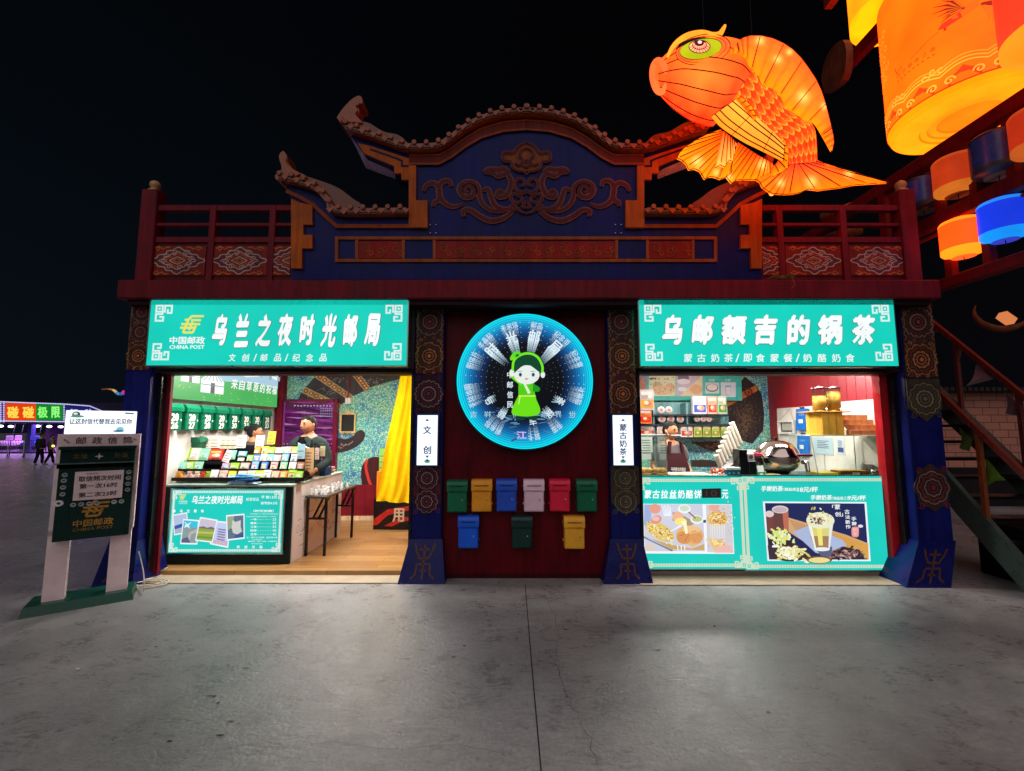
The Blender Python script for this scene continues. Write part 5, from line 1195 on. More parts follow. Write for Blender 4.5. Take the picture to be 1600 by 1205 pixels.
for r in range(4):
    for i, (cn, u) in enumerate(zip(RC[r], RU[r])):
        y_ = rows[r][0]; z_ = rz(r); x_ = P(u, 735, y_).x; w_ = (.088 if r else .10)*rnd.uniform(.92, 1.08); h_ = rnd.uniform(.105, .125)
        packet_mb(x_, y_, z_, w_, h_, CNAME[cn], i*7+r*50).build('packet', FILM, label='%s card packet, %s from the left in the %s rack row of cards' % (cn, ORD[i], RN[r]), cat='packet', group='small packets on the souvenir rack')
# the left part: folded bags, boxed sets, a red flat box, pouches
for i, (u0, u1, v1, h_, y_, cn, lab) in enumerate([(281, 294, 718, .17, 5.98, 'lime green', 'tall lime green box standing at the left end of the goods rack'), (294, 309, 719, .17, 5.98, 'cream', 'cream picture box beside the tall lime green one'),
       (309, 324, 719, .165, 5.98, 'mint green', 'mint green picture box with a yellow patch'), (324, 346, 718, .15, 5.99, 'red', 'wide red picture box with dark blue corner'), (352, 366, 718, .13, 5.99, 'mint green', 'pale mint box right of the wide red one'),
       (276, 288, 735, .12, 5.84, 'mint green', 'green round-picture pack at the left end of the second lowest row'), (288, 300, 735, .12, 5.85, 'lime green', 'green pack with an orange fruit picture'), (301, 314, 735, .12, 5.86, 'mint green', 'pale green pack with a pink picture'),
       (345, 357, 733, .085, 5.86, 'mauve', 'mauve lumpy gift pack in the middle of the rack'), (358, 372, 733, .085, 5.86, 'lime green', 'green and cream gift pack in the middle of the rack'), (374, 388, 733, .085, 5.86, 'pink', 'pink and cream gift pack in the middle of the rack'),
       (371, 384, 713, .07, 6.02, 'pale blue', 'pale blue folded pouch near the top of the rack'), (370, 380, 722, .06, 5.97, 'cream', 'small cream tag leaning below the folded pouch')]):
    x0, x1 = P(u0, v1, y_).x, P(u1, v1, y_).x; z_ = P(u0, v1, y_).z
    packet_mb((x0+x1)/2, y_, z_, (x1-x0)*.96, h_, CNAME[cn], 300+i).build('gift_box', FILM, label=lab, cat='gift box', group='boxed souvenirs on the left of the rack')
for i, (u, cn, lab) in enumerate([(278, 'orange', 'small orange and gold pouch at the left front corner of the rack'), (294, 'pink', 'small pink pouch in the lowest rack row'), (306, 'cream', 'small cream pouch in the lowest rack row'), (316, 'red', 'small dark red pouch in the lowest rack row'), (324, 'lime green', 'tiny lime pouch in the lowest rack row')]):
    y_ = 5.70; x_ = P(u, 745, y_).x; z_ = rz(0); m = MB(); fr = Fr((x_, y_, z_), (1, 0, 0), (0, .2, 1)); c = CNAME[cn]
    m.prism(fr, smooth_pts([(-.04, 0), (.04, 0), (.05, .04), (.02, .075), (.035, .10), (-.035, .10), (-.02, .075), (-.05, .04), (-.04, 0)], 3), -.03, 0, c); m.ell(fr, 0, .035, .026, .02, .002, mixc(c, S(120, 60, 30), .5), 10); m.rib(fr, [(-.02, .075), (.02, .075)], .01, .003, S(180, 140, 60))
    m.build('pouch', CLOTH, label=lab, cat='pouch', group='drawstring pouches')
# price cards behind the rack
def card(u0, u1, v0, v1, y_, col, lab, lines, lean=.15, name='price_card', rot=0, txt=None):
    x0, z0 = xz(u0, v1, y_); x1, z1 = xz(u1, v0, y_); m = MB(); fr = Fr(((x0+x1)/2, y_, z0), (cos(rot), 0, sin(rot)), (-sin(rot), lean, cos(rot))); w = x1-x0; h = z1-z0
    m.block(fr, -w/2, w/2, 0, h, -.006, 0, col); rd = random.Random(int(u0))
    for k_ in range(lines):
        b_ = h*(.12+.8*k_/lines)
        for q in range(3 if w > .2 else 1):
            a = -w*.44+w*.88*q/(3 if w > .2 else 1); ww = w*.88/(3 if w > .2 else 1)*rd.uniform(.6, .9); m.rib(fr, [(a, b_), (a+ww, b_)], h*.05, .001, rd.choice([S(140, 110, 100), S(110, 100, 100), S(180, 90, 70)]))
    if txt: m.text(fr, txt, -w*.35, w*.35, h*.7, h*.85, .0012, S(90, 70, 60))
    return m.build(name, PAPER, label=lab, cat='card', group='paper cards among the goods')
card(303, 344, 681, 700, 6.18, S(240, 226, 214), 'wide cream price card at the back of the rack, on the left', 3); card(343, 370, 682, 701, 6.185, S(246, 230, 200), 'cream price card in the middle of the back row', 3)
card(369, 384, 680, 700, 6.16, S(244, 236, 226), 'narrow white price card with four lines of text', 4); card(398, 412, 680, 700, 6.16, S(244, 238, 230), 'narrow white price card in front of the woman', 3); card(417, 430, 674, 694, 6.2, S(246, 196, 60), 'orange yellow card standing above the top row', 3)
card(346, 358, 703, 722, 5.93, S(246, 236, 230), 'white price card tilted over the red box', 4, rot=-.3)
card(464, 477, 694, 717, 5.90, S(170, 214, 226), 'blue and grey landscape card hanging by the white hook', 2, .0, 'hanging_card'); card(476, 491, 700, 737, 5.92, S(214, 176, 120), 'tall tan board of small stickers hanging at the right end of the rack', 6, .0, 'hanging_card')
card(492, 499, 700, 718, 6.0, S(226, 206, 196), 'narrow pale strip of trinkets hanging right of the sticker board', 4, .0, 'hanging_card'); card(500, 508, 697, 713, 6.02, S(206, 200, 150), 'narrow olive strip of trinkets hanging at the far right of the rack', 4, .0, 'hanging_card')
m = MB(); z_ = P(480, 694, 5.95).z
m.tube([P(465, 692, 5.9), P(475, 697, 5.93), P(486, 702, 5.96)], .008, S(240, 240, 240), 6); m.tube([P(484, 702, 5.96), P(497, 696, 5.98), P(509, 692, 6.0)], .006, S(60, 60, 64), 6); m.tube([P(480, 700, 5.95), Vector((P(480, 700, 5.95).x, 5.95, CZT))], .007, S(60, 60, 64), 6)
m.tube([P(492, 698, 5.97), Vector((P(480, 700, 5.95).x, 5.95, CZT+.005))], .004, S(60, 60, 64), 6); m.build('hook_stand', METAL, label='thin metal hook stand holding cards at the right end of the rack', cat='stand')
# blue wrapped bundle on the counter front edge
m = MB(); rnd = random.Random(4)
for i in range(16):
    c = P(384+rnd.uniform(-14, 14), 757, 5.60+rnd.uniform(-.01, .05)); z_ = CZT+.004+i*.0065; a = rnd.uniform(-.3, .3); w, d = rnd.uniform(.07, .13), rnd.uniform(.03, .05)
    vs = [(c.x+sx*w*cos(a)-sy*d*sin(a), c.y+sx*w*sin(a)+sy*d*cos(a), z_+rnd.uniform(-.006, .012)+dz) for dz in (0, .007) for sx, sy in ((-1, -1), (0, -1.2), (1, -1), (1, 1), (0, 1.1), (-1, 1))]
    m.add(vs, [list(range(6))[::-1], list(range(6, 12))]+[[k_, (k_+1) % 6, 6+(k_+1) % 6, 6+k_] for k_ in range(6)], rnd.choice([S(60, 150, 220), S(120, 190, 236), S(200, 226, 244), S(40, 110, 190)]))
m.build('wrapped_bundle', FILM, label='pile of blue plastic-wrapped bundles on the counter edge in front of the rack', cat='bundle')
# side counter goods
m = MB(); a = P(484, 750, 6.55); m.box(a.x, a.x+.24, 6.5, 6.75, CZT+.001, CZT+.13, S(36, 70, 116), bev=.01); m.box(a.x+.01, a.x+.23, 6.51, 6.74, CZT+.13, CZT+.134, S(30, 56, 96)); m.build('storage_box', PAINT, label='dark blue box on the side arm of the souvenir counter', cat='box')
for i in range(6):
    m = MB(); rnd = random.Random(60+i); x_ = -2.99+rnd.uniform(-.02, .02); y_ = 6.98+rnd.uniform(-.02, .02); z_ = CZT+.002+i*.016; m.box(x_-.15, x_+.15, y_-.11, y_+.11, z_, z_+.012, rnd.choice([S(230, 200, 180), S(206, 120, 110), S(240, 226, 206)]), bev=.002); m.rect(Fr((x_, y_, z_+.0125), (1, 0, 0), (0, 1, 0)), -.12, .12, -.08, .08, .0, rnd.choice([S(210, 90, 80), S(240, 230, 200)]))
    m.build('booklet', PAPER, label='%s booklet from the bottom of the pile at the end of the side counter' % ORD[i], cat='booklet', group='booklets piled on the side counter')
# folding table with white figurines
TX0, TX1, TY0, TY1, TZ = -2.755, -2.46, 5.90, 7.02, .845
ft = thing('folding_table', 'narrow dark folding table with metal legs beside the white counter side', 'table', (-2.6, 6.4, ZF))
MB().box(TX0, TX1, TY0, TY1, TZ-.03, TZ, S(70, 62, 56), bev=.004).build('tabletop', GLOSS, ft)
bk = S(16, 16, 18)
for y_ in (5.95, 6.93):
    for x_ in (TX0+.025, TX1-.025): MB().bar((x_, y_, ZF), (x_, y_, TZ-.03), .03, .03, bk).build('leg', GLOSS, ft)
    m = MB(); m.bar((TX0+.025, y_, TZ-.30), (TX1-.025, y_, TZ-.30), .025, .025, bk); m.bar((TX0+.10, y_, TZ-.30), (TX0+.17, y_+.16, TZ-.035), .02, .02, bk); m.bar((TX1-.12, y_, TZ-.30), (TX1-.05, y_+.16, TZ-.035), .02, .02, bk); m.build('brace', GLOSS, ft)
rnd = random.Random(14)
fg0 = None
for i in range(16):
    x_ = TX0+.05+.065*(i % 4)+rnd.uniform(-.01, .01); y_ = 5.98+.25*(i//4)+rnd.uniform(-.04, .04); s_ = rnd.uniform(.8, 1.15)
    lab = 'small white plaster figurine on the folding table, %s in the %s row' % (ORD[i % 4], ('front', 'second', 'third', 'back')[i//4])
    m = MB(); m.lathe([(0, 0), (.024, 0), (.026, .012), (.018, .03), (.021, .042), (.012, .052), (.018, .066), (.014, .082), (0, .088)], (0, 0, 0), S(240, 240, 236), 12)
    for s2 in (-1, 1): m.ball((s2*.013, 0, .084), .008, S(240, 240, 236), 6); m.ball((s2*.022, -.006, .036), .009, S(240, 240, 236), 6)
    m.v = [(x_+p[0]*s_, y_+p[1]*s_, TZ+.001+p[2]*s_) for p in m.v]
    m.build('figurine', GLOSS, label=lab, cat='figurine', group='white figurines on the folding table')
# framed glass panel behind the man, its violet reflections painted on
Yv = 8.12; FV = FF(Yv)
pan = thing('painted_reflection_panel', 'glass panel with painted violet light reflections in a maroon frame behind the jacketed man', 'picture', (P(480, 700, Yv).x, Yv, P(480, 735, Yv).z))
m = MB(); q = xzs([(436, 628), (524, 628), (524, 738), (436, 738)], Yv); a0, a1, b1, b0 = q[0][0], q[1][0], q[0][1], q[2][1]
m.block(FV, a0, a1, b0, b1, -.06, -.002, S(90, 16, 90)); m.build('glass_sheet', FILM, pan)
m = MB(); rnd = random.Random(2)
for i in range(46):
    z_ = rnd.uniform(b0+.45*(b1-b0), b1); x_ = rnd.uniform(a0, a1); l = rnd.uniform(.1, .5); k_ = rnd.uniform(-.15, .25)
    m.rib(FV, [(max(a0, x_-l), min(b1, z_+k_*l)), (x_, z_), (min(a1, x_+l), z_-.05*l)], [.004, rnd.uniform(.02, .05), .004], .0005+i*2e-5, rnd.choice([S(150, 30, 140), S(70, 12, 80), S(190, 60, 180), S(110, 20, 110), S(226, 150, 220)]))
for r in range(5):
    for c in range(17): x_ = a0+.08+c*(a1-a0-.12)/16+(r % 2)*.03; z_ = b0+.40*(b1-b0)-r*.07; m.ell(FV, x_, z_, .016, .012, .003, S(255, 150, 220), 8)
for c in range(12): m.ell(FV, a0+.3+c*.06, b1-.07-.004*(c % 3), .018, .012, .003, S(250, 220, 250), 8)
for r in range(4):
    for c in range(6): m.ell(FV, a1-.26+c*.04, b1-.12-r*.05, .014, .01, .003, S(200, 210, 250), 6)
m.build('picture', mat('violet_reflection_glow', .25, emit=.55), pan)  # reflected lights painted as glowing streaks and dots on the glass
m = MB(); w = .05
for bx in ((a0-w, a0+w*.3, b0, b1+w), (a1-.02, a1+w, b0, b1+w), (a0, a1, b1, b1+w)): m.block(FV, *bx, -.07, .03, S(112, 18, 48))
m.block(FV, a0-.0, a0+.13, b0, b1, 0, .012, S(150, 70, 160)); m.build('frame', GLOSS, pan)  # violet strip at left: pink light on the jamb, put into its colour
# little slate hung on the mural with conduit and switch
Yw = YBK-.03; FW = FF(Yw)
sl = thing('slate_board', 'small black slate in a pale wooden frame hung on the speckled mural', 'board', (P(543, 660, Yw).x, Yw, P(543, 676, Yw).z))
a = xz(533, 674, Yw); b_ = xz(554, 648, Yw); m = MB(); w = .025
for bx in ((a[0]-w, a[0], a[1]-w, b_[1]+w), (b_[0], b_[0]+w, a[1]-w, b_[1]+w), (a[0], b_[0], a[1]-w, a[1]), (a[0], b_[0], b_[1], b_[1]+w)): m.block(FW, *bx, -.02, .012, S(226, 190, 130))
m.prism(FW, smooth_pts([(a[0]+.03, b_[1]+w), (b_[0]-.03, b_[1]+w), ((a[0]+b_[0])/2, b_[1]+w+.05), (a[0]+.03, b_[1]+w)], 4), -.015, .008, S(226, 190, 130))
for k_ in range(3): c = a[0]+.03+k_*(b_[0]-a[0]-.06)/2; m.block(FW, c-.012, c+.012, a[1]-w-.03, a[1]-w, -.01, .01, S(226, 190, 130))
m.build('frame', PAINT, sl); m = MB(); m.block(FW, a[0], b_[0], a[1], b_[1], -.018, 0, S(26, 28, 30)); m.build('slate', MATTE, sl)
m = MB(); c = xz(543, 632, Yw); m.tube([FW.p(a[0]+.05, b_[1]+w+.02, 0), FW.p(c[0], c[1], 0), FW.p(b_[0]-.05, b_[1]+w+.02, 0)], .003, S(180, 150, 110), 5); m.build('cord', PAINT, sl)
m = MB(); a = P(545, 584, Yw); m.tube([(a.x, Yw, ZC), (a.x, Yw, P(545, 622, Yw).z)], .012, S(150, 50, 50), 8); a = xz(540, 631, Yw); b_ = xz(548.5, 622, Yw); m.block(FW, a[0], b_[0], a[1], b_[1], -.02, .03, S(240, 240, 238)); m.build('wall_switch', PAINT, label='white wall socket under a thin red conduit on the mural', cat='socket')
# yellow robe
def cloth(rowsp, Y, amp, folds, col, name, mt, **kw):
    m = MB(); nr, nc = 40, 44; L_ = smooth_pts([r_[0] for r_ in rowsp], 8); R_2 = smooth_pts([r_[1] for r_ in rowsp], 8); n = len(L_); vs = []
    for i in range(n):
        for j in range(nc+1):
            t_ = j/nc; u = L_[i][0]*(1-t_)+R_2[i][0]*t_; v = L_[i][1]*(1-t_)+R_2[i][1]*t_; am = amp*(.3+.7*i/n)
            y_ = Y+am*sin(t_*folds*2*pi+.8*sin(i*.12))+am*.4*sin(t_*folds*4.7*pi+i*.2); p = P(u, v, Y); vs.append((p.x, y_, p.z))
    m.add(vs, [[i*(nc+1)+j, i*(nc+1)+j+1, (i+1)*(nc+1)+j+1, (i+1)*(nc+1)+j] for i in range(n-1) for j in range(nc)], col, 0, True)
    return m.build(name, mt, **kw)
rb = cloth([((626, 583), (660, 583)), ((619, 620), (662, 620)), ((608, 670), (663, 670)), ((600, 710), (664, 715)), ((593, 760), (662, 765)), ((588, 783), (660, 788))], 7.0, .045, 2.2, S(255, 214, 4), 'robe', CLOTH, label='bright yellow robe hanging at the right side of the souvenir shop', cat='robe')
m = MB(); p0 = P(640, 583, 7.15); m.tube([(p0.x-.15, 7.15, p0.z-.02), (p0.x, 7.15, p0.z+.03), (p0.x+.2, 7.15, p0.z-.02)], .012, S(90, 70, 50), 6); m.tube([(p0.x, 7.15, p0.z+.03), (p0.x, 7.15, ZC)], .004, S(200, 200, 200), 5); m.build('hanger', PAINT, rb)
cloth([((616, 660), (624, 640)), ((607, 700), (622, 690)), ((607, 714), (617, 716))], 7.07, .03, 1, S(246, 206, 14), 'sleeve', CLOTH, parent=rb)
# dark stand with red strokes
Yk = 7.45; FK = FF(Yk); a = xz(583, 823, Yk); b_ = xz(650, 737, Yk); zm = xz(600, 780, Yk)[1]
sd = thing('display_stand', 'black and red display stand with one cream character, under the yellow robe', 'stand', ((a[0]+b_[0])/2, Yk, ZF))
m = MB(); m.block(FK, a[0], b_[0], ZF, zm, -.45, 0, S(28, 22, 24)); m.build('body', GLOSS, sd)
m = MB(); m.block(FK, a[0]+.03, a[0]+.26, zm, b_[1], -.4, -.02, S(250, 150, 30)); m.block(FK, a[0]+.26, b_[0], zm, b_[1], -.4, -.02, S(120, 60, 30)); m.build('upper_case', GLOSS, sd)
m = MB()
for q in ([(583, 812), (606, 796), (642, 790), (660, 784), (660, 792), (640, 797), (606, 805), (590, 820), (583, 821)], [(600, 822), (622, 810), (650, 806), (650, 812), (626, 816), (612, 823)]): m.poly(FK, [(max(a[0], x_), max(ZF, z_)) for x_, z_ in xzs(q, Yk)], .002, S(214, 44, 34))
px_text(m, FK, Yk, '用', 613, 632, 794, 816, .004, S(250, 240, 220), bold=.03); m.build('lettering', FILM, sd)
card(592, 602, 701, 735, 7.2, S(140, 206, 90), 'small pale green card standing on the display stand by the robe', 3, .0, 'standing_card')
# ================================================================== milk tea shop
RY0, RY1, RZT = 5.37, 5.98, 1.16
RCX0, RCX1 = XM[3]-.02, RX-.06
tc_ = thing('tea_counter', 'long teal-fronted serving counter with a dark top in the milk tea shop', 'counter', ((RCX0+RCX1)/2, 5.7, ZF))
MB().box(RCX0, RCX1, RY0, RY1, ZF, RZT-.03, S(60, 66, 64)).build('body', PAINT, tc_)
MB().box(RCX0, RCX1, RY0-.03, RY1+.02, RZT-.03, RZT, S(86, 112, 98), bev=.006).build('countertop', GLOSS, tc_)
YR2 = 5.33; FR_ = FF(YR2)
def clight(u0, u1, v0, v1, label):
    a = xz(u0, v1, YR2); b_ = xz(u1, v0, YR2); a = (a[0], max(a[1], .075))
    c = thing('counter_light_box', label, 'light box', ((a[0]+b_[0])/2, YR2, a[1]))
    m = MB(); m.block(FR_, a[0]-.012, b_[0]+.012, a[1]-.012, b_[1]+.012, -.035, -.001, S(150, 160, 150)); m.build('frame', METAL, c)
    m = MB(); m.rect(FR_, a[0], b_[0], a[1], b_[1], 0, TEAL2); m.build('light_panel', LIT, c)
    m = MB(); border(m, FR_, a[0], b_[0], a[1], b_[1], .085, .001, S(206, 222, 196), .15); return c, m, a, b_
def E6(m, pts, h, col, sc=None):
    s_, ox, oy = sc; m.poly(FR_, xzs(zz2(pts, s_, ox, oy), YR2), h, col)
def el(m, x, y, rx, ry, h, col, sc, n=18, rot=0):
    s_, ox, oy = sc; c = xz(ox+x/s_, oy+y/s_, YR2); k_ = YR2/680/s_; m.ell(FR_, c[0], c[1], rx*k_, ry*k_, h, col, n, rot=rot)
c1, m, a, b_ = clight(999, 1162, 745, 889, 'teal backlit board with a cheese pancake photo and a blacked-out price')
sc = (7.09, 990, 740); rnd = random.Random(41)
for i, c in enumerate('蒙古拉丝奶酪饼'): x_ = 118+i*92; px_text(m, FR_, YR2, c, 990+x_/7.09, 990+(x_+80)/7.09, 740+180/7.09, 740+278/7.09, .003, WHITE, bold=.035, shear=.12)
E6(m, [(752, 168), (965, 162), (968, 268), (755, 270)], .005, S(34, 30, 32), sc); px_text(m, FR_, YR2, '10', 990+800/7.09, 990+920/7.09, 740+185/7.09, 740+255/7.09, .006, S(70, 50, 50))
px_text(m, FR_, YR2, '元', 990+975/7.09, 990+1045/7.09, 740+178/7.09, 740+280/7.09, .0055, WHITE, bold=.035, shear=.12)
E6(m, [(105, 335), (1085, 340), (1115, 890), (120, 885)], .003, S(246, 248, 255), sc)
W2 = (225, 228, 240)
E6(m, [(105, 340), (760, 340), (790, 860), (130, 860)], .0035, S(208, 210, 226), sc); E6(m, [(800, 345), (1080, 345), (1105, 880), (815, 870)], .0035, S(214, 210, 214), sc)
E6(m, [(120, 345), (200, 345), (190, 520), (140, 600), (112, 560)], .004, S(160, 180, 226), sc)
el(m, 235, 390, 62, 52, .0045, S(232, 160, 140), sc); E6(m, [(290, 350), (420, 350), (380, 440), (330, 460)], .0045, S(170, 180, 210), sc)
for i in range(7): E6(m, [(300+i*16, 350), (310+i*16, 350), (345+i*12, 470), (335+i*12, 470)], .0047, S(240, 244, 250), sc)
el(m, 560, 390, 70, 48, .005, S(240, 244, 246), sc); el(m, 560, 385, 52, 32, .0053, S(206, 220, 200), sc); E6(m, [(430, 430), (480, 425), (610, 500), (700, 540), (590, 600), (430, 520)], .0042, S(170, 150, 130), sc)
el(m, 700, 510, 72, 46, .005, S(236, 240, 244), sc); el(m, 700, 503, 54, 30, .0053, S(190, 200, 130), sc); E6(m, [(610, 420), (690, 490), (680, 500), (600, 430)], .0056, S(150, 100, 70), sc); E6(m, [(770, 515), (800, 510), (800, 545), (770, 545)], .005, S(60, 80, 110), sc)
el(m, 290, 640, 165, 82, .005, S(226, 200, 110), sc, 26, -.5)
for i in range(150):
    t_ = rnd.uniform(-1, 1); x_ = 290+t_*140; y_ = 645+t_*75+rnd.gauss(0, 36); el(m, x_, y_, rnd.uniform(6, 18), rnd.uniform(3, 9), .0053+i*4e-6, rnd.choice([S(250, 232, 120), S(236, 190, 90), S(206, 140, 70), S(250, 244, 190), S(190, 110, 70), S(240, 236, 210)]), sc, 7, rnd.uniform(-1, 1))
el(m, 250, 510, 62, 44, .0062, S(226, 150, 140), sc, 14, .4); el(m, 245, 500, 40, 26, .0064, S(240, 190, 180), sc, 12)
E6(m, [(180, 720), (420, 840), (780, 850), (780, 780), (640, 830), (430, 790)], .0046, S(206, 170, 110), sc); E6(m, [(600, 770), (760, 760), (640, 822)], .0056, S(226, 190, 140), sc)
el(m, 620, 680, 150, 100, .006, S(232, 180, 120), sc, 26); el(m, 555, 710, 80, 66, .0062, S(222, 150, 90), sc, 18); el(m, 690, 705, 72, 66, .0062, S(226, 158, 98), sc, 18); el(m, 640, 620, 100, 42, .0062, S(240, 196, 140), sc, 16)
for i in range(6): E6(m, [(622, 650), (622+120*cos(i*1.05), 690+70*sin(i*1.05)), (628+120*cos(i*1.05), 694+70*sin(i*1.05))], .0064, S(160, 96, 60), sc)
el(m, 490, 480, 60, 56, .0057, S(240, 180, 150), sc, 16); el(m, 520, 530, 66, 40, .006, S(250, 230, 130), sc, 14); E6(m, [(520, 530), (580, 520), (600, 660), (570, 670), (555, 590)], .0066, S(255, 248, 200), sc); E6(m, [(400, 640), (520, 560), (540, 580), (420, 640)], .0055, S(240, 236, 246), sc)
for i in range(3): E6(m, [(480+i*38, 795), (490+i*38, 795), (495+i*38, 850), (485+i*38, 850)], .0065, WHITE, sc)
el(m, 880, 380, 60, 34, .0045, S(240, 180, 160), sc); E6(m, [(850, 350), (950, 350), (930, 420), (870, 420)], .0046, S(236, 176, 160), sc)
el(m, 925, 500, 110, 80, .005, S(232, 190, 110), sc, 22)
for i in range(80): el(m, 925+rnd.gauss(0, 50), 500+rnd.gauss(0, 40), rnd.uniform(5, 14), rnd.uniform(4, 8), .0053+i*5e-6, rnd.choice([S(250, 236, 150), S(206, 130, 70), S(180, 110, 60), S(255, 244, 200)]), sc, 7)
for i in range(9): x_ = 850+i*19; E6(m, [(x_, 560), (x_+7, 560), (x_+5, 720), (x_+1, 720)], .0056, S(250, 250, 244), sc)
E6(m, [(822, 710), (900, 720), (1010, 760), (1020, 820), (900, 860), (860, 800)], .005, S(240, 196, 140), sc)
for i in range(40): el(m, 920+rnd.gauss(0, 45), 760+rnd.gauss(0, 22), rnd.uniform(6, 14), rnd.uniform(4, 8), .0055+i*5e-6, rnd.choice([S(250, 236, 130), S(230, 170, 80), S(255, 246, 200)]), sc, 7)
E6(m, [(930, 810), (1060, 790), (1110, 870), (900, 878)], .0062, S(244, 190, 186), sc)
for i in range(40): el(m, 1060+rnd.gauss(0, 22), 480+rnd.gauss(0, 90), rnd.uniform(4, 12), rnd.uniform(3, 9), .0047+i*4e-6, rnd.choice([S(190, 190, 206), S(236, 236, 246), S(206, 206, 196)]), sc, 7)
el(m, 180, 820, 60, 34, .0044, S(226, 206, 190), sc); E6(m, [(110, 690), (200, 740), (440, 850), (420, 862), (110, 712)], .0044, S(120, 130, 150), sc)
m.build('picture', LIT, c1)
c2, m, a, b_ = clight(1165, 1405, 744, 893, 'teal backlit board with a glass of milk tea photographed on dark blue')
sc = (6.154, 1160, 740)
def t7(t, x0, x1, y0, y1, h=.003, col=WHITE, **k): px_text(m, FR_, YR2, t, 1160+x0/6.154, 1160+x1/6.154, 740+y0/6.154, 740+y1/6.154, h, col, **k)
t7('手擀奶茶', 180, 388, 118, 172, bold=.03, shear=.12); t7('（蜡盐底）', 395, 525, 135, 168, bold=.02); t7('18元/杯', 528, 725, 125, 180, bold=.03, shear=.1)
t7('手擀奶茶', 655, 860, 205, 256, bold=.03, shear=.12); t7('（咖盐底三）', 865, 1010, 220, 254, bold=.02); t7('9元/杯', 1012, 1185, 208, 258, bold=.03, shear=.1)
E6(m, [(195, 268), (1190, 274), (1232, 842), (240, 840)], .003, S(240, 246, 252), sc); E6(m, [(215, 284), (1172, 288), (1212, 826), (256, 826)], .0034, S(36, 44, 92), sc)
E6(m, [(430, 420), (600, 470), (1000, 590), (1208, 672), (1212, 826), (860, 826), (440, 560)], .0038, S(216, 168, 120), sc); E6(m, [(900, 580), (1208, 680), (1212, 826), (1060, 740), (880, 640)], .0042, S(226, 170, 80), sc)
for i in range(8): E6(m, [(440+i*10, 440+i*14), (1206, 690+i*16), (1206, 692+i*16), (440+i*10, 444+i*14)], .0044, S(170, 120, 90), sc)
E6(m, [(480, 560), (640, 500), (960, 640), (1000, 690), (860, 740), (780, 780), (700, 760)], .0047, S(176, 190, 226), sc); E6(m, [(700, 720), (860, 700), (860, 800), (760, 800)], .0049, S(90, 100, 140), sc)
E6(m, [(240, 690), (470, 640), (680, 800), (660, 826), (256, 826)], .0041, S(66, 50, 66), sc)
E6(m, [(282, 350), (438, 340), (444, 560), (300, 560)], .005, S(106, 66, 66), sc); E6(m, [(380, 350), (438, 345), (444, 560), (400, 560)], .0052, S(190, 110, 90), sc); el(m, 360, 345, 78, 36, .0054, S(226, 206, 206), sc); el(m, 360, 348, 66, 26, .0056, S(196, 176, 186), sc)
E6(m, [(222, 385), (296, 390), (300, 560), (240, 560)], .0051, S(120, 70, 66), sc); el(m, 258, 388, 42, 30, .0056, S(226, 206, 206), sc)
el(m, 365, 660, 118, 44, .006, S(56, 40, 50), sc)
for i in range(90): el(m, 360+rnd.gauss(0, 55), 610+rnd.gauss(0, 36), rnd.uniform(14, 30), rnd.uniform(8, 16), .0063+i*5e-6, rnd.choice([S(240, 246, 180), S(206, 226, 110), S(250, 250, 220), S(226, 230, 130)]), sc, 5, rnd.uniform(0, 3))
el(m, 455, 780, 165, 60, .0072, S(70, 50, 50), sc)
for i in range(90): el(m, 455+rnd.gauss(0, 70), 755+rnd.gauss(0, 30), rnd.uniform(18, 40), rnd.uniform(8, 14), .0074+i*5e-6, rnd.choice([S(250, 246, 206), S(240, 236, 150), S(255, 252, 236), S(226, 206, 110)]), sc, 5, rnd.uniform(-.8, .8))
el(m, 735, 828, 120, 36, .0072, S(120, 80, 50), sc); el(m, 735, 832, 100, 26, .0075, S(240, 226, 150), sc)
E6(m, [(850, 745), (960, 700), (1120, 730), (1180, 826), (850, 826)], .0072, S(60, 44, 56), sc)
for i in range(110): el(m, 1010+rnd.gauss(0, 75), 770+rnd.gauss(0, 28), rnd.uniform(10, 24), rnd.uniform(4, 9), .0074+i*5e-6, rnd.choice([S(206, 170, 160), S(110, 80, 84), S(40, 30, 44), S(150, 110, 100)]), sc, 5, rnd.uniform(-1, 1))
E6(m, [(625, 470), (868, 470), (835, 720), (690, 720)], .0080, S(226, 216, 130), sc); E6(m, [(650, 600), (850, 600), (835, 720), (690, 720)], .0082, S(170, 130, 100), sc); E6(m, [(710, 520), (760, 520), (770, 690), (730, 690)], .0084, S(246, 236, 120), sc)
E6(m, [(625, 480), (660, 490), (705, 720), (690, 720)], .0086, S(250, 250, 230), sc); E6(m, [(830, 490), (868, 480), (835, 720), (822, 720)], .0086, S(236, 240, 236), sc); el(m, 760, 726, 74, 18, .0088, S(240, 244, 236), sc)
el(m, 745, 450, 132, 76, .0088, S(240, 240, 206), sc, 24)
for i in range(80): el(m, 745+rnd.gauss(0, 55), 430+rnd.gauss(0, 30), rnd.uniform(8, 20), rnd.uniform(5, 12), .0091+i*5e-6, rnd.choice([S(250, 250, 226), S(236, 226, 150), S(226, 220, 190), S(206, 190, 90)]), sc, 6, rnd.uniform(0, 3))
for i in range(30): el(m, 715+rnd.gauss(0, 28), 450+rnd.gauss(0, 18), rnd.uniform(8, 18), rnd.uniform(4, 8), .0097+i*6e-6, rnd.choice([S(110, 80, 90), S(70, 50, 66), S(150, 120, 120)]), sc, 6, rnd.uniform(0, 3))
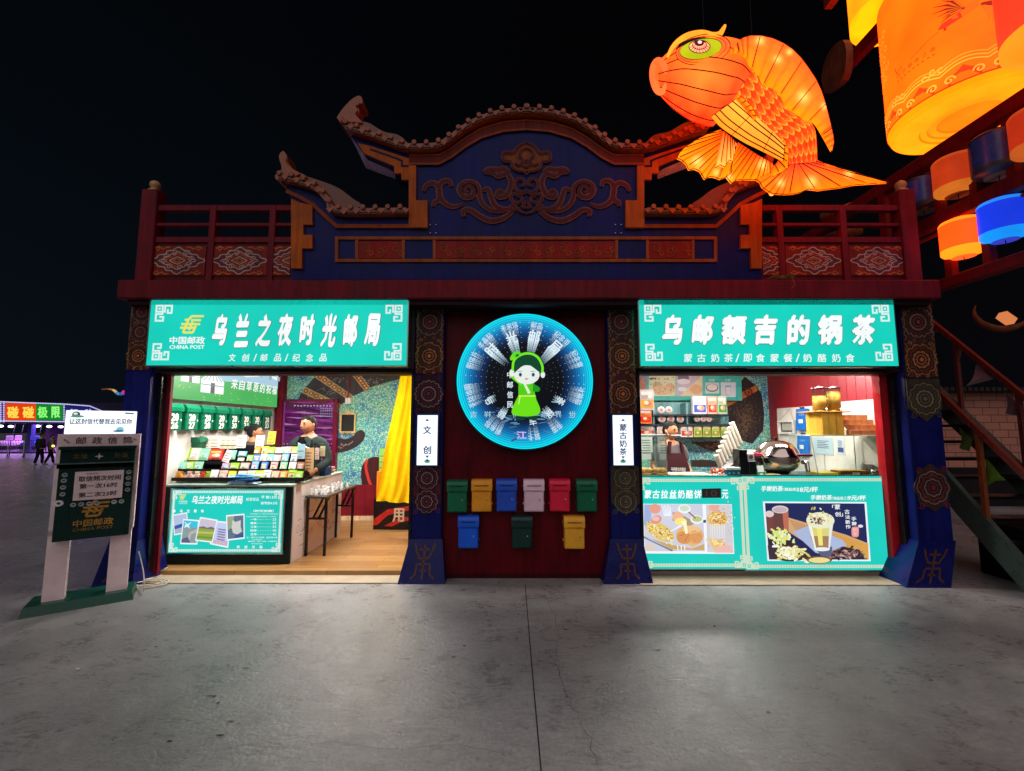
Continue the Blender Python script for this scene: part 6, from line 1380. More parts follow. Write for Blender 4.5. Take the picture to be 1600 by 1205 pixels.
for t_, x0, x1, y0, y1 in (('「', 860, 880, 300, 330), ('蒙', 885, 935, 295, 345), ('创', 888, 940, 368, 412), ('」', 945, 962, 380, 412), ('古', 980, 1025, 345, 390), ('法', 985, 1030, 400, 435), ('新', 988, 1032, 445, 485), ('作', 990, 1035, 492, 530), ('手', 1046, 1090, 415, 455), ('擀', 1048, 1094, 462, 500)):
    t7(t_, x0, x1, y0, y1, .006, bold=.02)
el(m, 1132, 505, 24, 14, .006, S(226, 230, 246), sc)
E6(m, smooth_pts([(1045, 530), (1060, 512), (1110, 514), (1116, 540), (1114, 596), (1095, 612), (1055, 606), (1046, 580), (1045, 530)], 3), .006, S(240, 150, 146), sc); t7('奶', 1058, 1104, 522, 560, .0066, S(250, 220, 216)); t7('茶', 1058, 1104, 564, 600, .0066, S(250, 220, 216))
m.build('picture', LIT, c2)

# menu poster, shelves with snack bags on the back wall
Ym = 7.9; FMn = FF(Ym)
mn = thing('menu_board', 'teal wall menu of four food pictures above the snack shelves', 'menu', (P(1075, 620, Ym).x, Ym, P(1075, 628, Ym).z))
q = xzs([(985, 570), (1157, 570), (1157, 626), (985, 626)], Ym); m = MB(); m.block(FMn, q[0][0], q[1][0], q[2][1], q[0][1], -.05, 0, S(60, 196, 186)); m.build('board', FILM, mn)
m = MB(); sc3 = (6.695, 990, 580)
def M3(pts, h, col): m.poly(FMn, xzs(zz2(pts, *sc3), Ym), h, col)
def e3(x, y, rx, ry, h, col, n=16, rot=0): c = xz(990+x/6.695, 580+y/6.695, Ym); k_ = Ym/680/6.695; m.ell(FMn, c[0], c[1], rx*k_, ry*k_, h, col, n, rot=rot)
M3([(-30, -60), (150, -60), (140, 225), (-30, 225)], .002, S(120, 150, 180)); M3([(160, -60), (440, -60), (435, 260), (160, 262)], .002, S(230, 232, 190)); M3([(450, -60), (720, -60), (720, 262), (445, 262)], .002, S(206, 190, 206)); M3([(720, 40), (720, 262), (480, 258)], .003, S(236, 226, 180))
for x_, y_, rx, ry, c in ((380, 180, 50, 55, S(226, 160, 110)), (250, 150, 50, 40, S(196, 180, 130)), (300, 200, 110, 50, S(236, 196, 150)), (520, 70, 60, 40, S(110, 84, 120)), (520, 110, 70, 30, S(240, 240, 246)), (510, 190, 50, 24, S(240, 246, 246)), (650, 190, 70, 50, S(236, 180, 130)), (200, 80, 40, 12, S(70, 90, 80)), (80, 130, 50, 70, S(180, 120, 90))): i0m = globals().get('i0m', 0)+1; e3(x_, y_, rx, ry, .0036+.00025*i0m, c)
for i in range(40): e3(rnd.uniform(170, 430), rnd.uniform(60, 250), rnd.uniform(6, 16), rnd.uniform(3, 8), .0066+.00004*i, rnd.choice([S(206, 140, 90), S(110, 140, 70), S(240, 226, 180)]), 7, rnd.random()*3)
M3([(750, 120), (895, 120), (895, 235), (750, 235)], .002, S(210, 236, 236)); M3([(910, 118), (1068, 118), (1068, 272), (915, 272)], .002, S(220, 236, 246)); e3(820, 175, 66, 44, .003, S(120, 130, 150)); e3(820, 170, 56, 34, .0035, S(240, 240, 236)); M3([(955, 150), (1020, 150), (1010, 250), (965, 250)], .003, S(150, 190, 220)); M3([(962, 170), (1014, 170), (1008, 246), (968, 246)], .0035, S(240, 244, 250))
for x_ in (820, 985): c = (990+x_/6.695, 580+95/6.695); px_text(m, FMn, Ym, '奶茶', c[0]-4, c[0]+4, c[1]-2, c[1]+2, .003, WHITE)
m.build('picture', FILM, mn)
Ysh = 7.62; sh = thing('snack_shelf', 'wall shelf unit of three dark boards carrying snack bags behind the apron man', 'shelf', (P(1075, 690, Ysh).x, Ysh, P(1075, 690, Ysh).z))
xa, xb = P(985, 660, Ysh).x, P(1140, 660, Ysh).x; zs = [P(1075, v, Ysh).z for v in (684, 663, 647.5)]
for z_ in zs: MB().box(xa, xb, Ysh-.02, Ysh+.30, z_-.03, z_, S(44, 46, 50)).build('board', PAINT, sh)
MB().box(xa, xb, Ysh+.30, Ysh+.32, zs[0]-.03, P(1075, 627, Ysh).z, S(150, 206, 206)).build('back_panel', PAINT, sh)
for u in (1022.5, 1075): xx = P(u, 660, Ysh).x; MB().box(xx-.012, xx+.012, Ysh+.02, Ysh+.30, zs[0], zs[2]+.2, S(110, 150, 156)).build('divider', PAINT, sh)
i0 = [0]
def snack(u0, u1, v0, v1, c1_, c2_, lab, Y_=None, red=None):
    Y_ = (Y_ or Ysh+.02)+.0015*(i0[0] % 5); x0, z1 = xz(u0, v0, Y_); x1, z0 = xz(u1, v1, Y_); i0[0] += 1; rd = random.Random(i0[0]); fr = Fr(((x0+x1)/2, Y_, z0+.001)); w = x1-x0; h = z1-z0; m = MB()
    m.prism(fr, [(-w*.48, 0), (w*.48, 0), (w*.5, h*.08), (w*.46, h*.5), (w*.5, h*.93), (w*.48, h), (-w*.48, h), (-w*.5, h*.93), (-w*.46, h*.5), (-w*.5, h*.08)], -.09, 0, c1_)
    m.rect(fr, -w*.42, w*.42, h*.1, h*.5, .0016, c2_); m.rect(fr, -w*.40, w*.40, h*.74, h*.9, .002, mixc(c1_, WHITE, .6))
    m.ell(fr, w*.05, h*.33, w*.28, h*.16, .004, mixc(c1_, S(200, 60, 40), .6), 12); m.ell(fr, -w*.06, h*.36, w*.16, h*.1, .0045, S(250, 230, 180), 10)
    for k_ in range(4): m.rib(fr, [(-w*.36, h*(.56+.04*k_)), (w*rd.uniform(-.1, .36), h*(.56+.04*k_))], h*.015, .0026, mixc(c1_, (0, 0, 0, 1), .5))
    if rd.random() < .5: m.ell(fr, w*.22, h*.66, w*.16, h*.09, .003, S(240, 240, 230), 10)
    m.build('snack_bag', FILM, label=lab, cat='snack bag', group='snack bags on the tea shop shelves')
snack(999, 1023, 609, 641, S(206, 190, 186), S(250, 170, 30), 'grey topped bag with orange rings at the top left of the shelves', 7.4); snack(999, 1019, 640, 662, S(240, 130, 60), S(220, 30, 30), 'orange bag with a red berry under the grey topped bag', 7.42)
snack(999, 1024, 664, 682, S(230, 206, 190), S(206, 40, 40), 'red and white bag low at the left end of the shelves')
snack(1082, 1105, 619, 647, S(226, 226, 236), S(50, 90, 190), 'white and blue sausage bag on the top shelf'); snack(1105, 1121, 619, 647, S(244, 200, 170), S(226, 50, 40), 'cream and red bag between the blue and the green bag on the top shelf'); snack(1121, 1136, 619, 647, S(196, 220, 190), S(50, 160, 40), 'green bag at the right end of the top shelf')
snack(1026, 1042, 665, 681, S(240, 226, 220), S(230, 190, 180), 'pale bag left of the apron man\'s head'); snack(1063, 1083, 664, 683, S(244, 236, 230), S(206, 60, 50), 'white bag with a red flower right of the apron man\'s head')
for i in range(4): snack(1084+i*14, 1097+i*14, 664, 683, jit(S(206, 216, 110), .1), S(110, 170, 60), '%s yellow-green bag from the left on the lowest shelf' % ORD[i])
def tin(u, v, sz, Y_, lab):
    c = P(u, v, Y_); m = MB(); m.lathe([(0, -.012), (sz, -.012), (sz, .02), (sz*.9, .024)], (c.x, Y_, c.z), S(236, 240, 240), 20, axis=(0, 1, 0)); m.ell(FF(Y_-.013), c.x, c.z, sz*.7, sz*.7, .0, S(226, 180, 170), 16); m.ell(FF(Y_-.013), c.x, c.z, sz*.35, sz*.35, .001, S(200, 110, 100), 12)
    m.build('round_tin', FILM, label=lab, cat='tin', group='round white tins on the shelves')
for i, (u, v) in enumerate([(1033, 641), (1045, 641)]): tin(u, v, .062, Ysh+.06, 'round white tin on the top shelf, %s of the two' % ('left' if i == 0 else 'right'))
for i, u in enumerate((1034, 1048, 1063)): tin(u, 655, .065, Ysh+.06, 'round white tin on the middle shelf, %s of three' % ('left', 'centre', 'right')[i])
for i, u in enumerate((1089, 1099, 1108)): tin(u, 655, .05, Ysh+.06, 'small round tin on the middle shelf right of the divider, %s of three' % ('left', 'centre', 'right')[i])
# things on the tea counter
zc = RZT+.001
def glassbox(name, lab, x0, x1, y0, y1, h, slant):
    t = thing(name, lab, 'glass case', ((x0+x1)/2, (y0+y1)/2, zc)); z1 = zc+h; ed = S(150, 170, 165)
    pts = [(x0, y0, zc), (x1, y0, zc), (x1, y0+slant, z1), (x0, y0+slant, z1), (x0, y1, zc), (x1, y1, zc), (x1, y1, z1), (x0, y1, z1)]
    for f in ([0, 1, 2, 3], [1, 5, 6, 2], [4, 0, 3, 7], [3, 2, 6, 7]) if slant == 0 else ([0, 1, 2, 3], [4, 0, 3, 7], [3, 2, 6, 7]):
        m = MB(); m.add([pts[i] for i in f], [[0, 1, 2, 3]], (1, 1, 1, 1)); m.build('pane', GLASS, t)
    m = MB()
    for i, j in ((0, 3), (1, 2), (3, 2), (4, 7), (5, 6), (7, 6), (3, 7), (2, 6), (0, 1)): m.tube([pts[i], pts[j]], .006, ed, 5)
    m.build('edge_strip', GLOSS, t); return t
gx0, gx1 = P(1271, 735, 5.5).x, RX-.08
glassbox('glass_case', 'slant-fronted glass case at the right end of the tea counter with boxes on top', gx0, gx1, 5.42, 5.95, .49, .09)
glassbox('glass_case', 'small glass case with papers and buns at the left end of the tea counter', RCX0+.01, P(1040, 720, 5.5).x, 5.46, 5.9, .50, .0)
m = MB(); fr = FF(5.88); 
for u0, u1, v0, v1 in ((999, 1020, 683, 707), (1000, 1018, 708, 718)): q = xzs([(u0, v0), (u1, v1)], 5.88); m.block(fr, q[0][0], q[1][0], q[1][1], q[0][1], -.004, 0, S(244, 242, 236))
for k_ in range(6): q = xzs([(1002+rnd.uniform(0, 3), 688+k_*4), (1016, 688+k_*4)], 5.88); m.rib(fr, q, .008, .001, S(90, 90, 90))
m.build('paper_notice', PAPER, label='white paper notices taped inside the small glass case', cat='notice')
for i, u in enumerate((1008, 1030)):
    p = P(u, 737, 5.62); m = MB()
    for k_ in range(3): m.ball((p.x+(k_-1)*.045, 5.62+.02*(k_ % 2), zc+.05), .045, jit(S(226, 170, 100), .15), 12, sc=(1.1, .9, .75))
    m.box(p.x-.11, p.x+.11, 5.55, 5.70, zc, zc+.012, S(196, 150, 90)); m.build('bun_tray', MATTE, label='%s tray of golden buns in the small glass case' % ('left' if i == 0 else 'right'), cat='tray')
m = MB(); a = P(1046, 737, 5.45).x; b_ = P(1108, 737, 5.45).x; m.box(a, b_, 5.42, 5.66, zc, zc+.022, S(226, 206, 180), bev=.006); m.box(a+.1, a+.25, 5.5, 5.56, zc+.022, zc+.026, S(90, 80, 80)); m.build('cutting_board', PAINT, label='pale cutting board on the counter before the apron man', cat='board')
m = MB(); c = P(1125, 739, 5.45)
for i in range(40): m.ball((c.x+rnd.gauss(0, .05), 5.5+rnd.gauss(0, .03), zc+.02+rnd.uniform(0, .05)), rnd.uniform(.012, .022), rnd.choice([S(206, 90, 60), S(240, 200, 170), S(160, 60, 50)]), 6)
m.box(c.x-.12, c.x+.12, 5.42, 5.58, zc, zc+.01, S(240, 240, 236)); m.build('snack_heap', GLOSS, label='heap of small red and cream wrapped sweets on the tea counter', cat='sweets')
m = MB(); a = P(1136, 740, 5.42); b_ = P(1157, 740, 5.42); m.box(a.x, b_.x, 5.42, 5.55, zc, zc+.085, S(24, 96, 116), bev=.004); m.box(a.x-.003, b_.x+.003, 5.418, 5.552, zc+.075, zc+.10, S(226, 236, 236)); fr = FF(5.42)
for k_ in range(3): m.ell(fr, a.x+.03+k_*.055, zc+.035, .012, .012, .001, S(120, 180, 190), 8)
m.build('tissue_box', PAINT, label='small teal box with a white lid beside the black stand', cat='box')
m = MB(); a = P(1156, 740, 5.46); b_ = P(1169, 740, 5.46); c = P(1182, 740, 5.46); m.box(a.x, b_.x, 5.45, 5.62, zc, zc+.32, S(20, 20, 24), bev=.006); m.box(b_.x, c.x, 5.45, 5.62, zc, zc+.18, S(22, 22, 26), bev=.006); m.box(b_.x+.01, b_.x+.02, 5.448, 5.45, zc+.03, zc+.15, S(60, 60, 66)); m.build('black_dispenser', GLOSS, label='stepped black dispenser stand in the middle of the tea counter', cat='dispenser')
m = MB(); m.box(b_.x+.012, c.x-.008, 5.47, 5.58, zc+.181, zc+.27, S(240, 240, 236), bev=.006); m.ell(FF(5.47), (b_.x+c.x)/2, zc+.225, .025, .025, .001, S(120, 100, 96), 14); m.build('napkin_pack', PAPER, label='small white pack with a round mark on the lower step of the black stand', cat='pack')
# nested cups on a sloping rack
cr = thing('cup_rack', 'slanted grey rack under the stacks of nested cups on the tea counter', 'rack', (P(1148, 735, 5.75).x, 5.75, zc))
p0, p1 = P(1128, 738, 5.78), P(1164, 700, 5.86)
m = MB(); m.prism(Fr((0, 5.9, 0)), [(p0.x, zc), (p1.x+.06, zc), (p1.x+.06, p1.z-.02), (p0.x, zc+.06)], 0, .22, S(120, 116, 112)); m.build('body', METAL, cr)
for i in range(8):
    t_ = i/7; u = 1127+t_*30; v = 730-t_*36; y_ = 5.64+.02*i; c = P(u, v, y_); d = Vector((-.42, -.12, 1)).normalized(); L_ = .17+.14*t_; m = MB(); n = 9; prof = []
    for k_ in range(n): z_ = L_*k_/n; prof += [(.030, z_), (.037, z_+L_/n*.9)]
    m.lathe(prof+[(.030, L_), (.0, L_)], c, jit(S(190, 180, 164), .12), 14, axis=d); m.build('cup_stack', GLOSS, label='%s leaning stack of nested cups from the low end of the slanted rack' % ORD[i], cat='cup stack', group='stacks of nested cups')
# steel pot
pc = P(1218, 735, 5.66); pt = thing('steel_pot', 'large shiny round steel pot with a domed lid and a tap on the tea counter', 'pot', (pc.x, 5.66, zc))
m = MB(); m.lathe([(.0, .04), (.17, .04), (.23, .09), (.262, .17), (.262, .215)], (pc.x, 5.70, zc), S(200, 180, 170), 40); m.lathe([(.13, 0), (.13, .02), (.17, .05)], (pc.x, 5.70, zc), S(60, 56, 56), 24); m.build('bowl', CHROME, pt)
m = MB(); m.lathe([(.272, .21), (.275, .23), (.262, .25), (.235, .32), (.175, .385), (.09, .42), (0, .43)], (pc.x, 5.70, zc), S(214, 196, 186), 40); m.lathe([(.012, .43), (.014, .45), (.022, .46), (.0, .47)], (pc.x, 5.70, zc), S(60, 50, 50), 12); m.build('lid', CHROME, pt)
m = MB(); m.tube([(pc.x+.20, 5.50, zc+.16), (pc.x+.21, 5.44, zc+.16), (pc.x+.21, 5.43, zc+.05)], [.028, .03, .026], S(210, 210, 214), 12); m.build('tap', CHROME, pt)
m = MB(); m.tube([(pc.x-.25, 5.62, zc+.25), (pc.x-.33, 5.60, zc+.265), (pc.x-.37, 5.60, zc+.25), (pc.x-.33, 5.60, zc+.235), (pc.x-.25, 5.62, zc+.235)], .012, S(216, 40, 90), 8); m.build('handle', GLOSS, pt)
m = MB(); m.box(pc.x+.09, pc.x+.31, 5.46, 5.50, zc+.235, zc+.265, S(110, 40, 80), bev=.008); m.build('handle', GLOSS, pt)
m = MB(); m.prism(Fr((P(1190, 740, 5.44).x, 5.44, zc), (1, .2, 0), (0, .25, 1)), [(-.055, 0), (.055, 0), (.055, .13), (-.055, .13)], -.012, 0, S(30, 140, 90)); fr = Fr((P(1190, 740, 5.44).x, 5.44, zc), (1, .2, 0), (0, .25, 1)); m.rect(fr, -.045, .045, .045, .125, .001, S(240, 240, 236)); m.ell(fr, 0, .022, .03, .01, .001, S(206, 236, 216), 10); m.build('payment_stand', GLOSS, label='small green and white payment stand leaning by the steel pot', cat='stand')
m = MB(); c = P(1207, 739, 5.45); m.lathe([(0, 0), (.05, 0), (.085, .018), (.08, .02), (.0, .006)], (c.x, 5.45, zc), S(206, 176, 120), 20); m.build('saucer', GLOSS, label='small tan dish in front of the steel pot', cat='dish')
# on and in the right-hand glass case
zt = zc+.49+.003
def onbox(u0, u1, v0, y0, y1): return P(u0, 660, y0).x, P(u1, 660, y0).x, P(u0, v0, y0).z
x0, x1, zt1 = onbox(1281, 1315, 645, 5.56, 5.8); zt1 = zt+.29
wc = thing('wooden_cabinet', 'small yellow wooden cabinet with two doors on top of the glass case', 'cabinet', ((x0+x1)/2, 5.66, zt)); yw = S(246, 186, 60)
MB().box(x0, x1, 5.54, 5.82, zt, zt1, yw).build('body', PAINT, wc); xm = x0+(x1-x0)*.66
MB().box(x0+.004, xm-.004, 5.525, 5.54, zt+.006, zt1-.006, jit(S(255, 200, 74), .03), bev=.004).build('door', PAINT, wc); MB().box(xm+.004, x1-.004, 5.525, 5.54, zt+.006, zt1-.006, S(252, 194, 70), bev=.004).build('door', PAINT, wc)
MB().box(x0-.10, x1+.10, 5.52, 5.84, zt1, zt1+.015, S(206, 140, 50), bev=.004).build('top', PAINT, wc)
x2, x3 = P(1317, 660, 5.56).x, P(1378, 660, 5.56).x
ws = thing('stepped_wood_rack', 'stepped light wood rack of four boards on the glass case beside the yellow cabinet', 'rack', ((x2+x3)/2, 5.66, zt))
for k_ in range(4): MB().box(x2+.02*(3-k_), x3-.03*k_-.0, 5.52+.05*k_, 5.84, zt+.066*k_, zt+.066*(k_+1)-.002, jit(S(214, 150, 90), .08)).build('board', PAINT, ws)
m = MB(); m.prism(Fr((x2-.002, 0, 0), (0, -1, 0), (0, 0, 1)), [(-5.84, zt), (-5.50, zt), (-5.50, zt+.066), (-5.55, zt+.132), (-5.60, zt+.2), (-5.65, zt+.264), (-5.84, zt+.264)], 0, .016, S(246, 226, 180)); m.build('side_panel', PAINT, ws)
for i, u in enumerate((1281.5, 1303.5)):
    c = P(u, 645, 5.68); zb = zt1+.018; t = thing('drink_dispenser', '%s clear drink dispenser of amber tea on the yellow cabinet' % ('left, less full' if i == 0 else 'right, fuller'), 'dispenser', (c.x, 5.68, zb), 'clear drink dispensers on the yellow cabinet')
    hh = .30; lv = .19 if i == 0 else .245; rr = .082
    m = MB(); m.lathe([(0, 0), (rr-.006, 0), (rr-.006, lv), (0, lv)], (c.x, 5.68, zb+.012), [S(255, 214, 120), jit(S(250, 190, 90), .1), S(200, 140, 60)], 28); m.build('tea', GLOSS, t)
    m = MB(); m.lathe([(rr, 0), (rr, hh)], (c.x, 5.68, zb), (1, 1, 1, 1), 28); m.build('cylinder', GLASS, t)
    m = MB(); m.lathe([(rr+.005, hh), (rr+.005, hh+.014), (.02, hh+.02), (.012, hh+.035), (0, hh+.04)], (c.x, 5.68, zb), S(130, 120, 116), 24); m.build('lid', METAL, t)
    m = MB(); m.lathe([(rr+.004, 0), (rr+.004, .012), (0, .012)], (c.x, 5.68, zb), S(120, 90, 50), 24); m.build('base', METAL, t)
    m = MB(); m.tube([(c.x+.0, 5.59, zb+.03), (c.x, 5.56, zb+.03), (c.x, 5.555, zb+.005)], .01, S(190, 190, 190), 8); m.build('tap', METAL, t)
m = MB(); a = P(1283, 738, 5.5).x; m.box(a, a+.33, 5.5, 5.8, zc, zc+.03, S(236, 206, 40), bev=.006); m.build('yellow_tray', GLOSS, label='yellow tray inside the slanted glass case', cat='tray')
m = MB(); a = P(1306, 738, 5.46).x; b_ = P(1358, 738, 5.46).x; m.box(a+.06, b_, 5.46, 5.64, zc, zc+.055, S(120, 76, 36), bev=.004); m.box(a+.075, b_-.015, 5.475, 5.625, zc+.05, zc+.06, S(236, 180, 50)); m.box((a+b_)/2, (a+b_)/2+.09, 5.457, 5.46, zc+.01, zc+.04, S(240, 226, 200)); m.build('wooden_tray', PAINT, label='brown wooden tray with a yellow inside and a white tag in the glass case', cat='tray')
m = MB(); c = P(1355, 728, 5.75); m.lathe([(0, 0), (.062, 0), (.072, .11), (.076, .115), (.06, .11)], (c.x, 5.78, zc), S(240, 238, 232), 24); m.build('white_tub', GLOSS, label='white tub at the back of the slanted glass case', cat='tub')
m = MB(); c = P(1372, 738, 5.52); m.lathe([(0, 0), (.04, 0), (.052, .06), (.046, .06), (.0, .02)], (c.x, 5.56, zc), S(190, 190, 190), 20); m.build('steel_cup', CHROME, label='small steel cup at the right end of the glass case', cat='cup')
m = MB(); m.lathe([(0, 0), (.028, 0), (.03, .10), (.012, .13), (.012, .15), (0, .15)], (c.x-.03, 5.72, zc), S(200, 210, 206), 16); m.build('glass_jar', GLOSS, label='small pale bottle behind the steel cup in the glass case', cat='bottle')
# on the white boarding of the side wall
FWR = Fr((RX-.016, 0, 0), (0, -1, 0), (0, 0, 1))
def wallrect(u0, u1, v0, v1):
    a = PX(u0, (v0+v1)/2, RX-.016); b_ = PX(u1, (v0+v1)/2, RX-.016); z1 = PX((u0+u1)/2, v0, RX).z; z0 = PX((u0+u1)/2, v1, RX).z; return -a.y, -b_.y, z0, z1
a0, a1, b0, b1 = wallrect(1219, 1244, 657, 678); fn = thing('framed_notice', 'framed licence hung by a cord on the white boarding', 'frame', (RX-.03, -(a0+a1)/2, b0))
m = MB(); m.block(FWR, a0, a1, b0, b0+.03, 0, .05, S(230, 226, 220)); m.block(FWR, a0, a1, b1-.03, b1, 0, .05, S(230, 226, 220)); m.block(FWR, a0, a0+.03, b0+.03, b1-.03, 0, .05, S(230, 226, 220)); m.block(FWR, a1-.03, a1, b0+.03, b1-.03, 0, .05, S(230, 226, 220)); m.build('frame', PAINT, fn)
m = MB(); m.rect(FWR, a0+.03, a1-.03, b0+.03, b1-.03, .004, S(80, 80, 76)); m.rect(FWR, a0+.07, a1-.05, b0+.06, b1-.04, .006, S(200, 200, 190))
for k_ in range(5): m.rib(FWR, [(a0+.09, b0+.08+k_*.022), (a1-.07, b0+.08+k_*.022)], .006, .007, S(120, 120, 110))
m.build('sheet', PAPER, fn)
m = MB(); m.tube([FWR.p(a0+.03, b1, .02), FWR.p((a0+a1)/2+.1, b1+.2, .01), FWR.p(a1-.03, b1, .02)], .003, S(150, 140, 130), 5); m.build('cord', PAINT, fn)
for k_, (u0, u1, v0, v1) in enumerate(((1247, 1266, 639, 673), (1249, 1267, 679, 713))):
    a0, a1, b0, b1 = wallrect(u0, u1, v0, v1); bl = S(36, 116, 206)
    m = MB(); m.prism(FWR, [(a0, b0), (a1-.02, b0+.02), (a1, b1), (a0+.04, b1)], .01, .05, bl); m.block(FWR, a0+(a1-a0)*.3, a0+(a1-a0)*.65, b0+(b1-b0)*.34, b0+(b1-b0)*.52, .05, .052, S(240, 240, 240)); m.text(FWR, '记录本', a0+(a1-a0)*.35, a0+(a1-a0)*.8, b0+(b1-b0)*.68, b0+(b1-b0)*.78, .052, S(170, 200, 236)); m.block(FWR, (a0+a1)/2-.03, (a0+a1)/2+.03, b1-.01, b1+.03, .0, .04, S(60, 60, 66))
    m.build('record_folder', GLOSS, label='%s blue record folder hanging on the white boarding' % ('upper' if k_ == 0 else 'lower'), cat='folder')
for k_, (u0, u1, v0, v1, c_, lab) in enumerate(((1270, 1283, 640, 675, S(200, 214, 232), 'pale blue certificate on the boarding beside the upper blue folder'), (1272, 1302, 684, 710, S(186, 206, 216), 'wide pale sheet on the boarding behind the glass case'), (1308, 1320, 684, 710, S(200, 206, 216), 'narrow leaflet with a dark blue foot behind the glass case'))):
    a0, a1, b0, b1 = wallrect(u0, u1, v0, v1); m = MB(); m.block(FWR, a0, a1, b0, b1, 0, .006, c_)
    for q in range(5): m.rib(FWR, [(a0+(a1-a0)*.2, b1-(b1-b0)*(.2+.1*q)), (a1-(a1-a0)*rnd.uniform(.15, .4), b1-(b1-b0)*(.2+.1*q))], .012, .007, S(110, 120, 150))
    if k_ == 2: m.rect(FWR, a0+.02, a1-.02, b0+.03, b0+(b1-b0)*.4, .0072, S(60, 76, 130))
    m.build('wall_notice', PAPER, label=lab, cat='notice')
# ================================================================== fish lantern
YFI = 4.45
def fz(x, y, d=0.0): return P(1000+x/4.0, 30+y/4.0, YFI-d)
fc = fz(650, 550)
fish = thing('fish_lantern', 'large glowing orange goldfish lantern with yellow fins above the right side of the roof', 'lantern', (fc.x, YFI, fz(800, 1080).z))
SEAM = S(52, 14, 5)
def resamp(pts, n):
    pts = [Vector((*p, 0)) if len(p) == 2 else Vector(p) for p in pts]; L_ = [0]
    for i in range(1, len(pts)): L_.append(L_[-1]+(pts[i]-pts[i-1]).length)
    out = []; j = 0
    for k_ in range(n):
        d = L_[-1]*k_/(n-1)
        while j < len(pts)-2 and L_[j+1] < d: j += 1
        t_ = (d-L_[j])/max(1e-9, L_[j+1]-L_[j]); out.append(pts[j].lerp(pts[j+1], t_))
    return out
def vnoise(x, y): return .5+.5*sin(x*3.1+1.7*sin(y*2.3))*cos(y*2.7+1.3*sin(x*1.9))
def loft(name, pairs, depth, cf, off=0.0, ns=60, nf=72, mt=None, lines=(), parent=None, closed_end=True):
    a = smooth_pts([p[0] for p in pairs], 8); b_ = smooth_pts([p[1] for p in pairs], 8); A_ = resamp(a, ns); B_ = resamp(b_, ns)
    m = MB(); vs = []; cl = []
    for i in range(ns):
        s_ = i/(ns-1); mid = (A_[i]+B_[i])/2; hv = (A_[i]-B_[i])/2; hl = hv.length/4*YFI/F_PX*depth
        for j in range(nf):
            ph = 2*pi*j/nf; q = mid+hv*cos(ph); vs.append(fz(q.x, q.y, off+hl*sin(ph))); cl.append(cf(s_, ph))
    fs = [[i*nf+j, i*nf+(j+1) % nf, (i+1)*nf+(j+1) % nf, (i+1)*nf+j] for i in range(ns-1) for j in range(nf)]
    m.add(vs, fs, SEAM, 0, True); m.add(vs[:nf], [list(range(nf))], SEAM, 0); m.add(vs[-nf:], [list(range(nf))[::-1]], SEAM, 0)
    o = m.build(name, mt or SILK, parent or fish, vcol=cl+cl[:nf]+cl[-nf:])
    if lines:
        w = MB()
        for ph in lines:
            j = int(ph/(2*pi)*nf) % nf; w.tube([vs[i*nf+j]+Vector((0, -.004, 0)) for i in range(ns)], .0055, SEAM, 5)
        w.build('wire_seam', PAINT, o)
    return o, vs
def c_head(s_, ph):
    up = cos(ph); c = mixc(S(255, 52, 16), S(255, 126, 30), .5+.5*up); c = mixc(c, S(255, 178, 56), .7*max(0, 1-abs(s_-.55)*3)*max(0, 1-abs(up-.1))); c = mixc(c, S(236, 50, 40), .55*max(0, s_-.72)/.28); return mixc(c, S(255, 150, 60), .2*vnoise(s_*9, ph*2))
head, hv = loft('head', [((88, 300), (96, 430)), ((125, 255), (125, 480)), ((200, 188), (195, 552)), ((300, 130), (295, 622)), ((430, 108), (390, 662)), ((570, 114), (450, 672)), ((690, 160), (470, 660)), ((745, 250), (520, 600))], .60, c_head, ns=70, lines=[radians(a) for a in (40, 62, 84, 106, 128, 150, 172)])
def c_body(s_, ph):
    r = s_*9.5; row = math.floor(r); fr_ = r-row; q = (ph/(2*pi)*17+.5*(row % 2)); dq = abs(q-math.floor(q)-.5)*2
    edge = (1-dq**2)**.5*.75+.15; d = fr_-edge
    c = mixc(S(255, 58, 18), S(255, 84, 26), vnoise(q*2, r)); c = mixc(c, S(255, 140, 40), max(0, 1-abs(d+.22)*3.2)*.6)
    if abs(d) < .10: c = S(255, 176, 50)
    elif abs(d-.16) < .06: c = S(70, 14, 6)
    return c
body, bv = loft('body', [((640, 190), (540, 560)), ((745, 290), (620, 560)), ((845, 420), (700, 640)), ((935, 560), (790, 710)), ((1040, 622), (870, 780)), ((1096, 700), (915, 840)), ((1108, 890), (932, 905))], .62, c_body, ns=150, nf=190)
# mouth
m = MB(); n = 28; m.tube([fz(122+44*cos(2*pi*i/n)+8*sin(2*pi*i/n), 358+98*sin(2*pi*i/n), .10+.02*cos(2*pi*i/n)) for i in range(n)], .032, S(255, 132, 60), 10, closed=True)
m.build('mouth', SILK, fish); m = MB(); c = [fz(124+36*cos(2*pi*i/n), 352+84*sin(2*pi*i/n), .10) for i in range(n)]; m.add(c, [list(range(n))], S(226, 120, 40)); m.build('mouth_lining', SILK, fish)
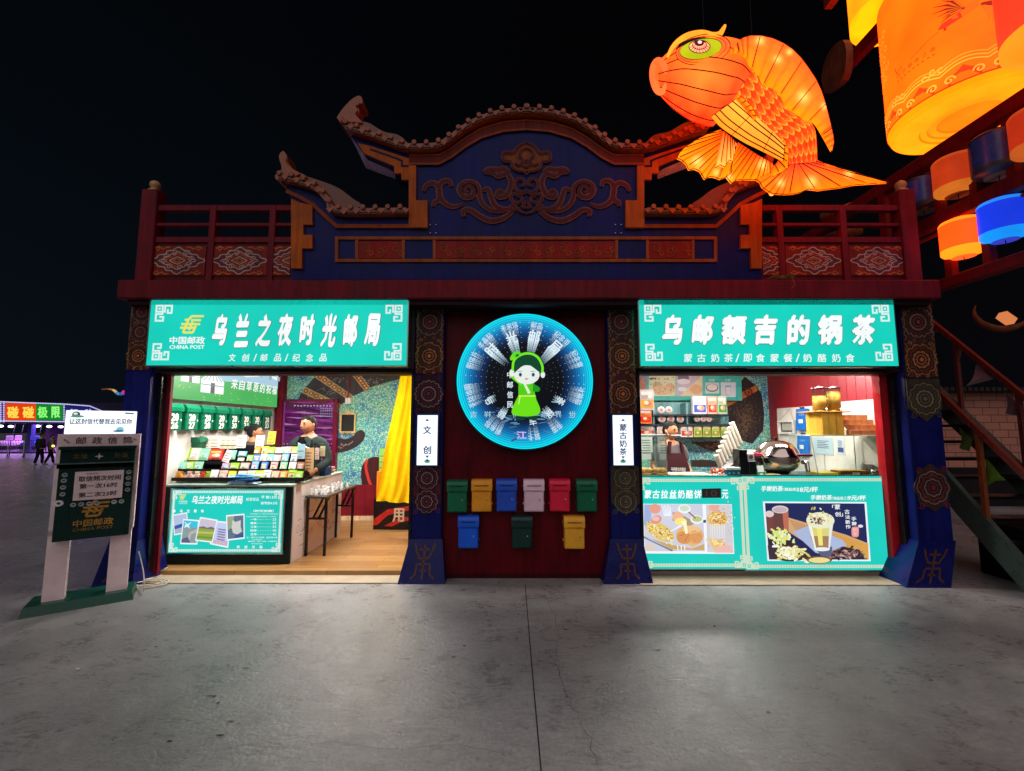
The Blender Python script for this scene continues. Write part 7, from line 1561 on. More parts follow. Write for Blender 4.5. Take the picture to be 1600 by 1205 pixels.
# eye
def plate(name, x, y, rx, ry, rot, d, th, col, parent, n=36):
    m = MB(); vs = [];
    for k_, (sc, dd) in enumerate(((1, 0), (.97, th*.45), (.8, th*.8), (.5, th), (0.01, th*1.05))):
        for i in range(n):
            a = 2*pi*i/n; X_, Y_ = rx*sc*cos(a), ry*sc*sin(a); vs.append(fz(x+X_*cos(rot)-Y_*sin(rot), y+X_*sin(rot)+Y_*cos(rot), d+dd))
    m.add(vs, [[k_*n+i, k_*n+(i+1) % n, (k_+1)*n+(i+1) % n, (k_+1)*n+i] for k_ in range(4) for i in range(n)], col, 0, True); return m.build(name, SILK, parent)
ed = .20
r0 = plate('eye_rim', 395, 190, 172, 92, -.22, ed-.02, .05, S(255, 120, 50), fish); e0 = plate('eye', 380, 186, 134, 62, -.18, ed+.03, .04, S(142, 206, 20), fish)
m = MB()
for rx, ry, cx_, cy_, r in ((134, 62, 380, 186, .004), (172, 92, 395, 190, .004), (152, 78, 388, 188, .003)): m.tube([fz(cx_+rx*cos(a)*cos(-.2)-ry*sin(a)*sin(-.2), cy_+rx*cos(a)*sin(-.2)+ry*sin(a)*cos(-.2), ed+.035) for a in [2*pi*i/40 for i in range(40)]], r, SEAM, 5, closed=True)
m.build('wire_seam', PAINT, r0)
ir = plate('iris', 374, 172, 66, 40, -.08, ed+.07, .02, S(255, 206, 150), e0); plate('pupil', 370, 150, 30, 19, 0, ed+.10, .012, S(60, 20, 30), e0); plate('pupil_glint', 374, 144, 13, 10, 0, ed+.118, .01, S(250, 240, 250), e0)
m = MB()
for rx, ry, cy_ in ((66, 40, 172), (44, 27, 162)): m.tube([fz(372+rx*cos(a), cy_+ry*sin(a), ed+.10) for a in [2*pi*i/32 for i in range(32)]], .004, S(110, 40, 10), 5, closed=True)
for k_ in range(9): a = radians(10+k_*20); m.tube([fz(371+30*cos(a), 158+20*sin(a), ed+.10), fz(374+64*cos(a), 172+39*sin(a), ed+.092)], .003, S(150, 70, 20), 4)
m.build('iris_wire', PAINT, ir)
# brow crest and its dark gap
bp_ = smooth_pts([(172, 235), (215, 160), (290, 108), (380, 92), (450, 106), (495, 96), (520, 62), (530, 42)], 6); k_ = len(bp_)
m = MB(); m.tube([fz(x, y, .16+.05*sin(i/k_*3)) for i, (x, y) in enumerate(bp_)], [.030*(.35+.65*sin(pi*min(1, i/k_*1.05))) + .004 for i in range(k_)], S(255, 190, 50), 10); m.build('brow', SILK, fish)
m = MB(); q = [(215, 195), (250, 150), (330, 118), (400, 112), (430, 118), (330, 140), (270, 165)]; m.add([fz(x, y, .245) for x, y in q], [list(range(7))], S(70, 16, 8)); m.build('brow_gap', PAINT, fish)
# fins
def fin(name, root, edge, d0, d1, bulge, c0, c1, nr, hot=(), nx=90, ny=26, parent=None, thick=.02):
    R_1 = resamp(smooth_pts(root, 6), nx); E1 = resamp(edge, nx); m = MB(); vs = []; cl = []
    for i in range(nx):
        for j in range(ny):
            t_ = j/(ny-1); q = R_1[i].lerp(E1[i], t_); s_ = i/(nx-1)
            vs.append(fz(q.x, q.y, d0*(1-t_)+d1*t_+bulge*sin(pi*t_)+.018*sin(s_*nr*2*pi)*t_))
            c = mixc(c0, c1, t_**.8); c = mixc(c, S(255, 70, 14), .42*max(0, sin(s_*nr*2*pi+1.2*vnoise(s_*5, t_*2)))**2*(1-t_*.5))
            for hx_, hy_, hr in hot:
                w = math.exp(-((q.x-hx_)**2+(q.y-hy_)**2)/(hr*hr*.5)); c = mixc(c, S(255, 236, 110), min(1, w))
            ln = abs((s_*nr*2) % 1-.5)
            if ln > .45 and t_ > .04: c = mixc(c, S(60, 18, 2), .72)
            cl.append(c)
    fs = [[i*ny+j, (i+1)*ny+j, (i+1)*ny+j+1, i*ny+j+1] for i in range(nx-1) for j in range(ny-1)]
    m.add(vs, fs, SEAM, 0, True); vb = [v+Vector((0, thick, 0)) for v in vs]; m.add(vb, [f[::-1] for f in fs], SEAM, 0, True)
    o = m.build(name, SILK, parent or fish, vcol=cl+cl)
    w = MB(); ring = [vs[i*ny+ny-1] for i in range(nx)]; w.tube(ring, .0045, S(120, 50, 10), 5)
    for q in range(1, nr, max(1, nr//7)): i = min(nx-1, int(q/nr*nx)); w.tube([vs[i*ny+j]+Vector((0, -.005, 0)) for j in range(0, ny, 3)], .0050, SEAM, 4)
    w.build('wire_seam', PAINT, o); return o
GO = S(255, 176, 8); GO2 = S(255, 150, 10); OR = S(255, 70, 10)
fin('dorsal_fin', [(556, 204), (620, 208), (668, 240), (690, 290), (745, 345), (775, 405), (850, 432), (895, 490), (930, 555), (990, 590), (1034, 628), (1092, 645), (1150, 735), (1200, 825)],
    [(556, 204), (590, 155), (640, 118), (690, 103), (760, 104), (830, 120), (900, 152), (955, 190), (1005, 240), (1050, 300), (1100, 375), (1135, 450), (1160, 530), (1185, 630), (1206, 720), (1212, 770), (1200, 825)], .30, .02, .14, GO, S(255, 120, 40), 15, hot=((750, 132, 38), (860, 250, 36), (1018, 488, 50), (935, 205, 26), (1150, 545, 28)))
fin('belly_fin', [(505, 690), (530, 720), (560, 745), (590, 765), (605, 780)], [(500, 692), (440, 712), (370, 744), (290, 795), (250, 830), (232, 868), (262, 880), (290, 905), (305, 942), (340, 934), (375, 950), (404, 1000), (430, 985), (462, 985), (500, 1000), (540, 985), (570, 960), (600, 900)], .05, .12, .05, OR, GO, 10, hot=((360, 890, 44), (480, 960, 26)))
fin('belly_fin', [(612, 770), (660, 800), (720, 840), (790, 880), (830, 905)], [(596, 830), (560, 930), (540, 985), (572, 1025), (600, 1006), (650, 1000), (700, 1004), (740, 1003), (762, 980), (790, 985), (820, 975), (840, 940)], .12, .10, .04, OR, GO, 11, hot=((765, 910, 40), (560, 985, 24)))
fin('tail_fin', [(930, 905), (980, 905), (1040, 900), (1105, 880)], [(720, 998), (752, 1020), (765, 1050), (800, 1075), (830, 1090), (900, 1095), (960, 1092), (1010, 1080), (1050, 1062), (1120, 1070), (1190, 1060), (1260, 1052), (1340, 1036), (1420, 1030), (1553, 1022), (1480, 1000), (1420, 985), (1310, 945), (1200, 925)], .02, .10, .06, S(255, 66, 40), GO2, 15, hot=((1070, 1015, 44), (880, 1025, 34), (1308, 962, 34)), nx=120)
def c_pec(s_, ph): return mixc(S(255, 206, 70), S(255, 176, 40), .5-.5*cos(ph)+.2*vnoise(s_*8, ph))
pec, pv = loft('pectoral_fin', [((600, 500), (445, 610)), ((660, 545), (510, 680)), ((760, 640), (640, 765)), ((840, 712), (750, 820)), ((905, 780), (895, 892))], .42, c_pec, off=.30, ns=50, nf=40, lines=[radians(a) for a in (50, 80, 110, 140)])
m = MB()
for i in (0, 16, 36, 49): m.tube([pv[i*40+j]+Vector((0, -.004, 0)) for j in range(0, 21)], .0035, SEAM, 4)
m.build('wire_seam', PAINT, pec)
fin('side_frill', [(592, 478), (640, 530), (690, 590), (722, 625)], [(600, 470), (650, 500), (700, 545), (720, 590), (724, 640)], .36, .34, .03, OR, GO, 6, nx=40, ny=12)
fin('side_frill', [(880, 760), (885, 820), (870, 880), (820, 930)], [(905, 755), (930, 820), (925, 930), (880, 960), (830, 985)], .28, .28, .03, OR, GO, 6, nx=40, ny=12)
fin('side_frill', [(520, 700), (560, 730), (600, 770)], [(470, 930), (500, 910), (530, 925), (555, 880), (580, 890), (604, 780)], .16, .20, .03, OR, S(255, 220, 90), 6, nx=40, ny=14)
m = MB(); 
for x, y, z_ in ((700, 110, 6.2), (400, 100, 6.2)): p = fz(x, y, -.02); m.tube([p, Vector((p.x, p.y, 9.0))], .004, S(14, 14, 16), 5)
m.build('hanging_wire', MATTE, fish)

# ================================================================== lantern frame at the right and its lanterns
XT = 5.2; MR2 = S(120, 20, 30)
lf = thing('lantern_frame', 'dark red timber frame of beams and posts holding small lanterns, at the right', 'frame', (XT, 5, 0))
def pz(u, v, X_=XT): return PX(u, v, X_)
zc_ = [pz(1600, 404).z, pz(1600, 280).z, pz(1600, 155).z]
for z_, h in zip(zc_, (.13, .17, .17)): MB().box(XT-.06, XT+.06, 3.3, 5.9 if z_ > 4 else 5.75, z_-h/2, z_+h/2, MR2, bev=.01).build('beam', PAINT, lf)
MB().box(XT-.06, XT+.06, 5.9, 10.5, zc_[2]-.08, zc_[2]+.08, MR2).build('beam', PAINT, lf)
for u, r in ((1478, 0), (1539, 0), (1470.5, 1), (1529.5, 1), (1592, 1)):
    Y_ = pz(u, 330).y; MB().box(XT-.04, XT+.04, Y_-.04, Y_+.04, zc_[r], zc_[r+1], S(130, 26, 34)).build('post', PAINT, lf)
for z_ in (zc_[1]-.16, zc_[2]-.16): MB().box(XT-.02, XT+.02, 3.4, 5.7, z_-.015, z_+.015, S(150, 40, 44)).build('hanging_rail', PAINT, lf)
for Y_ in (3.35, 5.80): MB().box(XT-.05, XT+.05, Y_-.05, Y_+.05, 0 if Y_ < 4 else zc_[0], zc_[2], MR2).build('post', PAINT, lf)
ub = thing('roof_beam', 'high dark red beam with a cut end, left of the big orange lantern', 'beam', (6.6, 8, 8.8))
a = PX(1291, 134, 6.6); MB().box(6.53, 6.67, 6.0, a.y, 8.72, 8.98, S(130, 16, 26), bev=.01).build('beam', PAINT, ub)
m = MB(); p = PX(1306, 105, 6.45); m.prism(Fr((6.38, 0, 0), (0, -1, 0), (0, 0, 1)), smooth_pts([(-p.y-.25, p.z-.35), (-p.y+.2, p.z-.45), (-p.y+.35, p.z-.1), (-p.y+.3, p.z+.3), (-p.y-.05, p.z+.38), (-p.y-.3, p.z+.1), (-p.y-.25, p.z-.35)], 3), -.14, .0, S(120, 70, 44)); m.build('bracket', PAINT, ub)
m = MB(); p = PX(1293, 8, 6.6); q_ = Vector((p.x, p.y-1.6, p.z+.02)); m.bar(p, q_, .16, .2, S(150, 50, 30)); m.build('roof_beam', PAINT, label='short cut beam end at the top edge, left of the high yellow lantern', cat='beam')
for u, v in ((1338, 322), (1345, 357)):
    p = PX(u, v, 5.6); m = MB(); m.lathe([(0, 0), (.09, 0), (.09, .5), (0, .5)], (p.x, p.y, p.z), S(120, 76, 50), 14, axis=(-.5, .85, 0)); m.build('log_end', PAINT, lf)

def lantern(label, c, R, hgt, lit, cols, cap, group='small lanterns in the frame', print_=None, mt=None):
    """c = centre of the cylinder; cols = (upper rim, body, lower rim); the ends step in to a short collar"""
    t = thing('paper_lantern', label, 'lantern', (c[0], c[1], c[2]-hgt/2), group)
    mm = mt or (LANT if lit else FILM); z0 = -hgt/2; prof = [(R*.55, z0-.04*hgt), (R*.62, z0), (R*.66, z0+.005)]; cl = [cols[2]]*2
    prof += [(R*.93, z0+.05*hgt), (R, z0+.09*hgt), (R*1.0, z0+.17*hgt), (R*1.0, z0+.19*hgt), (R, hgt/2-.12*hgt), (R, hgt/2-.08*hgt), (R*.93, hgt/2-.03*hgt), (R*.62, hgt/2), (R*.55, hgt/2+.04*hgt)]
    cl += [cols[2]]*3+[cols[2], cols[1], cols[0], cols[0], cols[0], cols[0]]; cl = cl[:len(prof)-1]
    m = MB(); m.lathe(prof, c, cl, 48); m.build('shade', mm, t)
    m = MB(); m.lathe([(R*.56, z0-.04*hgt), (R*.5, z0-.045*hgt), (R*.3, z0-.03*hgt), (0, z0-.03*hgt)], c, cap, 32); m.lathe([(0, hgt/2+.05*hgt), (R*.56, hgt/2+.045*hgt), (R*.56, hgt/2+.03*hgt)], c, cap, 32); m.build('end_cap', mm if lit else FILM, t)
    m = MB(); m.tube([(c[0], c[1], c[2]+hgt/2), (c[0], c[1], c[2]+hgt/2+.09)], .006, S(60, 40, 40), 5); m.tube([(c[0], c[1], c[2]+z0-.03*hgt), (c[0]+.004, c[1], c[2]+z0-.03*hgt-.06)], .005, S(60, 40, 40), 5); m.build('cord', PAINT, t)
    return t
def at(u, v): return pz(u, v)
NB = S(60, 84, 176)
lantern('unlit dark blue lantern in the upper row, next to the balcony post', at(1441, 306), .20, .40, False, (S(50, 60, 96), NB, S(60, 66, 90)), S(90, 90, 96))
lantern('dim red orange lantern in the upper row, between two dark blue ones', at(1494, 275), .205, .44, False, (S(250, 90, 30), S(236, 70, 26), S(250, 130, 40)), S(226, 130, 50), mt=LANTDIM)
lantern('unlit dark blue lantern in the upper row, right of the dim red orange one', at(1557, 242), .205, .45, False, (S(50, 60, 96), NB, S(70, 76, 96)), S(160, 140, 120))
lantern('dim red lantern cut by the right picture edge in the upper row', at(1624, 205), .205, .45, False, (S(240, 80, 30), S(230, 60, 26), S(240, 110, 40)), S(200, 110, 50), mt=LANTDIM)
lantern('brightly lit orange lantern in the lower row', at(1503, 372), .19, .42, True, (S(255, 160, 30), S(255, 96, 20), S(255, 170, 30)), S(240, 110, 40))
lantern('brightly lit blue lantern in the lower row', at(1567.5, 344), .19, .42, True, (S(20, 140, 255), S(10, 60, 236), S(10, 150, 255)), S(30, 60, 190))
lantern('red orange lantern hanging high at the right edge, in front of the big one', PX(1652, 5, 5.0), .38, .80, True, (S(236, 96, 40), S(216, 66, 36), S(255, 150, 30)), S(150, 60, 40), group='large lanterns')
# big printed lantern
sB = 1.83; Rb = .455*sB
p3 = P(1514, 184, 3.0); cB = Vector((0, 0, CZ))+(p3-Vector((0, 0, CZ)))*sB; hB = 2.05; cB = cB+Vector((0, 0, hB/2+.02))
big = thing('paper_lantern', 'very large lit orange lantern printed with a phoenix and wave border', 'lantern', (cB.x, cB.y, cB.z-hB/2), 'large lanterns')
m = MB(); z0 = -hB/2; nb = 72; prof = [(Rb, z0+.05), (Rb, z0+.6), (Rb, z0+1.2), (Rb, hB/2-.1), (Rb*.9, hB/2), (Rb*.5, hB/2+.02)]; m.lathe(prof, cB, S(255, 122, 14), nb); m.build('shade', LANT, big)
m = MB(); m.lathe([(Rb, z0+.05), (Rb*.97, z0-.02), (Rb*.9, z0-.05), (Rb*.6, z0-.06), (Rb*.58, z0-.035), (Rb*.5, z0-.04), (Rb*.48, z0-.015), (Rb*.38, z0-.02), (Rb*.36, z0-.0), (0, z0+.0)], cB, [S(255, 168, 10), S(255, 176, 14), S(255, 184, 20), S(224, 140, 10), S(255, 176, 20), S(224, 136, 10), S(255, 166, 20), S(220, 126, 10), S(250, 140, 16)], nb); m.build('base_disc', LANT, big)
class Cyl:
    def __init__(s, c, R): s.c = Vector(c); s.R = R; s.n = None
    def p(s, a, b, h=0):
        an = a/s.R; r = s.R+h; return s.c+Vector((r*cos(an), r*sin(an), b))
CYB = Cyl(cB, Rb)
aim = atan2(-cB.y, -cB.x); a0 = aim*Rb   # faces the viewer
m = MB(); dB = S(255, 190, 60); rd2 = S(236, 70, 20)
m.rib(CYB, [(a0-2.4+i*.06, z0+.055) for i in range(81)], .018, .004, S(150, 40, 10))
for i in range(-9, 10):
    a = a0+i*.42; b_ = z0+.06
    m.poly(CYB, [(a-.15, b_), (a+.15, b_), (a+.14, b_+.09), (a+.06, b_+.14), (a, b_+.20), (a-.06, b_+.14), (a-.14, b_+.09)], .004, rd2)
    for s_ in (-1, 1): m.rib(CYB, spiral(a+s_*.13, b_+.07, .008, .055, pi/2, pi/2+8*s_, 20), .018, .006, dB)
    for k_ in range(3): m.rib(CYB, [(a-.21+.035*q, b_+.17+.045*k_+.07*sin(pi*q/12)) for q in range(13)], .016, .0062+.0003*k_, mixc(dB, S(255, 130, 20), .25*k_))
for a, b_ in ((a0+.55, z0+.42), (a0+.70, z0+.47), (a0-.35, z0+.33), (a0+1.1, z0+.45), (a0-.8, z0+.33)):
    for k_ in range(3): m.rib(CYB, spiral(a+.08*k_, b_+.03*(k_ % 2), .01, .05, 0, 6, 14), .014, .0066, dB)
def crane(a, b_, s_):
    dkb = S(120, 30, 20); ol = S(170, 110, 20)
    m.poly(CYB, [(a-.20*s_, b_-.03*s_), (a-.05*s_, b_+.08*s_), (a+.12*s_, b_+.10*s_), (a+.10*s_, b_-.02*s_), (a-.05*s_, b_-.08*s_)], .005, ol)
    m.poly(CYB, [(a-.36*s_, b_-.08*s_), (a-.30*s_, b_-.02*s_), (a-.10*s_, b_+.02*s_), (a-.08*s_, b_-.08*s_), (a-.28*s_, b_-.12*s_)], .0055, S(240, 60, 30))
    for k_ in range(12):
        an = 2.0+.11*k_; L_ = (.34+.10*sin(k_*.5))*s_; m.rib(CYB, [(a-.05*s_, b_+.05*s_), (a-.05*s_+L_*.6*cos(an), b_+.05*s_+L_*.6*sin(an)), (a-.05*s_+L_*cos(an+.1), b_+.05*s_+L_*sin(an+.1))], [.03*s_, .028*s_, .006*s_], .006+.0002*k_, dkb if k_ % 2 else ol)
        an = -1.25+.10*k_; m.rib(CYB, [(a+.12*s_, b_), (a+.12*s_+L_*.7*cos(an), b_+L_*.7*sin(an)), (a+.12*s_+L_*1.05*cos(an-.2), b_+L_*1.05*sin(an-.2))], [.035*s_, .03*s_, .006*s_], .009+.0002*k_, ol if k_ < 7 else dkb)
    for k_ in range(6): m.rib(CYB, [(a+.15*s_, b_+.05*s_), (a+.3*s_, b_+.1*s_+.03*k_*s_), (a+.46*s_, b_+(.02+.06*k_)*s_)], [.03*s_, .03*s_, .008], .0115+.0002*k_, S(236, 70, 30))
crane(a0+.10, z0+.93, .8)
for i, c in enumerate('乌兰察布之夜'): aa = a0-.70+i*.085; m.text(CYB, c, aa, aa+.055, z0+.62+.0*i, z0+.68, .006, S(110, 40, 10))
for i in range(9): aa = a0-.70+i*.055; m.rib(CYB, [(aa, z0+.575), (aa+.03, z0+.575)], .012, .006, S(110, 40, 10))
m.rib(CYB, [(a0-.5, z0+.72), (a0-.3, z0+.80), (a0-.18, z0+.84)], .007, .006, S(130, 50, 10)); m.rib(CYB, [(a0-.72, z0+.80), (a0-.70, z0+.70), (a0-.6, z0+.73)], .01, .006, S(130, 50, 10)); m.ell(CYB, a0-.12, z0+.82, .014, .02, .006, S(200, 40, 10), 8)
for a_ in (-1.1, -.95, -1.25):
    for k_ in range(6): m.rib(CYB, spiral(a0+a_+.06*(k_ % 2), z0+.85+.13*k_, .01, .06, k_, k_+6, 14), .014, .005, S(255, 160, 40))
m.build('print', LANT, big)
m = MB(); m.tube([(cB.x, cB.y, cB.z+hB/2), (cB.x, cB.y, cB.z+hB/2+2)], .02, S(40, 20, 20), 6); m.build('cord', PAINT, big)
py = PX(1392, 40, 7.3); lantern('large lit yellow lantern partly above the top picture edge, behind the big orange one', (py.x, py.y, py.z+.75), .62, 1.5, True, (S(255, 190, 20), S(255, 180, 20), S(255, 206, 10)), S(170, 90, 20), group='large lanterns')

# ================================================================== stairs beside the building
st = thing('staircase', 'steep outdoor metal stair with grey-green side and red-brown handrails at the right', 'staircase', (5.8, 5, 0))
X0, X1 = 5.30, 6.30; sl = 1.10; Ys = 4.42; Ye = 7.35
def stz(y): return (y-Ys)*sl
for x_ in (X0, X1):
    m = MB(); fr = Fr((x_, 0, 0), (0, 1, 0), (0, 0, 1)); m.prism(fr, [(Ys-.12, 0), (Ys+.18, 0), (Ye+.2, stz(Ye)-.05), (Ye+.2, stz(Ye)+.22), (Ye, stz(Ye)+.22)], -.03, .03, S(70, 84, 78)); m.build('stringer', GLOSS, st)
for i in range(15): y_ = Ys+.15+i*.19; MB().box(X0+.03, X1-.03, y_, y_+.22, stz(y_)+.13, stz(y_)+.165, S(50, 54, 54)).build('tread', METAL, st)
RBn = S(122, 52, 40)
for x_, us in ((X0, (1600, 1462)), (X1, (1600, 1447))):
    m = MB(); m.bar((x_, Ys+.10, stz(Ys+.10)+1.10), (x_, Ye, stz(Ye)+1.16), .05, .06, RBn); m.build('handrail', GLOSS, st)
    for y_ in ((4.52, 4.98, 5.9, 6.8) if x_ == X0 else (4.52, 5.4, 6.1, 6.9)):
        MB().bar((x_, y_, stz(y_)+.1), (x_, y_, stz(y_)+1.10), .045, .045, S(140, 70, 40) if x_ == X0 else S(110, 60, 56)).build('baluster', GLOSS, st)
MB().box(X0, X1, Ye, Ye+1.4, stz(Ye)+.05, stz(Ye)+.18, S(60, 60, 60)).build('landing', PAINT, st)
# prayer flags tied along the rails
def flag(pts, X_, col, lab):
    m = MB(); q = [PX(u, v, X_) for u, v in pts]; n = 8; a, b_, c = q[0], q[1], q[2]; vs = []
    for i in range(n+1):
        for j in range(n+1):
            t_, s_ = i/n, j/n; p = a.lerp(b_, s_).lerp(c, t_*1.0) if len(q) == 3 else a.lerp(b_, s_).lerp(q[3].lerp(c, s_), t_); vs.append(p+Vector((.010*sin(s_*6+t_*3), .012*cos(t_*5+s_*2), 0)))
    m.add(vs, [[i*(n+1)+j, i*(n+1)+j+1, (i+1)*(n+1)+j+1, (i+1)*(n+1)+j] for i in range(n) for j in range(n)], col, 0, True); m.build('pennant', CLOTH, label=lab, cat='flag', group='pennants tied along the stair rails')
flag([(1449, 490), (1472, 515), (1452, 525)], 6.32, S(150, 130, 136), 'small grey-pink pennant at the top of the upper handrail')
flag([(1486, 528), (1500, 542), (1502, 558), (1494, 566)], 6.32, S(190, 176, 180), 'narrow white pennant below the upper handrail, second from the top')
flag([(1527, 568), (1553, 592), (1512, 603)], 6.32, S(206, 190, 196), 'wide white pennant spread under the upper handrail')
flag([(1571, 612), (1596, 636), (1592, 650), (1571, 646)], 6.32, S(150, 130, 140), 'pale pennant low on the upper handrail near the picture edge')
flag([(1500, 668), (1517, 684), (1516, 706), (1499, 700)], 5.34, S(96, 120, 44), 'small green pennant on the lower handrail beside its post')
flag([(1541, 716), (1572, 750), (1556, 752), (1537, 764)], 5.34, S(84, 120, 40), 'larger green pennant further down the lower handrail')
# pile of rods
rnd = random.Random(77); pl = MB(); b0 = G(1580, 930)
for i in range(26):
    y_ = 5.0+rnd.uniform(-.15, .15); a = PX(1566+rnd.uniform(0, 26), 832+rnd.uniform(-6, 26), 5.75+rnd.uniform(0, .2)); d = Vector((rnd.uniform(.15, .5), -.3, -.55-rnd.uniform(0, .2))); pl.tube([a, a+d*.5+Vector((0, 0, .03)), a+d], rnd.uniform(.006, .016), rnd.choice([S(220, 206, 180), S(120, 110, 100), S(40, 36, 36), S(180, 170, 160), S(30, 28, 30)]), 6)
pl.build('rod_bundle', CHROME, label='leaning bundle of shiny metal rods behind the foot of the stair', cat='rods')
m = MB(); m.box(5.7, 6.25, 4.72, 5.5, 0, .62, S(34, 30, 30), bev=.02); m.box(5.72, 6.23, 4.70, 4.72, .04, .58, S(44, 38, 38)); m.build('storage_crate', PAINT, label='dark crate under the bundle of rods', cat='crate')
# brick building and ornaments beyond the stair
def f_brick(nt, b, N, L):
    geo = N('ShaderNodeNewGeometry'); mp = N('ShaderNodeMapping'); mp.inputs['Rotation'].default_value = (radians(90), 0, 0); L(geo.outputs['Position'], mp.inputs[0])
    br = N('ShaderNodeTexBrick'); br.inputs['Scale'].default_value = 1; br.inputs['Brick Width'].default_value = .36; br.inputs['Row Height'].default_value = .17; br.inputs['Mortar Size'].default_value = .008
    br.inputs['Color1'].default_value = (.50, .22, .15, 1); br.inputs['Color2'].default_value = (.42, .18, .13, 1); br.inputs['Mortar'].default_value = (.08, .05, .04, 1); L(mp.outputs[0], br.inputs['Vector']); L(br.outputs[0], b.inputs['Base Color'])
BRICK = node_mat('red_brick', f_brick, .8)
bh = thing('brick_house', 'low red brick house with a dark corrugated roof edge beyond the stair', 'building', (12, 10, 0))
wy = 10.0; zt_ = P(1530, 614, wy).z
MB().box(P(1440, 700, wy).x, 20, wy, wy+4, 0, zt_, S(150, 90, 70)).build('wall', BRICK, bh)
m = MB(); x_ = P(1440, 610, wy).x-.2
for i in range(90): m.box(x_+i*.13, x_+i*.13+.09, wy-.35, wy+4.2, zt_+.02, zt_+.10, S(50, 46, 48))
m.box(x_, 20.2, wy-.3, wy+4.2, zt_, zt_+.06, S(40, 36, 38)); m.build('roof', PAINT, bh)
m = MB(); m.box(P(1440, 700, wy).x, 20, wy-.06, wy, 0, .85, S(30, 26, 28)); m.build('dark_base', PAINT, bh)  # dark band across the lower wall
m = MB(); c = P(1566, 494, 7.6); n = 30; pts = [P(1566+44*cos(a), 487+26*sin(a)*1.05, 7.6) for a in [radians(200-i*190/n) for i in range(n+1)]]
m.tube(pts, [.008+.055*sin(pi*min(1, i/n)) for i in range(n+1)], S(104, 58, 36), 8); m.build('crescent_ornament', PAINT, label='thin orange-brown crescent moon ornament hanging in the dark above the brick house', cat='ornament')
m = MB(); p = P(1573, 497, 7.5); m.bar(p+Vector((-.09, 0, .06)), p+Vector((.08, 0, -.07)), .13, .12, S(255, 150, 90)); m.build('small_lamp', mat('dim_lamp', .5, emit=.7), label='small glowing orange lamp beside the crescent ornament', cat='lamp')
m = MB(); p = P(1222, 436, YB+.05); rnd = random.Random(6)
for i in range(40): d = Vector((rnd.gauss(0, .09), rnd.gauss(0, .03), abs(rnd.gauss(0, .02)))); m.tube([p, p+d*.6+Vector((0, 0, .03)), p+d], .003, rnd.choice([S(90, 100, 50), S(140, 120, 70)]), 4)
m.tube([p, p+Vector((.08, -.06, .02)), p+Vector((.09, -.08, -.10)), p+Vector((.05, -.08, -.14))], .002, S(150, 140, 90), 4); m.build('twig_tuft', MATTE, label='little tuft of dry twigs lying on the beam above the tea shop sign', cat='twigs')
# small yellow trinket under the tail
m = MB(); p = fz(822, 1094, -.02); m.ball(p, .022, S(255, 214, 110), 8, sc=(1.2, .8, .9)); m.ball(p+Vector((-.02, 0, .012)), .012, S(255, 190, 60), 6); m.build('tail_bulb', SILK, fish)

# ================================================================== far left: bumper car pavilion, people, kite
YPV = 30.0; FPV = FF(YPV)
pv = thing('bumper_car_pavilion', 'far purple-lit bumper car pavilion with orange, green and blue lit letters', 'building', (P(40, 700, YPV).x, YPV, 0))
zr0, zr1 = P(50, 661, YPV).z, P(50, 627, YPV).z
xl, xr = P(-260, 650, YPV).x, P(230, 650, YPV).x
MB().box(xl, xr, YPV+.1, YPV+14, zr0, zr1-.1, S(40, 30, 60)).build('roof', PAINT, pv)
MB().box(xl, xr, YPV+13.8, YPV+14, 0, zr0, S(150, 90, 190)).build('back_wall', PAINT, pv)
MB().box(xl, xr, YPV+.2, YPV+14, 0, .12, S(90, 70, 110)).build('floor', GLOSS, pv)
m = MB(); 
def sq(u0, u1, v0, v1, c, h): m.poly(FPV, xzs([(u0, v1), (u1, v1), (u1, v0), (u0, v0)], YPV), h, c)
sq(-200, 8, 629, 658, S(70, 30, 110), .0); sq(8, 56, 630, 657, S(226, 60, 10), .0); sq(56, 98, 632, 657, S(10, 130, 40), .0)
m.poly(FPV, xzs([(101, 660), (101, 634), (140, 637), (170, 648), (175, 660)], YPV), .0, S(24, 24, 110)); m.build('sign_panel', LIT, pv)
t = MB()
for c, u0, u1, col in (('碰', 11, 33, S(255, 220, 80)), ('碰', 35, 57, S(255, 220, 80)), ('极', 59, 78, S(140, 255, 120)), ('限', 80, 97, S(150, 255, 130)), ('驾', 109, 124, S(210, 210, 255)), ('驶', 133, 147, S(200, 200, 250))):
    px_text(t, FPV, YPV, c, u0, u1, 635 if u0 < 100 else 639, 653.5, .06, col, bold=.04, shear=-.12)
t.build('lettering', NEON, pv)
m = MB()
for (u0, v0), (u1, v1) in (((-40, 626.5), (100, 631.5)), ((100, 631.5), (140, 634.5)), ((140, 634.5), (168, 646)), ((-40, 657.5), (100, 659)), ((100, 631.5), (100, 659)), ((6, 628), (6, 659)), ((1, 628), (1, 659))):
    n = max(3, int(math.hypot(u1-u0, v1-v0)/2.6))
    for i in range(n+1): p = P(u0+(u1-u0)*i/n, v0+(v1-v0)*i/n, YPV-.1); m.ball(p, .045, S(206, 206, 255), 6)
m.build('light_string', NEON, pv)
m = MB()
for u, v in ((1, 666), (17, 666.5), (59, 666), (77, 666.5), (95, 667), (-30, 666), (118, 667)): p = P(u, v, YPV+3); m.ball(p, .16, S(250, 240, 255), 10, sc=(1, 1, .6))
m.build('ceiling_spot', LED, pv)
for u in (-60, 45, 150): p = P(u, 700, YPV+2); MB().box(p.x-.15, p.x+.15, YPV+1.9, YPV+2.2, .12, zr0, S(90, 90, 190)).build('column', GLOSS, pv)
d = bpy.data.lights.new('pavilion_light', 'AREA'); d.shape = 'RECTANGLE'; d.size = 16; d.size_y = 8; d.energy = 1700; d.color = (.62, .30, 1.0)
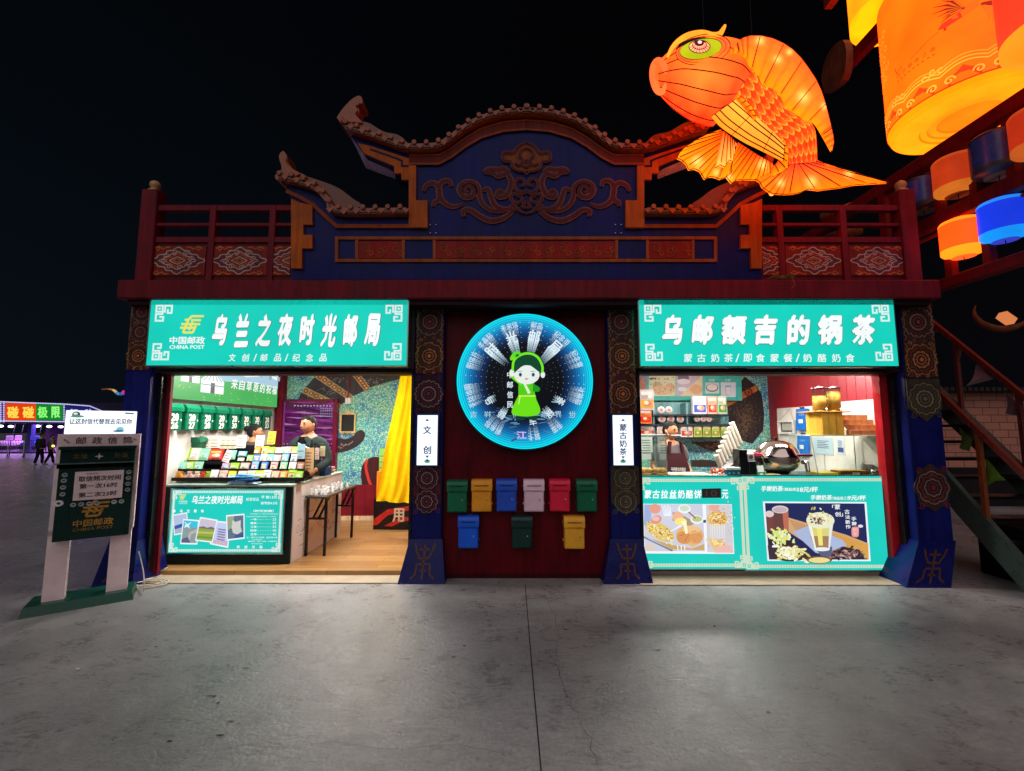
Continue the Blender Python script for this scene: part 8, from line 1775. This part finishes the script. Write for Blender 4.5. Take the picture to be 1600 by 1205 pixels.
o = bpy.data.objects.new('pavilion_light', d); COL.objects.link(o); o.parent = pv; o.location = (0, 6, zr0-.1)
for u, c in ((-18, S(10, 20, 60)),): pass
rnd = random.Random(31)
for i, (u, Y_, c, lab) in enumerate(((8, 33, S(240, 200, 230), 'pink and white bumper car far left under the purple roof'), (22, 34.5, S(250, 220, 240), 'white bumper car behind the barrier under the purple roof'), (50, 32.5, S(80, 160, 250), 'blue lit bumper car beside the blue column'))):  # the blue car's lighting is put into its body colour
    p = P(u, 690, Y_); x_ = p.x; t = thing('bumper_car', lab, 'bumper car', (x_, Y_, .12), 'bumper cars under the far pavilion')
    m = MB(); m.lathe([(.0, .05), (.62, .05), (.7, .14), (.68, .26), (.58, .3)], (x_, Y_, .12), S(30, 30, 36), 20); m.build('bumper', MATTE, t)
    m = MB(); m.lathe([(.58, .28), (.6, .45), (.45, .62), (.3, .66), (.26, .5), (.0, .4)], (x_, Y_, .12), c, 20); m.build('body', GLOSS, t)
    m = MB(); m.box(x_-.25, x_+.25, Y_+.2, Y_+.35, .6, 1.15, mixc(c, S(60, 60, 80), .4), bev=.05); m.build('seat', GLOSS, t)
    m = MB(); m.tube([(x_, Y_+.4, .6), (x_+.1, Y_+.5, 2.3)], .02, S(150, 150, 160), 5); m.build('pole', METAL, t)
for i, (u0, u1) in enumerate(((14, 36), (38, 58), (-12, 11))):
    m = MB(); a = G(u0, 715); b_ = G(u1, 715); Y_ = a.y; h = 1.0; cg_ = S(150, 140, 160)
    m.tube([(a.x, Y_, 0), (a.x, Y_, h), (b_.x, Y_, h), (b_.x, Y_, 0)], .03, cg_, 6); m.tube([(a.x, Y_, .25), (b_.x, Y_, .25)], .025, cg_, 6)
    for k_ in range(1, 9): x_ = a.x+(b_.x-a.x)*k_/9; m.tube([(x_, Y_, .25), (x_, Y_, h)], .014, cg_, 5)
    m.build('crowd_barrier', METAL, label='%s grey crowd barrier in front of the far pavilion' % ('left', 'middle', 'right')[[1, 2, 0][i]], cat='barrier', group='crowd barriers before the far pavilion')
pa = G(60, 727); figure('person in a dark hooded coat walking away toward the bumper cars', pa.x, pa.y, 0, 1.50, radians(170), radians(140), S(40, 36, 44), 'coat', 'long', S(20, 20, 26), SK1, walk=.4)
pb_ = G(77, 726); figure('person in a pale jacket beside the dark-coated one, holding a yellow light', pb_.x, pb_.y, 0, 1.42, radians(150), radians(120), S(130, 116, 136), 'jacket', 'long', S(24, 24, 32), SK1, walk=-.8)
m = MB(); p = P(83, 697, pb_.y-.25); m.ball(p, .055, S(255, 220, 80), 8); m.build('hand_light', LED, label='small yellow light in the hand of the person in the pale jacket', cat='light')
m = MB(); pts = smooth_pts([(159, 608.5), (170, 608), (178, 610), (184, 615), (190, 615.5), (195, 612)], 5); k_ = len(pts); cols = [S(150, 80, 40), S(200, 130, 60), S(255, 220, 150), S(90, 170, 220), S(60, 120, 200), S(255, 60, 200)]
for i in range(k_-1):
    a, b_ = P(*pts[i], 26), P(*pts[i+1], 26); m.tube([a, b_], .03+.09*(i/k_), cols[min(5, int(i/k_*6))], 6)
m.build('kite', mat('kite_glow', .5, emit=.6), label='small glowing many-coloured kite in the dark sky left of the building', cat='kite')

# litter on the concrete
for i, (u, v, lab) in enumerate(((121, 1047, 'small white paper scrap on the concrete below the standing post box'), (970, 1084, 'little white scrap on the concrete right of the long crack'), (709, 1028, 'brown cigarette end left of the centre joint'), (798, 1014, 'tiny pale crumb beside the centre joint'), (1117, 980, 'dark leaf bit in front of the tea counter'), (1455, 1065, 'brown dry leaf bit alone at the lower right of the concrete'))):
    p = G(u, v); m = MB(); rd = random.Random(i); c = (S(230, 226, 220), S(226, 224, 220), S(170, 120, 80), S(210, 200, 190), S(60, 50, 40), S(110, 80, 60))[i]; a = rd.uniform(0, 3); r = .014 if i != 3 else .008
    if i == 2: m.tube([(p.x-.015, p.y, .006), (p.x+.012, p.y+.008, .006)], .0045, c, 8)
    else: m.add([(p.x+r*cos(a+q*1.26)*rd.uniform(.6, 1.3), p.y+r*sin(a+q*1.26)*rd.uniform(.5, 1.2), .004+rd.uniform(0, .012)) for q in range(5)]+[(p.x, p.y, .014)], [[q, (q+1) % 5, 5] for q in range(5)], c)
    m.build(('paper_scrap', 'paper_scrap', 'cigarette_end', 'crumb', 'dry_leaf', 'dry_leaf')[i], PAPER, label=lab, cat=('scrap', 'scrap', 'cigarette end', 'crumb', 'leaf', 'leaf')[i])
